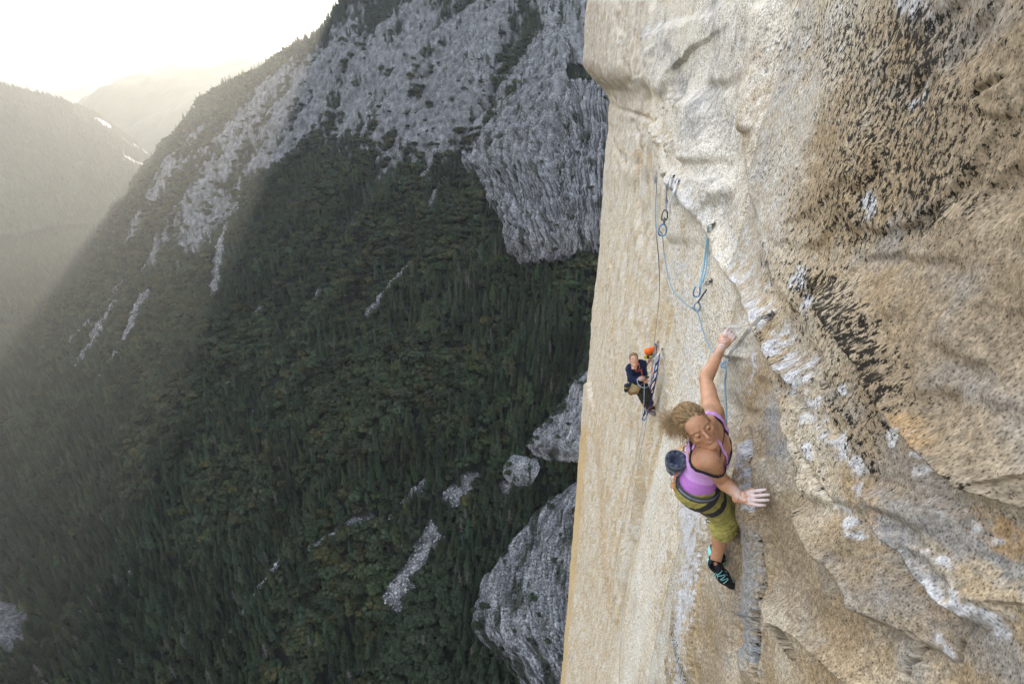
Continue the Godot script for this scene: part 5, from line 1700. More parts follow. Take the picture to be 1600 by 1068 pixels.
		if sh == s_l: ribbon(bra, inner, outs, 0.020, 0.003, Color(0.02, 0.018, 0.025))
	put("shoulder_straps", straps.commit(), cloth_mat(), o)
	put("bra_straps", joined([bra.commit(), band(b, chest.lerp(pelvis, 0.17), spine + front * 0.30, 0.02, 0.006, 0.004, Color(0.02, 0.018, 0.025))]), cloth_mat(), o)
	# trousers, rolled below the knee
	var pb := Body.new(bx[0], bx[1], 0.009)
	legs.call(pb, 0.011)
	pb.limb(pelvis + spine * 0.02 - across * 0.055, pelvis + spine * 0.02 + across * 0.055, 0.090, 0.090, 0.07)
	for leg in [[hip_r, knee_r, ank_r], [hip_l, knee_l, ank_l]]:
		var kn: Vector3 = leg[1]
		var an: Vector3 = leg[2]
		pb.limb(kn, kn.lerp(an, 0.24), 0.068, 0.073, 0.03)
		pb.limb((leg[0] as Vector3).lerp(kn, 0.55), kn, 0.075, 0.068, 0.03)
	pb.trim(pelvis + spine * 0.10, spine)
	var fold := noise(341, 3, FastNoiseLite.TYPE_SIMPLEX_SMOOTH, FastNoiseLite.FRACTAL_RIDGED)
	var olive := Color(0.29, 0.25, 0.07)
	var slack := pb.surface(func(p: Vector3, _n: Vector3) -> Color: return olive * (1.0 + 0.16 * wr.get_noise_3d(p.x * 25.0, p.y * 25.0, p.z * 25.0)), func(p: Vector3) -> float:
		var cuff := exp(-minf((p - knee_r.lerp(ank_r, 0.2)).length_squared(), (p - knee_l.lerp(ank_l, 0.2)).length_squared()) / 0.012)
		var th := (knee_r - hip_r).normalized()
		return (0.010 + 0.012 * cuff) * fold.get_noise_3d(p.x * 10.0 + p.y * 14.0, p.y * 26.0 - p.x * 14.0, p.z * 12.0 + p.dot(th) * 5.0) + cuff * 0.005 * sin(p.y * 260.0 + 3.0 * wr.get_noise_3d(p.x * 9.0, p.y * 9.0, p.z * 9.0)))
	var tr := put("trousers", slack, cloth_mat(0.85), o)
	var tab := started()
	tube(tab, smooth_path([knee_r.lerp(ank_r, 0.16) - front * 0.075, knee_r.lerp(ank_r, 0.16) - front * 0.10 + up * 0.004, knee_r.lerp(ank_r, 0.20) - front * 0.10, knee_r.lerp(ank_r, 0.20) - front * 0.075]), 0.003, Color(0.02, 0.02, 0.02), 5)
	put("cord_tab", tab.commit(), cloth_mat(), tr)
	# harness
	var hm := cloth_mat(0.7)
	var belt_at := pelvis + spine * 0.085
	put("waist_belt", band(tb if false else pb, belt_at - spine * 0.004, spine + front * 0.12, 0.045, 0.006, 0.006, Color(0.05, 0.05, 0.055)), hm, o)
	put("belt_trim", band(pb, belt_at + spine * 0.002, spine + front * 0.12, 0.016, 0.013, 0.003, Color(0.20, 0.21, 0.24)), hm, o)
	put("leg_loop", band(pb, hip_r.lerp(knee_r, 0.10), (knee_r - hip_r).normalized() + spine * 0.25, 0.05, 0.003, 0.006, Color(0.028, 0.027, 0.03), 0, TAU, 0.2), hm, o)
	put("leg_loop", band(pb, hip_l.lerp(knee_l, 0.10), (knee_l - hip_l).normalized() + spine * 0.25, 0.05, 0.003, 0.006, Color(0.028, 0.027, 0.03), 0, TAU, 0.2), hm, o)
	var loops := started()
	for k in 3:
		var g := [0.10, 0.55, -0.5][k] as float
		var d := (view * cos(g) - right * sin(g) * 0.6)
		var reach := 0.06
		while reach < 0.22 and pb.distance(belt_at + d.normalized() * reach) < 0.012: reach += 0.004
		var c0 := belt_at + d.normalized() * reach
		tube(loops, smooth_path([c0 - across * 0.06, c0 - across * 0.03 - spine * 0.045 + d * 0.015, c0 + across * 0.03 - spine * 0.045 + d * 0.015, c0 + across * 0.06]), 0.0045, [Color(0.20, 0.19, 0.05), Color(0.22, 0.23, 0.26), Color(0.03, 0.03, 0.03)][k], 6)
	put("gear_loops", loops.commit(), hm, o)
	# necklace
	var cord := started()
	var ring := []
	for k in 25:
		var g := TAU * k / 24.0
		var c0 := neck.lerp(head, 0.15)
		var d := across * cos(g) + front * sin(g) - spine * 0.15 * (1.0 + sin(g))
		var r := 0.02
		while r < 0.16 and b.distance(c0 + d.normalized() * r) < 0.0: r += 0.002
		ring.append(c0 + d.normalized() * (r + 0.003))
	tube(cord, ring, 0.0022, Color(0.02, 0.018, 0.016), 5)
	put("necklace", cord.commit(), vcol(0.6), o)
	shoe(o, ank_r, (Vector3(1.398, -2.929, -2.171) - ank_r), front)
	shoe(o, ank_l, (Vector3(1.477, -3.052, -2.423) - ank_l), front)


func ball(st: SurfaceTool, at: Vector3, r: float, col: Color, squash: Vector3, axes := Basis.IDENTITY) -> void:
	var s := SphereMesh.new()
	s.radial_segments = 16
	s.rings = 9
	s.radius = r
	s.height = 2.0 * r
	var a := s.surface_get_arrays(0)
	var pos: PackedVector3Array = a[Mesh.ARRAY_VERTEX]
	var nor: PackedVector3Array = a[Mesh.ARRAY_NORMAL]
	var idx: PackedInt32Array = a[Mesh.ARRAY_INDEX]
	for k in idx:
		st.set_color(col)
		st.set_normal((axes * (nor[k] / squash)).normalized())
		st.add_vertex(at + axes * (pos[k] * squash))


func hair(o: Node3D, head: Vector3, hb: Basis, hs: float, view: Vector3, right: Vector3, up: Vector3) -> void:
	var h := Body.new(Vector3(-0.12, -0.12, -0.15), Vector3(0.12, 0.16, 0.12), 0.005)
	h.lump(Vector3(0, 0.042, -0.026), Basis.IDENTITY, Vector3(0.083, 0.092, 0.100), 0.0)
	h.lump(Vector3(0, -0.03, -0.075), Basis.IDENTITY, Vector3(0.055, 0.06, 0.05), 0.04)
	h.lump(Vector3(0, -0.035, 0.085), Basis.IDENTITY, Vector3(0.072, 0.100, 0.090), 0.012, true)
	h.lump(Vector3(0.03, -0.06, 0.04), Basis.IDENTITY, Vector3(0.09, 0.08, 0.06), 0.012, true)
	var n := noise(351, 3)
	var dark := Color(0.13, 0.08, 0.042)
	var fair := Color(0.50, 0.34, 0.18)
	var cap := h.surface(func(p: Vector3, _n: Vector3) -> Color: return dark.lerp(fair, clampf(0.35 + 0.9 * n.get_noise_3d(p.x * 70.0, p.y * 18.0, p.z * 14.0), 0, 1)), func(p: Vector3) -> float: return 0.006 * n.get_noise_3d(p.x * 55.0, p.y * 16.0, p.z * 12.0))
	var st := started()
	var r := RandomNumberGenerator.new()
	r.seed = 5
	var wind := hb.transposed() * (-right * 0.9 - up * 0.25)
	var lock := noise(352, 2)
	for k in 2300:
		# a root on the scalp, then over the skull to the back, then loose
		var a := r.randf_range(-1.35, 1.35)
		var e := r.randf_range(0.05, 1.35)
		var d := Vector3(sin(a) * cos(e * 0.75), sin(e) * 0.9 + 0.1, cos(a) * cos(e)).normalized()
		if d.z > 0.66 and d.y < 0.56: continue
		var w1 := lock.get_noise_3d(d.x * 4.0, d.y * 4.0, d.z * 4.0)           # neighbouring hairs run together
		var w2 := lock.get_noise_3d(d.x * 4.0 + 20.0, d.y * 4.0, d.z * 4.0)
		var w3 := lock.get_noise_3d(d.x * 9.0 + 40.0, d.y * 9.0, d.z * 9.0)
		var rad := Vector3(0.083, 0.094, 0.100) * (r.randf_range(0.985, 1.045) + 0.07 * w3)
		var c := Vector3(0, 0.042, -0.026)
		var back := Vector3(d.x * 0.55 - 0.25 + 0.5 * w1, -0.25 + 0.5 * w2, -1.0).normalized()
		var pts := []
		for s in 9:
			var t := s / 8.0
			var q := d.slerp(back, t * (0.80 + 0.12 * r.randf()))
			q = (q + Vector3(w2, w1, w3) * 0.16 * sin(t * 5.0)).normalized()
			pts.append(c + q * rad * (1.0 + 0.035 * sin(t * 7.0 + 6.0 * w1)))
		var last: Vector3 = pts[-1]
		var flow := ((last - (pts[-2] as Vector3)).normalized() * 0.7 + wind * (1.0 + 0.9 * w3) + Vector3(w1, w2, w3) * 0.8 + Vector3(r.randfn(), r.randfn(), r.randfn()) * 0.08).normalized()
		var tail := 0.06 + 0.09 * absf(w2) + r.randf_range(0.0, 0.03) + (0.07 if r.randf() < 0.03 else 0.0)
		for s in 5:
			flow = (flow + Vector3(w3, w1, w2) * 0.35 * sin(s * 1.3) + Vector3(r.randfn(), r.randfn(), r.randfn()) * 0.06).normalized()
			last += flow * tail / 5.0
			pts.append(last)
		tube(st, pts, r.randf_range(0.0007, 0.0014), dark.lerp(fair, clampf(0.45 + 0.8 * w3 + r.randf_range(-0.3, 0.3), 0, 1)) * r.randf_range(0.85, 1.2), 3, 0.0004)
	# loose front locks falling at her right temple and blown hairs
	for k in 150:
		var root := Vector3(-0.060 + r.randf_range(-0.02, 0.02), r.randf_range(-0.02, 0.09), r.randf_range(-0.03, 0.05))
		var pts := [root]
		var flow := (wind * r.randf_range(0.4, 1.2) + Vector3(-0.5, -0.6, 0.0) * r.randf() + Vector3(r.randfn(), r.randfn(), r.randfn()) * 0.2).normalized()
		var tail := r.randf_range(0.03, 0.10)
		for s in 7:
			flow = (flow + Vector3(r.randfn(), r.randfn(), r.randfn()) * 0.2 + Vector3(0, -0.08, 0)).normalized()
			pts.append((pts[-1] as Vector3) + flow * tail / 7.0)
		tube(st, pts, r.randf_range(0.0006, 0.0012), dark.lerp(fair, r.randf()) * r.randf_range(0.8, 1.2), 3, 0.0004)
	var t := Transform3D(hb.scaled_local(Vector3.ONE * hs), head)
	var roots := put("hair", moved(cap, t), vcol(0.6), o)
	put("strands", moved(st.commit(), t), vcol(0.5), roots)


func shoe(o: Node3D, ankle: Vector3, toward: Vector3, front: Vector3) -> void:
	var x := toward.normalized()                                  # heel to toe
	var y := -ankle.normalized() * 0.9 + wall_n * 0.3 + Vector3(0, 0.2, 0)      # the laces face up and out
	y = (y - x * y.dot(x)).normalized()
	var z := x.cross(y)
	var ax := Basis(x, y, z)
	var at := ankle + x * 0.045 - y * 0.012
	var f := Body.new(Vector3(-0.13, -0.08, -0.07), Vector3(0.19, 0.1, 0.07), 0.005)
	f.limb(Vector3(-0.055, 0.015, 0), Vector3(-0.06, -0.012, 0), 0.036, 0.030, 0.0)
	f.limb(Vector3(-0.05, 0.0, 0), Vector3(0.06, -0.012, 0.004), 0.036, 0.036, 0.03)
	f.limb(Vector3(0.04, -0.014, 0.006), Vector3(0.115, -0.026, -0.006), 0.036, 0.026, 0.03)
	f.limb(Vector3(0.05, -0.018, -0.012), Vector3(0.125, -0.030, -0.014), 0.026, 0.021, 0.02)
	f.limb(Vector3(-0.035, 0.02, 0), Vector3(0.02, 0.03, 0), 0.035, 0.026, 0.03)
	f.limb(Vector3(-0.045, 0.03, 0), Vector3(-0.045, 0.06, 0), 0.037, 0.036, 0.02)
	f.lump(Vector3(-0.045, 0.085, 0), Basis.IDENTITY, Vector3(0.031, 0.035, 0.031), 0.0, true)
	var n := noise(361, 3)
	var black := Color(0.018, 0.018, 0.020)
	var teal := Color(0.22, 0.55, 0.55)
	var m := f.surface(func(p: Vector3, _n: Vector3) -> Color:
		var c := black * (1.0 + 0.5 * n.get_noise_3d(p.x * 60, p.y * 60, p.z * 60))
		if p.y < -0.012 and p.x > -0.02: c = Color(0.028, 0.027, 0.027)
		if p.x < -0.030 and p.y < 0.035 and p.y > -0.03 and p.z > 0.016: c = teal
		if absf(p.y + 0.010 + 0.10 * (p.x - 0.08)) < 0.005 and p.x > 0.055 and p.x < 0.11: c = Color(0.32, 0.50, 0.45)
		if p.y > 0.045: c = Color(0.015, 0.015, 0.017)
		return c)
	var shoe_part := put("shoe", moved(m, Transform3D(ax, at)), vcol(0.55), o)
	var lace := started()
	for k in 5:
		var px := 0.005 + 0.017 * k
		var zig := 1.0 if k % 2 == 0 else -1.0
		var pts := []
		for s in 7:
			var w := lerpf(-0.021, 0.021, s / 6.0)
			var q := Vector3(px + zig * w * 0.25, 0.1, w)
			while q.y > -0.05 and f.distance(q) > 0.0: q.y -= 0.002
			pts.append(q + Vector3(0, 0.002, 0))
		tube(lace, pts, 0.0022, teal, 5)
	var r := RandomNumberGenerator.new()
	r.seed = 3
	for k in 5:       # the bow and its ends
		var q := Vector3(-0.005, 0.052, 0.0)
		var pts := [q]
		var d := Vector3([0.5, 0.7, -0.1, 0.4, 0.2][k], [0.2, 0.1, 0.1, -0.1, 0.3][k], [0.8, -0.7, 0.9, -1.0, 1.0][k]).normalized()
		for s in 6:
			d = (d + Vector3(0.12, -0.22, 0)).normalized()
			q += d * 0.011
			pts.append(q)
		tube(lace, pts, 0.002, teal, 5)
	put("laces", moved(lace.commit(), Transform3D(ax, at)), vcol(0.7), shoe_part)
	var pull := started()
	tube(pull, smooth_path([Vector3(-0.078, 0.05, 0.006), Vector3(-0.09, 0.075, 0.004), Vector3(-0.088, 0.085, -0.002), Vector3(-0.076, 0.065, -0.006)]), 0.003, black, 5)
	put("pull_loop", moved(pull.commit(), Transform3D(ax, at)), vcol(0.7), shoe_part)


func build_belayer() -> void:
	var o := thing("person", "belayer in navy jacket and dark trousers hanging at the ladder, looking up", "person")
	var head := Vector3(2.262, -4.743, -8.238)
	var s_l := Vector3(2.232, -4.982, -8.315)      # towards the valley
	var s_r := Vector3(2.447, -4.866, -8.309)     # towards the wall
	var hip_l := Vector3(2.4, -5.379, -8.467)
	var hip_r := Vector3(2.512, -5.363, -8.419)
	var kn_l := Vector3(2.607, -5.734, -8.505)
	var kn_r := Vector3(2.69, -5.672, -8.481)
	var an_l := Vector3(2.802, -6.135, -8.632)
	var an_r := Vector3(2.82, -6.03, -8.597)
	var el_l := Vector3(2.231, -5.121, -8.173)
	var el_r := Vector3(2.493, -5.057, -8.253)
	var wr_l := Vector3(2.358, -5.084, -8.114)
	var wr_r := Vector3(2.459, -5.121, -8.173)
	var eye := -(Vector3(0.237, -0.498, -0.868)).normalized()
	var chest := (s_l + s_r) * 0.5
	var pelvis := (hip_l + hip_r) * 0.5
	var spine := (chest - pelvis).normalized()
	var across := (s_r - s_l).normalized()
	var front := across.cross(spine).normalized()
	if front.dot(eye) < 0: front = -front
	var bx := box_of([head, s_l, s_r, hip_l, hip_r, kn_l, kn_r, an_l, an_r, el_l, el_r, wr_l, wr_r], 0.2)
	var face := Color(0.52, 0.29, 0.20)
	var b := Body.new(bx[0], bx[1], 0.018)
	b.limb(chest + spine * 0.03, head - spine * 0.06, 0.062, 0.058, 0.03)
	for leg in [[kn_l, an_l], [kn_r, an_r]]: b.limb((leg[0] as Vector3).lerp(leg[1], 0.4), leg[1], 0.048, 0.038, 0.02)
	b.limb(chest, pelvis, 0.10, 0.10, 0.05)
	b.limb(hip_l, kn_l, 0.07, 0.05, 0.03)
	b.limb(hip_r, kn_r, 0.07, 0.05, 0.03)
	b.limb(kn_l, an_l, 0.048, 0.04, 0.02)
	b.limb(kn_r, an_r, 0.048, 0.04, 0.02)
	for arm in [[s_l, el_l, wr_l], [s_r, el_r, wr_r]]:
		b.limb(arm[0], arm[1], 0.045, 0.04, 0.03)
		b.limb(arm[1], arm[2], 0.038, 0.028, 0.02)
	var body := b.surface(func(_p: Vector3, _n: Vector3) -> Color: return face)
	var up := Vector3(0, 0.8836, -0.4683)
	var hb := frame(eye * 0.94 + Vector3.RIGHT * 0.10 + up * 0.10, up - Vector3.RIGHT * 0.06)
	var skull := head_shape(head, hb, 1.0, 0.006, face, Color(0.42, 0.18, 0.15), Color(0.12, 0.07, 0.04))
	var h1 := hand_shape(wr_l, (Vector3(2.398, -5.02, -8.034) - wr_l), up, [0.7, 0.9, 0.6], 0.03, 0.6, 1.05, 0.005, face, face, 0.0)
	var h2 := hand_shape(wr_r, (Vector3(2.487, -5.1, -8.072) - wr_r), up, [0.7, 0.9, 0.6], 0.03, 0.6, 1.05, 0.005, face, face, 0.0)
	put("body", joined([body, skull, h1, h2]), skin_mat(), o)
	var eyes := started()
	for s in [-1.0, 1.0]:
		ball(eyes, head + hb * Vector3(0.032 * s, 0.0015, 0.0785), 0.0115, Color(0.5, 0.48, 0.46), Vector3.ONE)
		ball(eyes, head + hb * Vector3(0.032 * s, 0.002, 0.0865), 0.006, Color(0.05, 0.04, 0.03), Vector3.ONE)
	put("eyes", eyes.commit(), vcol(0.3), o)
	var hr := Body.new(Vector3(-0.12, -0.12, -0.15), Vector3(0.12, 0.16, 0.13), 0.007)
	hr.lump(Vector3(0, 0.045, -0.022), Basis.IDENTITY, Vector3(0.084, 0.092, 0.100), 0.0)
	hr.lump(Vector3(0, 0.10, 0.03), Basis.IDENTITY, Vector3(0.06, 0.035, 0.05), 0.03)
	hr.lump(Vector3(0, -0.03, 0.09), Basis.IDENTITY, Vector3(0.075, 0.095, 0.085), 0.012, true)
	hr.lump(Vector3(0, -0.12, 0.0), Basis.IDENTITY, Vector3(0.12, 0.10, 0.12), 0.012, true)
	var n := noise(371, 3)
	var hair_mesh := hr.surface(func(p: Vector3, _n: Vector3) -> Color: return Color(0.14, 0.085, 0.045).lerp(Color(0.28, 0.18, 0.10), clampf(0.5 + 0.9 * n.get_noise_3d(p.x * 80.0, p.y * 25.0, p.z * 25.0), 0, 1)), func(p: Vector3) -> float: return 0.008 * n.get_noise_3d(p.x * 50.0, p.y * 25.0, p.z * 25.0))
	put("hair", moved(hair_mesh, Transform3D(hb, head)), vcol(0.6), o)
	# jacket
	var j := Body.new(bx[0], bx[1], 0.016)
	j.limb(chest.lerp(s_l, 0.7), chest.lerp(s_r, 0.7), 0.085, 0.085, 0.04)
	j.limb(chest.lerp(pelvis, 0.15), chest.lerp(pelvis, 0.78), 0.135, 0.125, 0.06)
	j.limb(chest.lerp(pelvis, 0.3) - across * 0.05, chest.lerp(pelvis, 0.3) + across * 0.05, 0.12, 0.12, 0.06)
	j.limb(chest + spine * 0.05 - front * 0.02, chest + spine * 0.085 - front * 0.02, 0.085, 0.075, 0.03)
	for arm in [[s_l, el_l, wr_l], [s_r, el_r, wr_r]]:
		j.lump(arm[0], Basis.IDENTITY, Vector3.ONE * 0.078, 0.04)
		j.limb(arm[0], arm[1], 0.068, 0.058, 0.03)
		j.limb(arm[1], (arm[1] as Vector3).lerp(arm[2], 0.92), 0.058, 0.044, 0.03)
	j.lump(chest + spine * 0.14 + front * 0.03, Basis.IDENTITY, Vector3(0.065, 0.07, 0.065), 0.02, true)
	j.trim(pelvis + spine * 0.06, -spine)
	var fold := noise(381, 3, FastNoiseLite.TYPE_SIMPLEX_SMOOTH, FastNoiseLite.FRACTAL_RIDGED)
	var navy := Color(0.012, 0.017, 0.042)
	put("jacket", j.surface(func(p: Vector3, _n: Vector3) -> Color: return navy * (1.0 + 0.25 * n.get_noise_3d(p.x * 30.0, p.y * 30.0, p.z * 30.0)), func(p: Vector3) -> float: return 0.016 * fold.get_noise_3d(p.x * 5.0, p.y * 9.0, p.z * 5.0)), cloth_mat(), o)
	var zips := started()
	var orange := Color(0.75, 0.13, 0.06)
	for line in [[Vector2(-0.055, 0.11), Vector2(-0.05, 0.05), Vector2(-0.02, 0.0)], [Vector2(0.055, 0.10), Vector2(0.05, 0.05), Vector2(0.0, 0.0)], [Vector2(0.07, -0.03), Vector2(0.065, -0.12)], [Vector2(0.03, -0.02), Vector2(0.08, -0.01)]]:
		var pts := []
		for k in (line as Array).size() * 4 - 3:
			var a: Vector2 = line[k / 4]
			var e: Vector2 = line[mini(k / 4 + 1, line.size() - 1)]
			var q := a.lerp(e, (k % 4) / 4.0)
			var p := chest + across * q.x + spine * q.y + front * 0.3
			while (p - chest).dot(front) > -0.1 and j.distance(p) > 0.004: p -= front * 0.004
			pts.append(p + front * 0.004)
		tube(zips, pts, 0.007, orange, 5)
	put("zips", zips.commit(), cloth_mat(), o)
	put("shirt_hem", band(j, pelvis + spine * 0.075, spine, 0.03, 0.002, 0.006, Color(0.36, 0.14, 0.38)), cloth_mat(), o)
	# trousers and harness
	var t := Body.new(bx[0], bx[1], 0.016)
	t.limb(hip_l, hip_r, 0.105, 0.105, 0.05)
	t.limb(pelvis, pelvis + spine * 0.08, 0.105, 0.11, 0.05)
	for leg in [[hip_l, kn_l, an_l], [hip_r, kn_r, an_r]]:
		t.limb(leg[0], leg[1], 0.092, 0.072, 0.04)
		t.limb(leg[1], (leg[1] as Vector3).lerp(leg[2], 0.72), 0.072, 0.066, 0.03)
	t.trim(pelvis + spine * 0.085, spine)
	put("trousers", t.surface(func(p: Vector3, _n: Vector3) -> Color: return Color(0.040, 0.036, 0.034) * (1.0 + 0.3 * n.get_noise_3d(p.x * 20.0, p.y * 20.0, p.z * 20.0)), func(p: Vector3) -> float: return 0.02 * fold.get_noise_3d(p.x * 5.0, p.y * 8.0, p.z * 5.0)), cloth_mat(), o)
	put("waist_belt", band(t, pelvis + spine * 0.05, spine, 0.05, 0.006, 0.008, Color(0.03, 0.03, 0.035)), cloth_mat(), o)
	for leg in [[hip_l, kn_l], [hip_r, kn_r]]: put("leg_loop", band(t, (leg[0] as Vector3).lerp(leg[1], 0.25), leg[1] - leg[0], 0.045, 0.006, 0.008, Color(0.03, 0.03, 0.035), 0, TAU, 0.16), cloth_mat(), o)
	for an: Vector3 in [an_l, an_r]:
		var f := Body.new(an - Vector3.ONE * 0.25, an + Vector3.ONE * 0.25, 0.012)
		var tip := on_rock((Vector3(0.281, -0.594, -0.817)) if an == an_l else (Vector3(0.279, -0.582, -0.823)), 0.02)
		var d := (tip - an).normalized()
		var toe := an + d * minf((tip - an).length(), 0.20)
		f.limb(an - d * 0.03 - Vector3(0, 0.03, 0), toe, 0.05, 0.038, 0.03)
		f.limb(an, an + Vector3(0, 0.02, 0) - d * 0.02, 0.052, 0.05, 0.03)
		put("shoe", f.surface(func(p: Vector3, _n: Vector3) -> Color: return Color(0.07, 0.045, 0.04) if (p - an).dot(d) < 0.1 else Color(0.16, 0.14, 0.14)), vcol(0.7), o)
		put("sock", band(f, an + (kn_l - an_l).normalized() * 0.03, kn_l - an_l, 0.03, 0.002, 0.005, Color(0.55, 0.22, 0.12), 0, TAU, 0.1), cloth_mat(), o)


# ---------------------------------------------------------------- ropes and climbing gear
func biner(long: float, wide: float, thick: float, col: Color, gate: Color, open := false) -> ArrayMesh:     # a carabiner hanging from its top, in its own plane (x, y)
	var st := started()
	var pts := []
	for k in 29:
		var g := TAU * k / 28.0 + (0.5 if open else 0.0)
		if open and k > 24: break
		var x := sin(g)
		var y := cos(g)
		pts.append(Vector3(signf(x) * pow(absf(x), 0.75) * wide * 0.5 * (1.0 - 0.18 * y), signf(y) * pow(absf(y), 0.85) * long * 0.5 - long * 0.5, 0))
	tube(st, pts, thick, col, 6)
	tube(st, [Vector3(wide * 0.46, -long * 0.25, 0), Vector3(wide * 0.5, -long * 0.5, 0), Vector3(wide * 0.54, -long * 0.72, 0)], thick * 0.85, gate, 6)
	return st.commit()


func metal(rough := 0.35) -> StandardMaterial3D:
	var m := vcol(rough)
	m.metallic = 0.7
	m.metallic_specular = 0.5
	return m


func hang(o: Node3D, called: String, mesh: Mesh, mat: Material, at: Vector3, down: Vector3, flat: Vector3) -> MeshInstance3D:
	var y := -down.normalized()
	var z := (flat - y * flat.dot(y)).normalized()
	return put(called, moved(mesh, Transform3D(Basis(y.cross(z), y, z), at)), mat, o)


func hanger(o: Node3D, at: Vector3) -> void:       # a bolt with its bent plate
	var st := started()
	ribbon(st, [at + Vector3(0, 0.022, 0) + wall_n * 0.004, at + wall_n * 0.006, at + Vector3(0, -0.014, 0) + wall_n * 0.012, at + Vector3(0, -0.030, 0) + wall_n * 0.035], [wall_n, wall_n, wall_n, wall_n + Vector3.UP], 0.034, 0.004, Color(0.13, 0.12, 0.115))
	tapered(st, at - wall_n * 0.02, at + wall_n * 0.022, 0.011, 0.010, 6, Color(0.09, 0.085, 0.08))
	put("hanger", st.commit(), metal(0.5), o)


func strap(o: Node3D, called: String, pts: Array, wide: float, col: Color, round_ := false) -> void:
	var st := started()
	var path := smooth_path(pts, 6)
	if round_: tube(st, path, wide * 0.5, col, 6)
	else:
		var outs := []
		for p in path: outs.append((wall_n - wall_t * 0.9).normalized())
		ribbon(st, path, outs, wide, 0.003, col)
	put(called, st.commit(), cloth_mat(), o)


func rope(called: String, label: String, pts: Array, r: float, c0: Color, c1: Color, per := 10) -> void:
	var st := started()
	var path := smooth_path(pts, per)
	tube(st, path.duplicate(), r, c0, 7)
	# the sheath's second colour winds round it
	for turn in 2:
		var wound := []
		var n := path.size() * 6
		for k in n:
			var g := float(k) / (n - 1) * (path.size() - 1)
			var i := mini(int(g), path.size() - 2)
			var p := (path[i] as Vector3).lerp(path[i + 1], g - i)
			var d := ((path[i + 1] as Vector3) - (path[i] as Vector3)).normalized()
			var u := d.cross(Vector3(0.31, 0.87, 0.39)).normalized()
			var a := k * 0.9 + PI * turn
			wound.append(p + (u * cos(a) + d.cross(u) * sin(a)) * r * 0.72)
		tube(st, wound, r * 0.38, c1, 4)
	var m := cloth_mat(0.75)
	var o := put(called, st.commit(), m)
	tag(o, label, "rope")


func bag_shape(lo: Vector3, hi: Vector3, cell: float, shapes: Array, cuts: Array, tint: Callable, wrinkle: float, at: Transform3D) -> ArrayMesh:
	var b := Body.new(lo, hi, cell)
	for s in shapes: b.limb(s[0], s[1], s[2], s[3], s[4])
	for s in cuts: b.lump(s[0], Basis.IDENTITY, s[1], 0.004, true)
	var n := noise(391, 3)
	return moved(b.surface(tint, func(p: Vector3) -> float: return wrinkle * n.get_noise_3d(p.x * 30.0, p.y * 22.0, p.z * 30.0)), at)


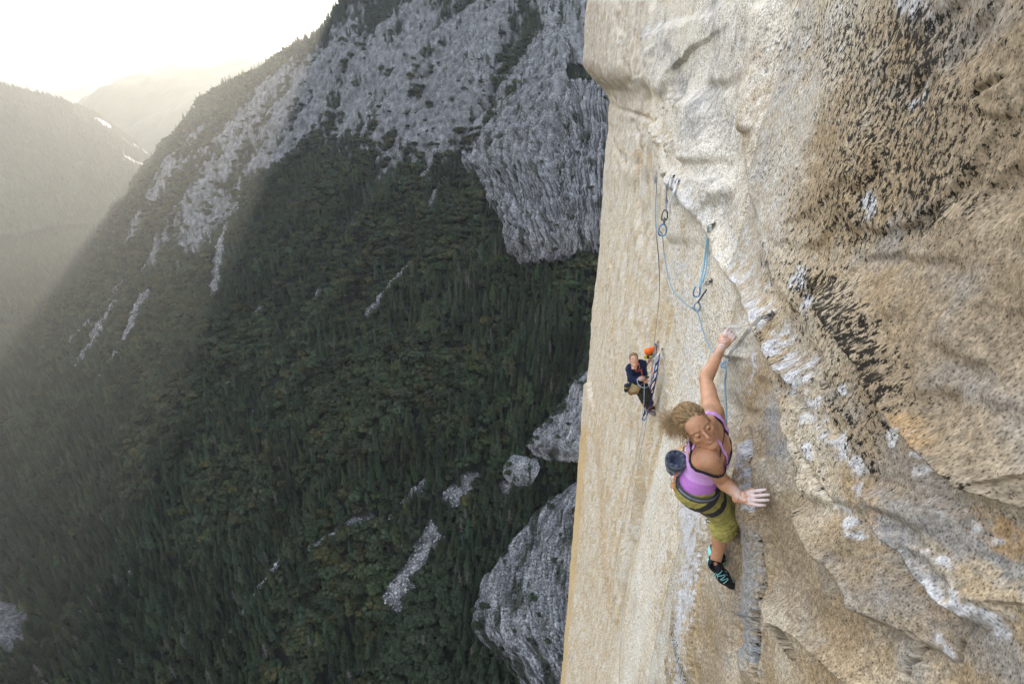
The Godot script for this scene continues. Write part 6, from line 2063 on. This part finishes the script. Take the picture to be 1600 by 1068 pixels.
func build_gear() -> void:
	var steel := Color(0.30, 0.30, 0.32)
	var dark := Color(0.05, 0.05, 0.055)
	var blue := Color(0.05, 0.22, 0.46)
	var sky_blue := Color(0.26, 0.44, 0.56)
	var along := wall_t
	# --- quickdraw above the raised hand
	var a_bolt := on_rock(Vector3(0.51, -0.422, -0.908), 0.0)
	var a_top := on_rock(Vector3(0.434, -0.493, -0.871), 0.03)
	var a_bin := Vector3(1.373, -1.659, -2.833)
	var o := thing("quickdraw", "long pale sling quickdraw from the bolt right of the raised hand", "quickdraw", Vector3.ZERO, "quickdraws clipped to the wall")
	hanger(o, a_bolt)
	hang(o, "carabiner", biner(0.040, 0.026, 0.0032, dark, steel), metal(), a_bolt + wall_n * 0.02, (on_rock(Vector3(0.5, -0.431, -0.903), 0.03) - a_bolt), Vector3.UP)
	strap(o, "sling", [on_rock(Vector3(0.504, -0.426, -0.906), 0.045), on_rock(Vector3(0.49, -0.44, -0.899), 0.045), on_rock(Vector3(0.476, -0.453, -0.892), 0.045), on_rock(Vector3(0.458, -0.471, -0.882), 0.045), on_rock(Vector3(0.443, -0.485, -0.875), 0.045), a_top], 0.022, Color(0.27, 0.25, 0.22))
	hang(o, "carabiner", biner(0.060, 0.036, 0.0036, steel, dark), metal(), a_top, a_bin - a_top, Vector3.UP)
	strap(o, "sling", [a_top + (a_bin - a_top) * 0.45, a_bin], 0.013, Color(0.42, 0.40, 0.50))
	hang(o, "carabiner", biner(0.053, 0.034, 0.0031, blue, steel), metal(), a_bin + Vector3(0, 0.012, 0), (Vector3(1.341, -1.678, -2.8) - a_bin), Vector3.UP)
	# --- quickdraw on the pale face
	var b_bolt := on_rock(Vector3(0.391, -0.364, -0.939), 0.0)
	var b_bin := on_rock(Vector3(0.374, -0.401, -0.919), 0.05)
	o = thing("quickdraw", "short dark quickdraw with blue carabiner holding the rope midway up", "quickdraw", Vector3.ZERO, "quickdraws clipped to the wall")
	hanger(o, b_bolt)
	hang(o, "carabiner", biner(0.050, 0.031, 0.0037, dark, steel), metal(), b_bolt + wall_n * 0.025, b_bin - b_bolt, along)
	strap(o, "sling", [b_bolt.lerp(b_bin, 0.35), b_bolt.lerp(b_bin, 0.7), b_bin], 0.016, Color(0.07, 0.06, 0.08))
	hang(o, "carabiner", biner(0.081, 0.053, 0.0050, blue, steel), metal(), b_bin, Vector3(0.05, -1, 0), along)
	# --- sling with an empty carabiner
	var c_bolt := on_rock(Vector3(0.396, -0.266, -0.991), 0.0)
	o = thing("quickdraw", "doubled blue cord sling with an unclipped carabiner at its lower end", "quickdraw", Vector3.ZERO, "quickdraws clipped to the wall")
	hanger(o, c_bolt)
	hang(o, "carabiner", biner(0.062, 0.037, 0.0043, steel, blue), metal(), c_bolt + wall_n * 0.03, Vector3.DOWN, along)
	strap(o, "cord", [on_rock(Vector3(0.394, -0.272, -0.988), 0.04), on_rock(Vector3(0.385, -0.315, -0.965), 0.03), on_rock(Vector3(0.379, -0.348, -0.947), 0.03), on_rock(Vector3(0.374, -0.374, -0.933), 0.04)], 0.016, sky_blue, true)
	strap(o, "cord", [on_rock(Vector3(0.394, -0.272, -0.988), 0.04), on_rock(Vector3(0.389, -0.315, -0.965), 0.03), on_rock(Vector3(0.384, -0.351, -0.946), 0.03), on_rock(Vector3(0.375, -0.374, -0.933), 0.04)], 0.016, sky_blue, true)
	hang(o, "carabiner", biner(0.105, 0.056, 0.0062, blue, steel, true), metal(), on_rock(Vector3(0.374, -0.372, -0.934), 0.05), Vector3(0.02, -1, 0), along)
	# --- long draw under the roof
	var d_bolt := on_rock(Vector3(0.318, -0.182, -1.035), 0.0)
	o = thing("quickdraw", "long gray quickdraw hanging below the roof from the topmost bolt", "quickdraw", Vector3.ZERO, "quickdraws clipped to the wall")
	hanger(o, d_bolt)
	strap(o, "sling", [d_bolt + wall_n * 0.04, on_rock(Vector3(0.312, -0.201, -1.025), 0.05), on_rock(Vector3(0.311, -0.223, -1.014), 0.05), on_rock(Vector3(0.31, -0.244, -1.002), 0.05)], 0.045, Color(0.16, 0.17, 0.20))
	hang(o, "carabiner", biner(0.124, 0.062, 0.0074, dark, steel), metal(), on_rock(Vector3(0.31, -0.241, -1.004), 0.06), Vector3(0.02, -1, 0), along)
	strap(o, "sling", [on_rock(Vector3(0.309, -0.254, -0.997), 0.06), on_rock(Vector3(0.307, -0.265, -0.991), 0.06)], 0.035, Color(0.12, 0.12, 0.14))
	hang(o, "carabiner", biner(0.136, 0.087, 0.0081, blue, steel), metal(), on_rock(Vector3(0.306, -0.266, -0.991), 0.06), Vector3(0.0, -1, 0), along)
	# --- pale sling from the same corner
	o = thing("sling", "thin white sling looped over the chalky edge below the roof", "sling")
	strap(o, "webbing", [on_rock(Vector3(0.329, -0.186, -1.033), 0.02), on_rock(Vector3(0.325, -0.199, -1.026), 0.03), on_rock(Vector3(0.319, -0.214, -1.018), 0.03), on_rock(Vector3(0.314, -0.23, -1.01), 0.04)], 0.04, Color(0.50, 0.50, 0.52))
	put("knot", moved(biner(0.050, 0.031, 0.0074, Color(0.4, 0.4, 0.42), steel), Transform3D(Basis(), on_rock(Vector3(0.329, -0.187, -1.033), 0.03))), metal(), o)
	o = thing("carabiner", "gray carabiner clipped to the rope's highest point under the roof", "carabiner")
	put("frame", moved(biner(0.149, 0.074, 0.0087, steel, dark), Transform3D(Basis(along, Vector3.UP, along.cross(Vector3.UP)), on_rock(Vector3(0.292, -0.177, -1.038), 0.08))), metal(), o)
	# --- steel link on the right
	o = thing("steel_link", "thin elongated wire link lying on the rock right of the climber", "link")
	var at := on_rock(Vector3(0.613, -0.545, -0.843), 0.006)
	var y := (on_rock(Vector3(0.625, -0.541, -0.845), 0.006) - on_rock(Vector3(0.6, -0.548, -0.841), 0.006)).normalized()
	var lk := started()
	var ring := []
	for k in 25:
		var g := TAU * k / 24.0
		ring.append(at + y * (cos(g) * 0.026 + signf(cos(g)) * 0.006) + wall_n.cross(y) * sin(g) * 0.009)
	tube(lk, ring, 0.0016, Color(0.06, 0.06, 0.065), 5)
	put("ring", lk.commit(), metal(), o)
	# --- the lead rope
	rope("climbing_rope", "blue gray lead rope running from the climber up through the carabiners", [Vector3(1.129, -2.107, -2.267), Vector3(1.177, -2.057, -2.282), Vector3(1.242, -2.021, -2.347), Vector3(1.286, -1.973, -2.44), Vector3(1.315, -1.873, -2.561), Vector3(1.34, -1.743, -2.721), Vector3(1.357, -1.676, -2.813), on_rock(Vector3(0.399, -0.478, -0.878), 0.05), on_rock(Vector3(0.385, -0.45, -0.894), 0.05), on_rock(Vector3(0.374, -0.414, -0.912), 0.06), on_rock(Vector3(0.364, -0.406, -0.916), 0.10), on_rock(Vector3(0.333, -0.374, -0.933), 0.12), on_rock(Vector3(0.315, -0.32, -0.962), 0.10), on_rock(Vector3(0.307, -0.283, -0.982), 0.08), on_rock(Vector3(0.3, -0.273, -0.987), 0.10), on_rock(Vector3(0.292, -0.249, -1), 0.10), on_rock(Vector3(0.29, -0.21, -1.021), 0.08), on_rock(Vector3(0.292, -0.183, -1.035), 0.08)], 0.0062, sky_blue * 0.62, Color(0.26, 0.34, 0.38), 8)
	rope("fixed_rope", "thin dark rope dropping from the crack to the ladder anchor", [on_rock(Vector3(0.292, -0.184, -1.034), 0.10), on_rock(Vector3(0.305, -0.243, -1.003), 0.15), on_rock(Vector3(0.307, -0.342, -0.95), 0.12), on_rock(Vector3(0.302, -0.398, -0.921), 0.15), on_rock(Vector3(0.295, -0.442, -0.898), 0.14), on_rock(Vector3(0.289, -0.475, -0.88), 0.12)], 0.0055, Color(0.16, 0.17, 0.18), Color(0.28, 0.28, 0.28), 6)
	# --- what hangs at the belay
	var hook := on_rock(Vector3(0.287, -0.471, -0.882), 0.06)
	o = thing("anchor", "cluster of slings and carabiners joining the ladder to the wall", "anchor")
	hanger(o, on_rock(Vector3(0.286, -0.468, -0.884), 0.0))
	hanger(o, on_rock(Vector3(0.295, -0.48, -0.877), 0.0))
	strap(o, "sling", [on_rock(Vector3(0.286, -0.469, -0.883), 0.05), on_rock(Vector3(0.289, -0.486, -0.874), 0.12), on_rock(Vector3(0.291, -0.499, -0.867), 0.14)], 0.05, Color(0.08, 0.08, 0.09))
	strap(o, "sling", [on_rock(Vector3(0.295, -0.48, -0.877), 0.05), on_rock(Vector3(0.296, -0.493, -0.871), 0.12), on_rock(Vector3(0.291, -0.5, -0.867), 0.14)], 0.05, Color(0.52, 0.50, 0.48))
	strap(o, "sling", [on_rock(Vector3(0.295, -0.482, -0.877), 0.06), on_rock(Vector3(0.301, -0.493, -0.871), 0.08), on_rock(Vector3(0.295, -0.504, -0.865), 0.14)], 0.035, Color(0.45, 0.44, 0.50))
	for p: Vector3 in [on_rock(Vector3(0.292, -0.493, -0.871), 0.14), on_rock(Vector3(0.289, -0.498, -0.868), 0.16), on_rock(Vector3(0.296, -0.504, -0.865), 0.12)]: hang(o, "carabiner", biner(0.074, 0.043, 0.0056, steel, dark), metal(), p, Vector3.DOWN, wall_n)
	ladder()
	# --- orange stuff bag, bottle and straps
	o = thing("stuff_bag", "bright orange stuff bag hanging above the belayer", "bag")
	var ob := Vector3(3.059, -5.418, -9.804)
	put("bag", bag_shape(Vector3.ONE * -0.25, Vector3.ONE * 0.25, 0.014, [[Vector3(-0.09, -0.02, 0), Vector3(0.09, 0.03, 0), 0.075, 0.06, 0.03], [Vector3(-0.05, 0.02, 0.02), Vector3(0.05, 0.05, -0.02), 0.06, 0.05, 0.03]], [], func(_p: Vector3, _n: Vector3) -> Color: return Color(0.75, 0.15, 0.03), 0.02, Transform3D(Basis(), ob)), cloth_mat(), o)
	strap(o, "strap", [hook, ob + Vector3(0.10, 0.12, 0), ob + Vector3(0.02, 0.08, 0.02)], 0.03, Color(0.30, 0.26, 0.42))
	o = thing("climbing_shoes", "dark shoes dangling under the orange stuff bag", "shoes")
	for k in 2:
		var sp := ob + Vector3(-0.06 + 0.10 * k, -0.11 + 0.03 * k, 0.05)
		put("shoe", bag_shape(Vector3.ONE * -0.2, Vector3.ONE * 0.2, 0.012, [[Vector3(-0.08, -0.02, 0), Vector3(0.05, 0.0, 0), 0.035, 0.045, 0.02], [Vector3(0.05, 0, 0), Vector3(0.06, 0.05, 0), 0.042, 0.04, 0.02]], [[Vector3(0.06, 0.09, 0), Vector3(0.03, 0.04, 0.03)]], func(p: Vector3, _n: Vector3) -> Color: return Color(0.035, 0.033, 0.035) if p.x > -0.06 else Color(0.4, 0.3, 0.04), 0.004, Transform3D(Basis(Vector3.UP, 0.4 * k), sp)), vcol(0.7), o)
	strap(o, "laces", [hook, ob + Vector3(0.08, 0.0, 0.06), ob + Vector3(0.0, -0.07, 0.05)], 0.012, Color(0.1, 0.1, 0.1), true)
	o = thing("water_bottle", "green water bottle hanging beside the orange bag", "bottle")
	var wb := Vector3(3.15, -5.56, -9.785)
	var st := started()
	var prof := [[-0.11, 0.0], [-0.11, 0.042], [-0.10, 0.048], [0.04, 0.048], [0.07, 0.035], [0.08, 0.022], [0.10, 0.022], [0.10, 0.0]]
	for k in prof.size() - 1: tapered(st, wb + Vector3(0, prof[k][0] + 0.0001 * k, 0), wb + Vector3(0, prof[k + 1][0] + 0.0001 * (k + 1) + 0.0001, 0), prof[k][1], prof[k + 1][1], 14, Color(0.10, 0.14, 0.03) if k < 5 else Color(0.02, 0.02, 0.02))
	put("flask", st.commit(), vcol(0.35), o)
	strap(o, "strap", [hook, wb + Vector3(0, 0.16, 0), wb + Vector3(0, 0.09, 0)], 0.02, dark)
	o = thing("sling", "dark red slings dangling left of the green bottle", "sling")
	for k in 3: strap(o, "webbing", [ob + Vector3(-0.03 + 0.03 * k, -0.10, 0.02), ob + Vector3(-0.05 + 0.03 * k, -0.22, 0.03), ob + Vector3(-0.06 + 0.025 * k, -0.36 + 0.06 * k, 0.02)], 0.022, [Color(0.22, 0.02, 0.05), Color(0.10, 0.02, 0.08), Color(0.30, 0.03, 0.06)][k])
	# --- the belayer's pouch, shoes and rope
	o = thing("gear_pouch", "beige and brown pouch hanging at the belayer's hip", "pouch")
	var po := Vector3(2.351, -5.434, -8.324)
	put("pouch", bag_shape(Vector3.ONE * -0.25, Vector3.ONE * 0.25, 0.014, [[Vector3(-0.04, -0.06, 0), Vector3(0.05, 0.05, 0), 0.075, 0.085, 0.03], [Vector3(0.05, -0.06, 0), Vector3(0.02, 0.05, 0), 0.06, 0.07, 0.03]], [[Vector3(0.02, 0.14, 0), Vector3(0.07, 0.04, 0.06)]], func(p: Vector3, _n: Vector3) -> Color: return Color(0.36, 0.27, 0.14) if p.y > -0.02 else Color(0.22, 0.14, 0.07), 0.012, Transform3D(Basis(), po)), cloth_mat(), o)
	o = thing("climbing_shoes", "pair of black climbing shoes clipped behind the belayer's pouch", "shoes")
	for k in 2:
		var sp := [Vector3(2.198, -5.374, -8.3), Vector3(2.27, -5.484, -8.355)][k] as Vector3
		put("shoe", bag_shape(Vector3.ONE * -0.2, Vector3.ONE * 0.2, 0.012, [[Vector3(0.0, -0.09, 0), Vector3(0.0, 0.02, 0.01), 0.034, 0.046, 0.02], [Vector3(0.0, 0.02, 0), Vector3(0.05, 0.04, 0), 0.044, 0.04, 0.02]], [[Vector3(0.10, 0.05, 0), Vector3(0.04, 0.03, 0.03)]], func(p: Vector3, _n: Vector3) -> Color: return Color(0.03, 0.03, 0.032) if absf(p.y) > 0.02 else Color(0.30, 0.22, 0.05), 0.004, Transform3D(Basis(Vector3.BACK, 0.5 * k), sp)), vcol(0.7), o)
	strap(o, "laces", [Vector3(2.204, -5.32, -8.328), Vector3(2.313, -5.319, -8.442), Vector3(2.364, -5.303, -8.394)], 0.012, dark, true)
	o = thing("belay_device", "dark belay device clipped to the belayer's harness", "belay device")
	put("plate", bag_shape(Vector3.ONE * -0.12, Vector3.ONE * 0.12, 0.008, [[Vector3(-0.03, 0.0, 0), Vector3(0.03, 0.01, 0), 0.03, 0.025, 0.01]], [], func(_p: Vector3, _n: Vector3) -> Color: return Color(0.06, 0.06, 0.065), 0.0, Transform3D(Basis(), Vector3(2.494, -5.031, -8.085))), metal(), o)
	hang(o, "carabiner", biner(0.068, 0.043, 0.0050, steel, dark), metal(), Vector3(2.482, -5.026, -8.088), Vector3(-0.4, -1, 0), along)
	rope("belay_rope", "pale blue rope looping from the belayer's hands up to the anchor", [Vector3(2.477, -5.026, -8.066), Vector3(2.379, -5.004, -8.009), Vector3(2.315, -5.031, -8.029), Vector3(2.339, -5.131, -8.032), Vector3(2.423, -5.216, -8.044), Vector3(2.558, -5.298, -8.17), Vector3(2.737, -5.368, -8.473), Vector3(2.912, -5.433, -8.891), Vector3(3.093, -5.514, -9.414), Vector3(3.22, -5.516, -9.865), on_rock(Vector3(0.286, -0.472, -0.882), 0.08)], 0.0075, sky_blue * 1.15, Color(0.5, 0.56, 0.6), 8)
	rope("belay_rope", "pale rope hanging straight down below the belayer's hands", [Vector3(2.471, -5.116, -8.097), Vector3(2.53, -5.434, -8.212), Vector3(2.601, -5.801, -8.357), Vector3(2.627, -6.052, -8.45), Vector3(2.691, -6.286, -8.552), Vector3(2.756, -6.35, -8.574), Vector3(2.756, -6.216, -8.589), Vector3(2.678, -5.916, -8.522), Vector3(2.677, -5.655, -8.547), Vector3(2.808, -5.582, -8.812), Vector3(2.997, -5.582, -9.264), hook], 0.0075, Color(0.30, 0.40, 0.45), Color(0.5, 0.52, 0.54), 8)
	rope("tether", "thin tether from the belayer's harness up to the wall anchor", [Vector3(2.482, -5.005, -8.099), Vector3(2.78, -5.272, -8.75), on_rock(Vector3(0.289, -0.497, -0.868), 0.16)], 0.006, Color(0.10, 0.10, 0.10), Color(0.25, 0.25, 0.25), 5)
	rope("haul_rope", "left of two thin gray ropes trailing down the golden face", [hook, on_rock(Vector3(0.276, -0.53, -0.851), 0.12), on_rock(Vector3(0.268, -0.577, -0.826), 0.10), on_rock(Vector3(0.259, -0.612, -0.807), 0.05), on_rock(Vector3(0.241, -0.685, -0.769), 0.04), on_rock(Vector3(0.223, -0.759, -0.73), 0.04), on_rock(Vector3(0.207, -0.839, -0.687), 0.04), on_rock(Vector3(0.199, -0.911, -0.649), 0.04), on_rock(Vector3(0.191, -0.983, -0.611), 0.04), on_rock(Vector3(0.182, -1.093, -0.552), 0.05)], 0.0055, Color(0.34, 0.34, 0.33), Color(0.16, 0.16, 0.17), 8)
	rope("haul_rope", "right of two thin gray ropes trailing down the golden face", [hook, on_rock(Vector3(0.282, -0.53, -0.851), 0.12), on_rock(Vector3(0.275, -0.585, -0.822), 0.10), on_rock(Vector3(0.265, -0.616, -0.805), 0.05), on_rock(Vector3(0.25, -0.679, -0.772), 0.04), on_rock(Vector3(0.237, -0.762, -0.728), 0.04), on_rock(Vector3(0.228, -0.85, -0.681), 0.04), on_rock(Vector3(0.219, -0.955, -0.625), 0.04), on_rock(Vector3(0.214, -1.058, -0.571), 0.04), on_rock(Vector3(0.21, -1.127, -0.535), 0.05)], 0.0055, Color(0.36, 0.36, 0.35), Color(0.18, 0.18, 0.19), 8)
	# --- on the climber
	o = thing("chalk_bag", "gray chalk bag with a fleece lined open mouth at the climber's back", "chalk bag")
	var cb := Vector3(0.938, -1.98, -2.266)
	var mouth := (Vector3(0, 0.75, 0) - (Vector3(0.32, -0.676, -0.774)).normalized() * 0.55 - Vector3.RIGHT * 0.05).normalized()
	var bb := Basis(mouth.cross(Vector3(0.3, 0.2, 1)).normalized(), mouth, mouth.cross(Vector3(0.3, 0.2, 1)).normalized().cross(mouth))
	var tb := Transform3D(bb, cb)
	put("bag", bag_shape(Vector3(-0.1, -0.14, -0.1), Vector3(0.1, 0.1, 0.1), 0.005, [[Vector3(0, -0.075, 0), Vector3(0, 0.0, 0), 0.046, 0.056, 0.02], [Vector3(0, -0.07, 0), Vector3(0, 0.035, 0), 0.040, 0.059, 0.02]], [[Vector3(0, 0.075, 0), Vector3(0.09, 0.045, 0.09)], [Vector3(0, 0.03, 0), Vector3(0.049, 0.085, 0.049)]], func(p: Vector3, _n: Vector3) -> Color: return Color(0.17, 0.165, 0.175) if p.y < -0.005 else Color(0.05, 0.055, 0.075), 0.006, tb), cloth_mat(), o)
	var lin := started()
	var fl := Body.new(Vector3(-0.09, -0.12, -0.09), Vector3(0.09, 0.08, 0.09), 0.005)
	for k in 9:
		var g := TAU * k / 9.0
		fl.limb(Vector3(cos(g) * 0.044, 0.030 + 0.008 * sin(k * 2.3), sin(g) * 0.044), Vector3(cos(g) * 0.034, -0.05, sin(g) * 0.034), 0.013, 0.018, 0.010)
	fl.limb(Vector3(0, -0.06, 0), Vector3(0.01, -0.03, 0), 0.045, 0.03, 0.02)
	put("lining", moved(fl.surface(func(_p: Vector3, _n: Vector3) -> Color: return Color(0.065, 0.075, 0.11)), tb), cloth_mat(), o)
	var rim := started()
	var rp := []
	for k in 25: rp.append(tb * Vector3(cos(TAU * k / 24.0) * 0.057, 0.034, sin(TAU * k / 24.0) * 0.057))
	tube(rim, rp, 0.005, Color(0.10, 0.11, 0.13), 6)
	put("rim", rim.commit(), cloth_mat(), o)
	var lg := started()
	ribbon(lg, [tb * Vector3(0.012, -0.045, 0.058), tb * Vector3(0.028, -0.022, 0.062)], [tb.basis.z, tb.basis.z], 0.010, 0.002, Color(0.03, 0.03, 0.035))
	put("logo_patch", lg.commit(), cloth_mat(), o)
	strap(o, "strap", [tb * Vector3(0.05, 0.02, 0), Vector3(0.989, -1.993, -2.26), Vector3(1.015, -2.019, -2.235)], 0.018, Color(0.12, 0.12, 0.14))
	o = thing("cord", "orange cord loop with small carabiners dangling at the climber's hip", "cord")
	strap(o, "loop", [Vector3(0.96, -2.016, -2.248), Vector3(0.938, -2.052, -2.229), Vector3(0.938, -2.091, -2.208), Vector3(0.959, -2.13, -2.198), Vector3(1.003, -2.161, -2.205), Vector3(1.043, -2.166, -2.225)], 0.007, Color(0.65, 0.14, 0.02), true)
	strap(o, "loop", [Vector3(0.949, -2.019, -2.235), Vector3(0.923, -2.058, -2.214), Vector3(0.923, -2.11, -2.198), Vector3(0.938, -2.129, -2.188)], 0.006, Color(0.75, 0.20, 0.06), true)
	for k in 3: hang(o, "carabiner", biner(0.040, 0.024, 0.0028, [Color(0.45, 0.45, 0.48), Color(0.6, 0.25, 0.08), Color(0.62, 0.62, 0.64)][k], steel), metal(), [Vector3(0.942, -2.009, -2.229), Vector3(0.924, -2.067, -2.198), Vector3(0.927, -2.041, -2.223)][k], Vector3(-0.2, -1, 0.1 * k), along)
	o = thing("carabiner", "small orange carabiners racked on the climber's back between bag and arm", "carabiner")
	for k in 2: put("frame", moved(biner(0.048, 0.028, 0.0032, [Color(0.75, 0.3, 0.02), Color(0.55, 0.06, 0.04)][k], steel), Transform3D(Basis(along, 0.6 - 0.9 * k), [Vector3(0.998, -1.939, -2.345), Vector3(1.016, -1.942, -2.366)][k])), metal(), o)
	o = thing("cord", "short orange cord behind the climber's forearm", "cord")
	strap(o, "loop", [Vector3(1.155, -2.155, -2.276), Vector3(1.174, -2.144, -2.259), Vector3(1.181, -2.11, -2.255)], 0.007, Color(0.65, 0.14, 0.02), true)


func ladder() -> void:
	var o := thing("rope_ladder", "narrow webbing ladder of blue and red rails beside the belayer", "ladder")
	var rails := [[on_rock(Vector3(0.295, -0.504, -0.865), 0.13), on_rock(Vector3(0.286, -0.541, -0.845), 0.13), on_rock(Vector3(0.274, -0.581, -0.824), 0.13), on_rock(Vector3(0.266, -0.603, -0.812), 0.13)], [on_rock(Vector3(0.302, -0.49, -0.872), 0.13), on_rock(Vector3(0.296, -0.53, -0.851), 0.13), on_rock(Vector3(0.286, -0.568, -0.831), 0.13), on_rock(Vector3(0.281, -0.586, -0.821), 0.13)], [on_rock(Vector3(0.287, -0.506, -0.864), 0.13), on_rock(Vector3(0.286, -0.53, -0.851), 0.13), on_rock(Vector3(0.28, -0.563, -0.833), 0.13), on_rock(Vector3(0.276, -0.588, -0.82), 0.13)]]
	for k in 3: strap(o, "rail", rails[k], 0.028, [Color(0.035, 0.065, 0.24), Color(0.03, 0.045, 0.16), Color(0.34, 0.02, 0.03)][k])
	var left: Array = smooth_path(rails[0], 12)
	var right: Array = smooth_path(rails[1], 12)
	for k in 7:
		var a: Vector3 = left[2 + k * 5]
		var b: Vector3 = right[4 + k * 4]
		var st := started()
		ribbon(st, [a, a.lerp(b, 0.5) + Vector3(0, -0.012, 0), b], [Vector3.UP, Vector3.UP, Vector3.UP], 0.03, 0.006, Color(0.03, 0.03, 0.035))
		put("rung", st.commit(), cloth_mat(), o)
	strap(o, "stirrup", [left[-1], on_rock(Vector3(0.27, -0.604, -0.812), 0.13), on_rock(Vector3(0.274, -0.601, -0.813), 0.13), on_rock(Vector3(0.276, -0.595, -0.816), 0.13), right[-1]], 0.03, Color(0.03, 0.05, 0.18))
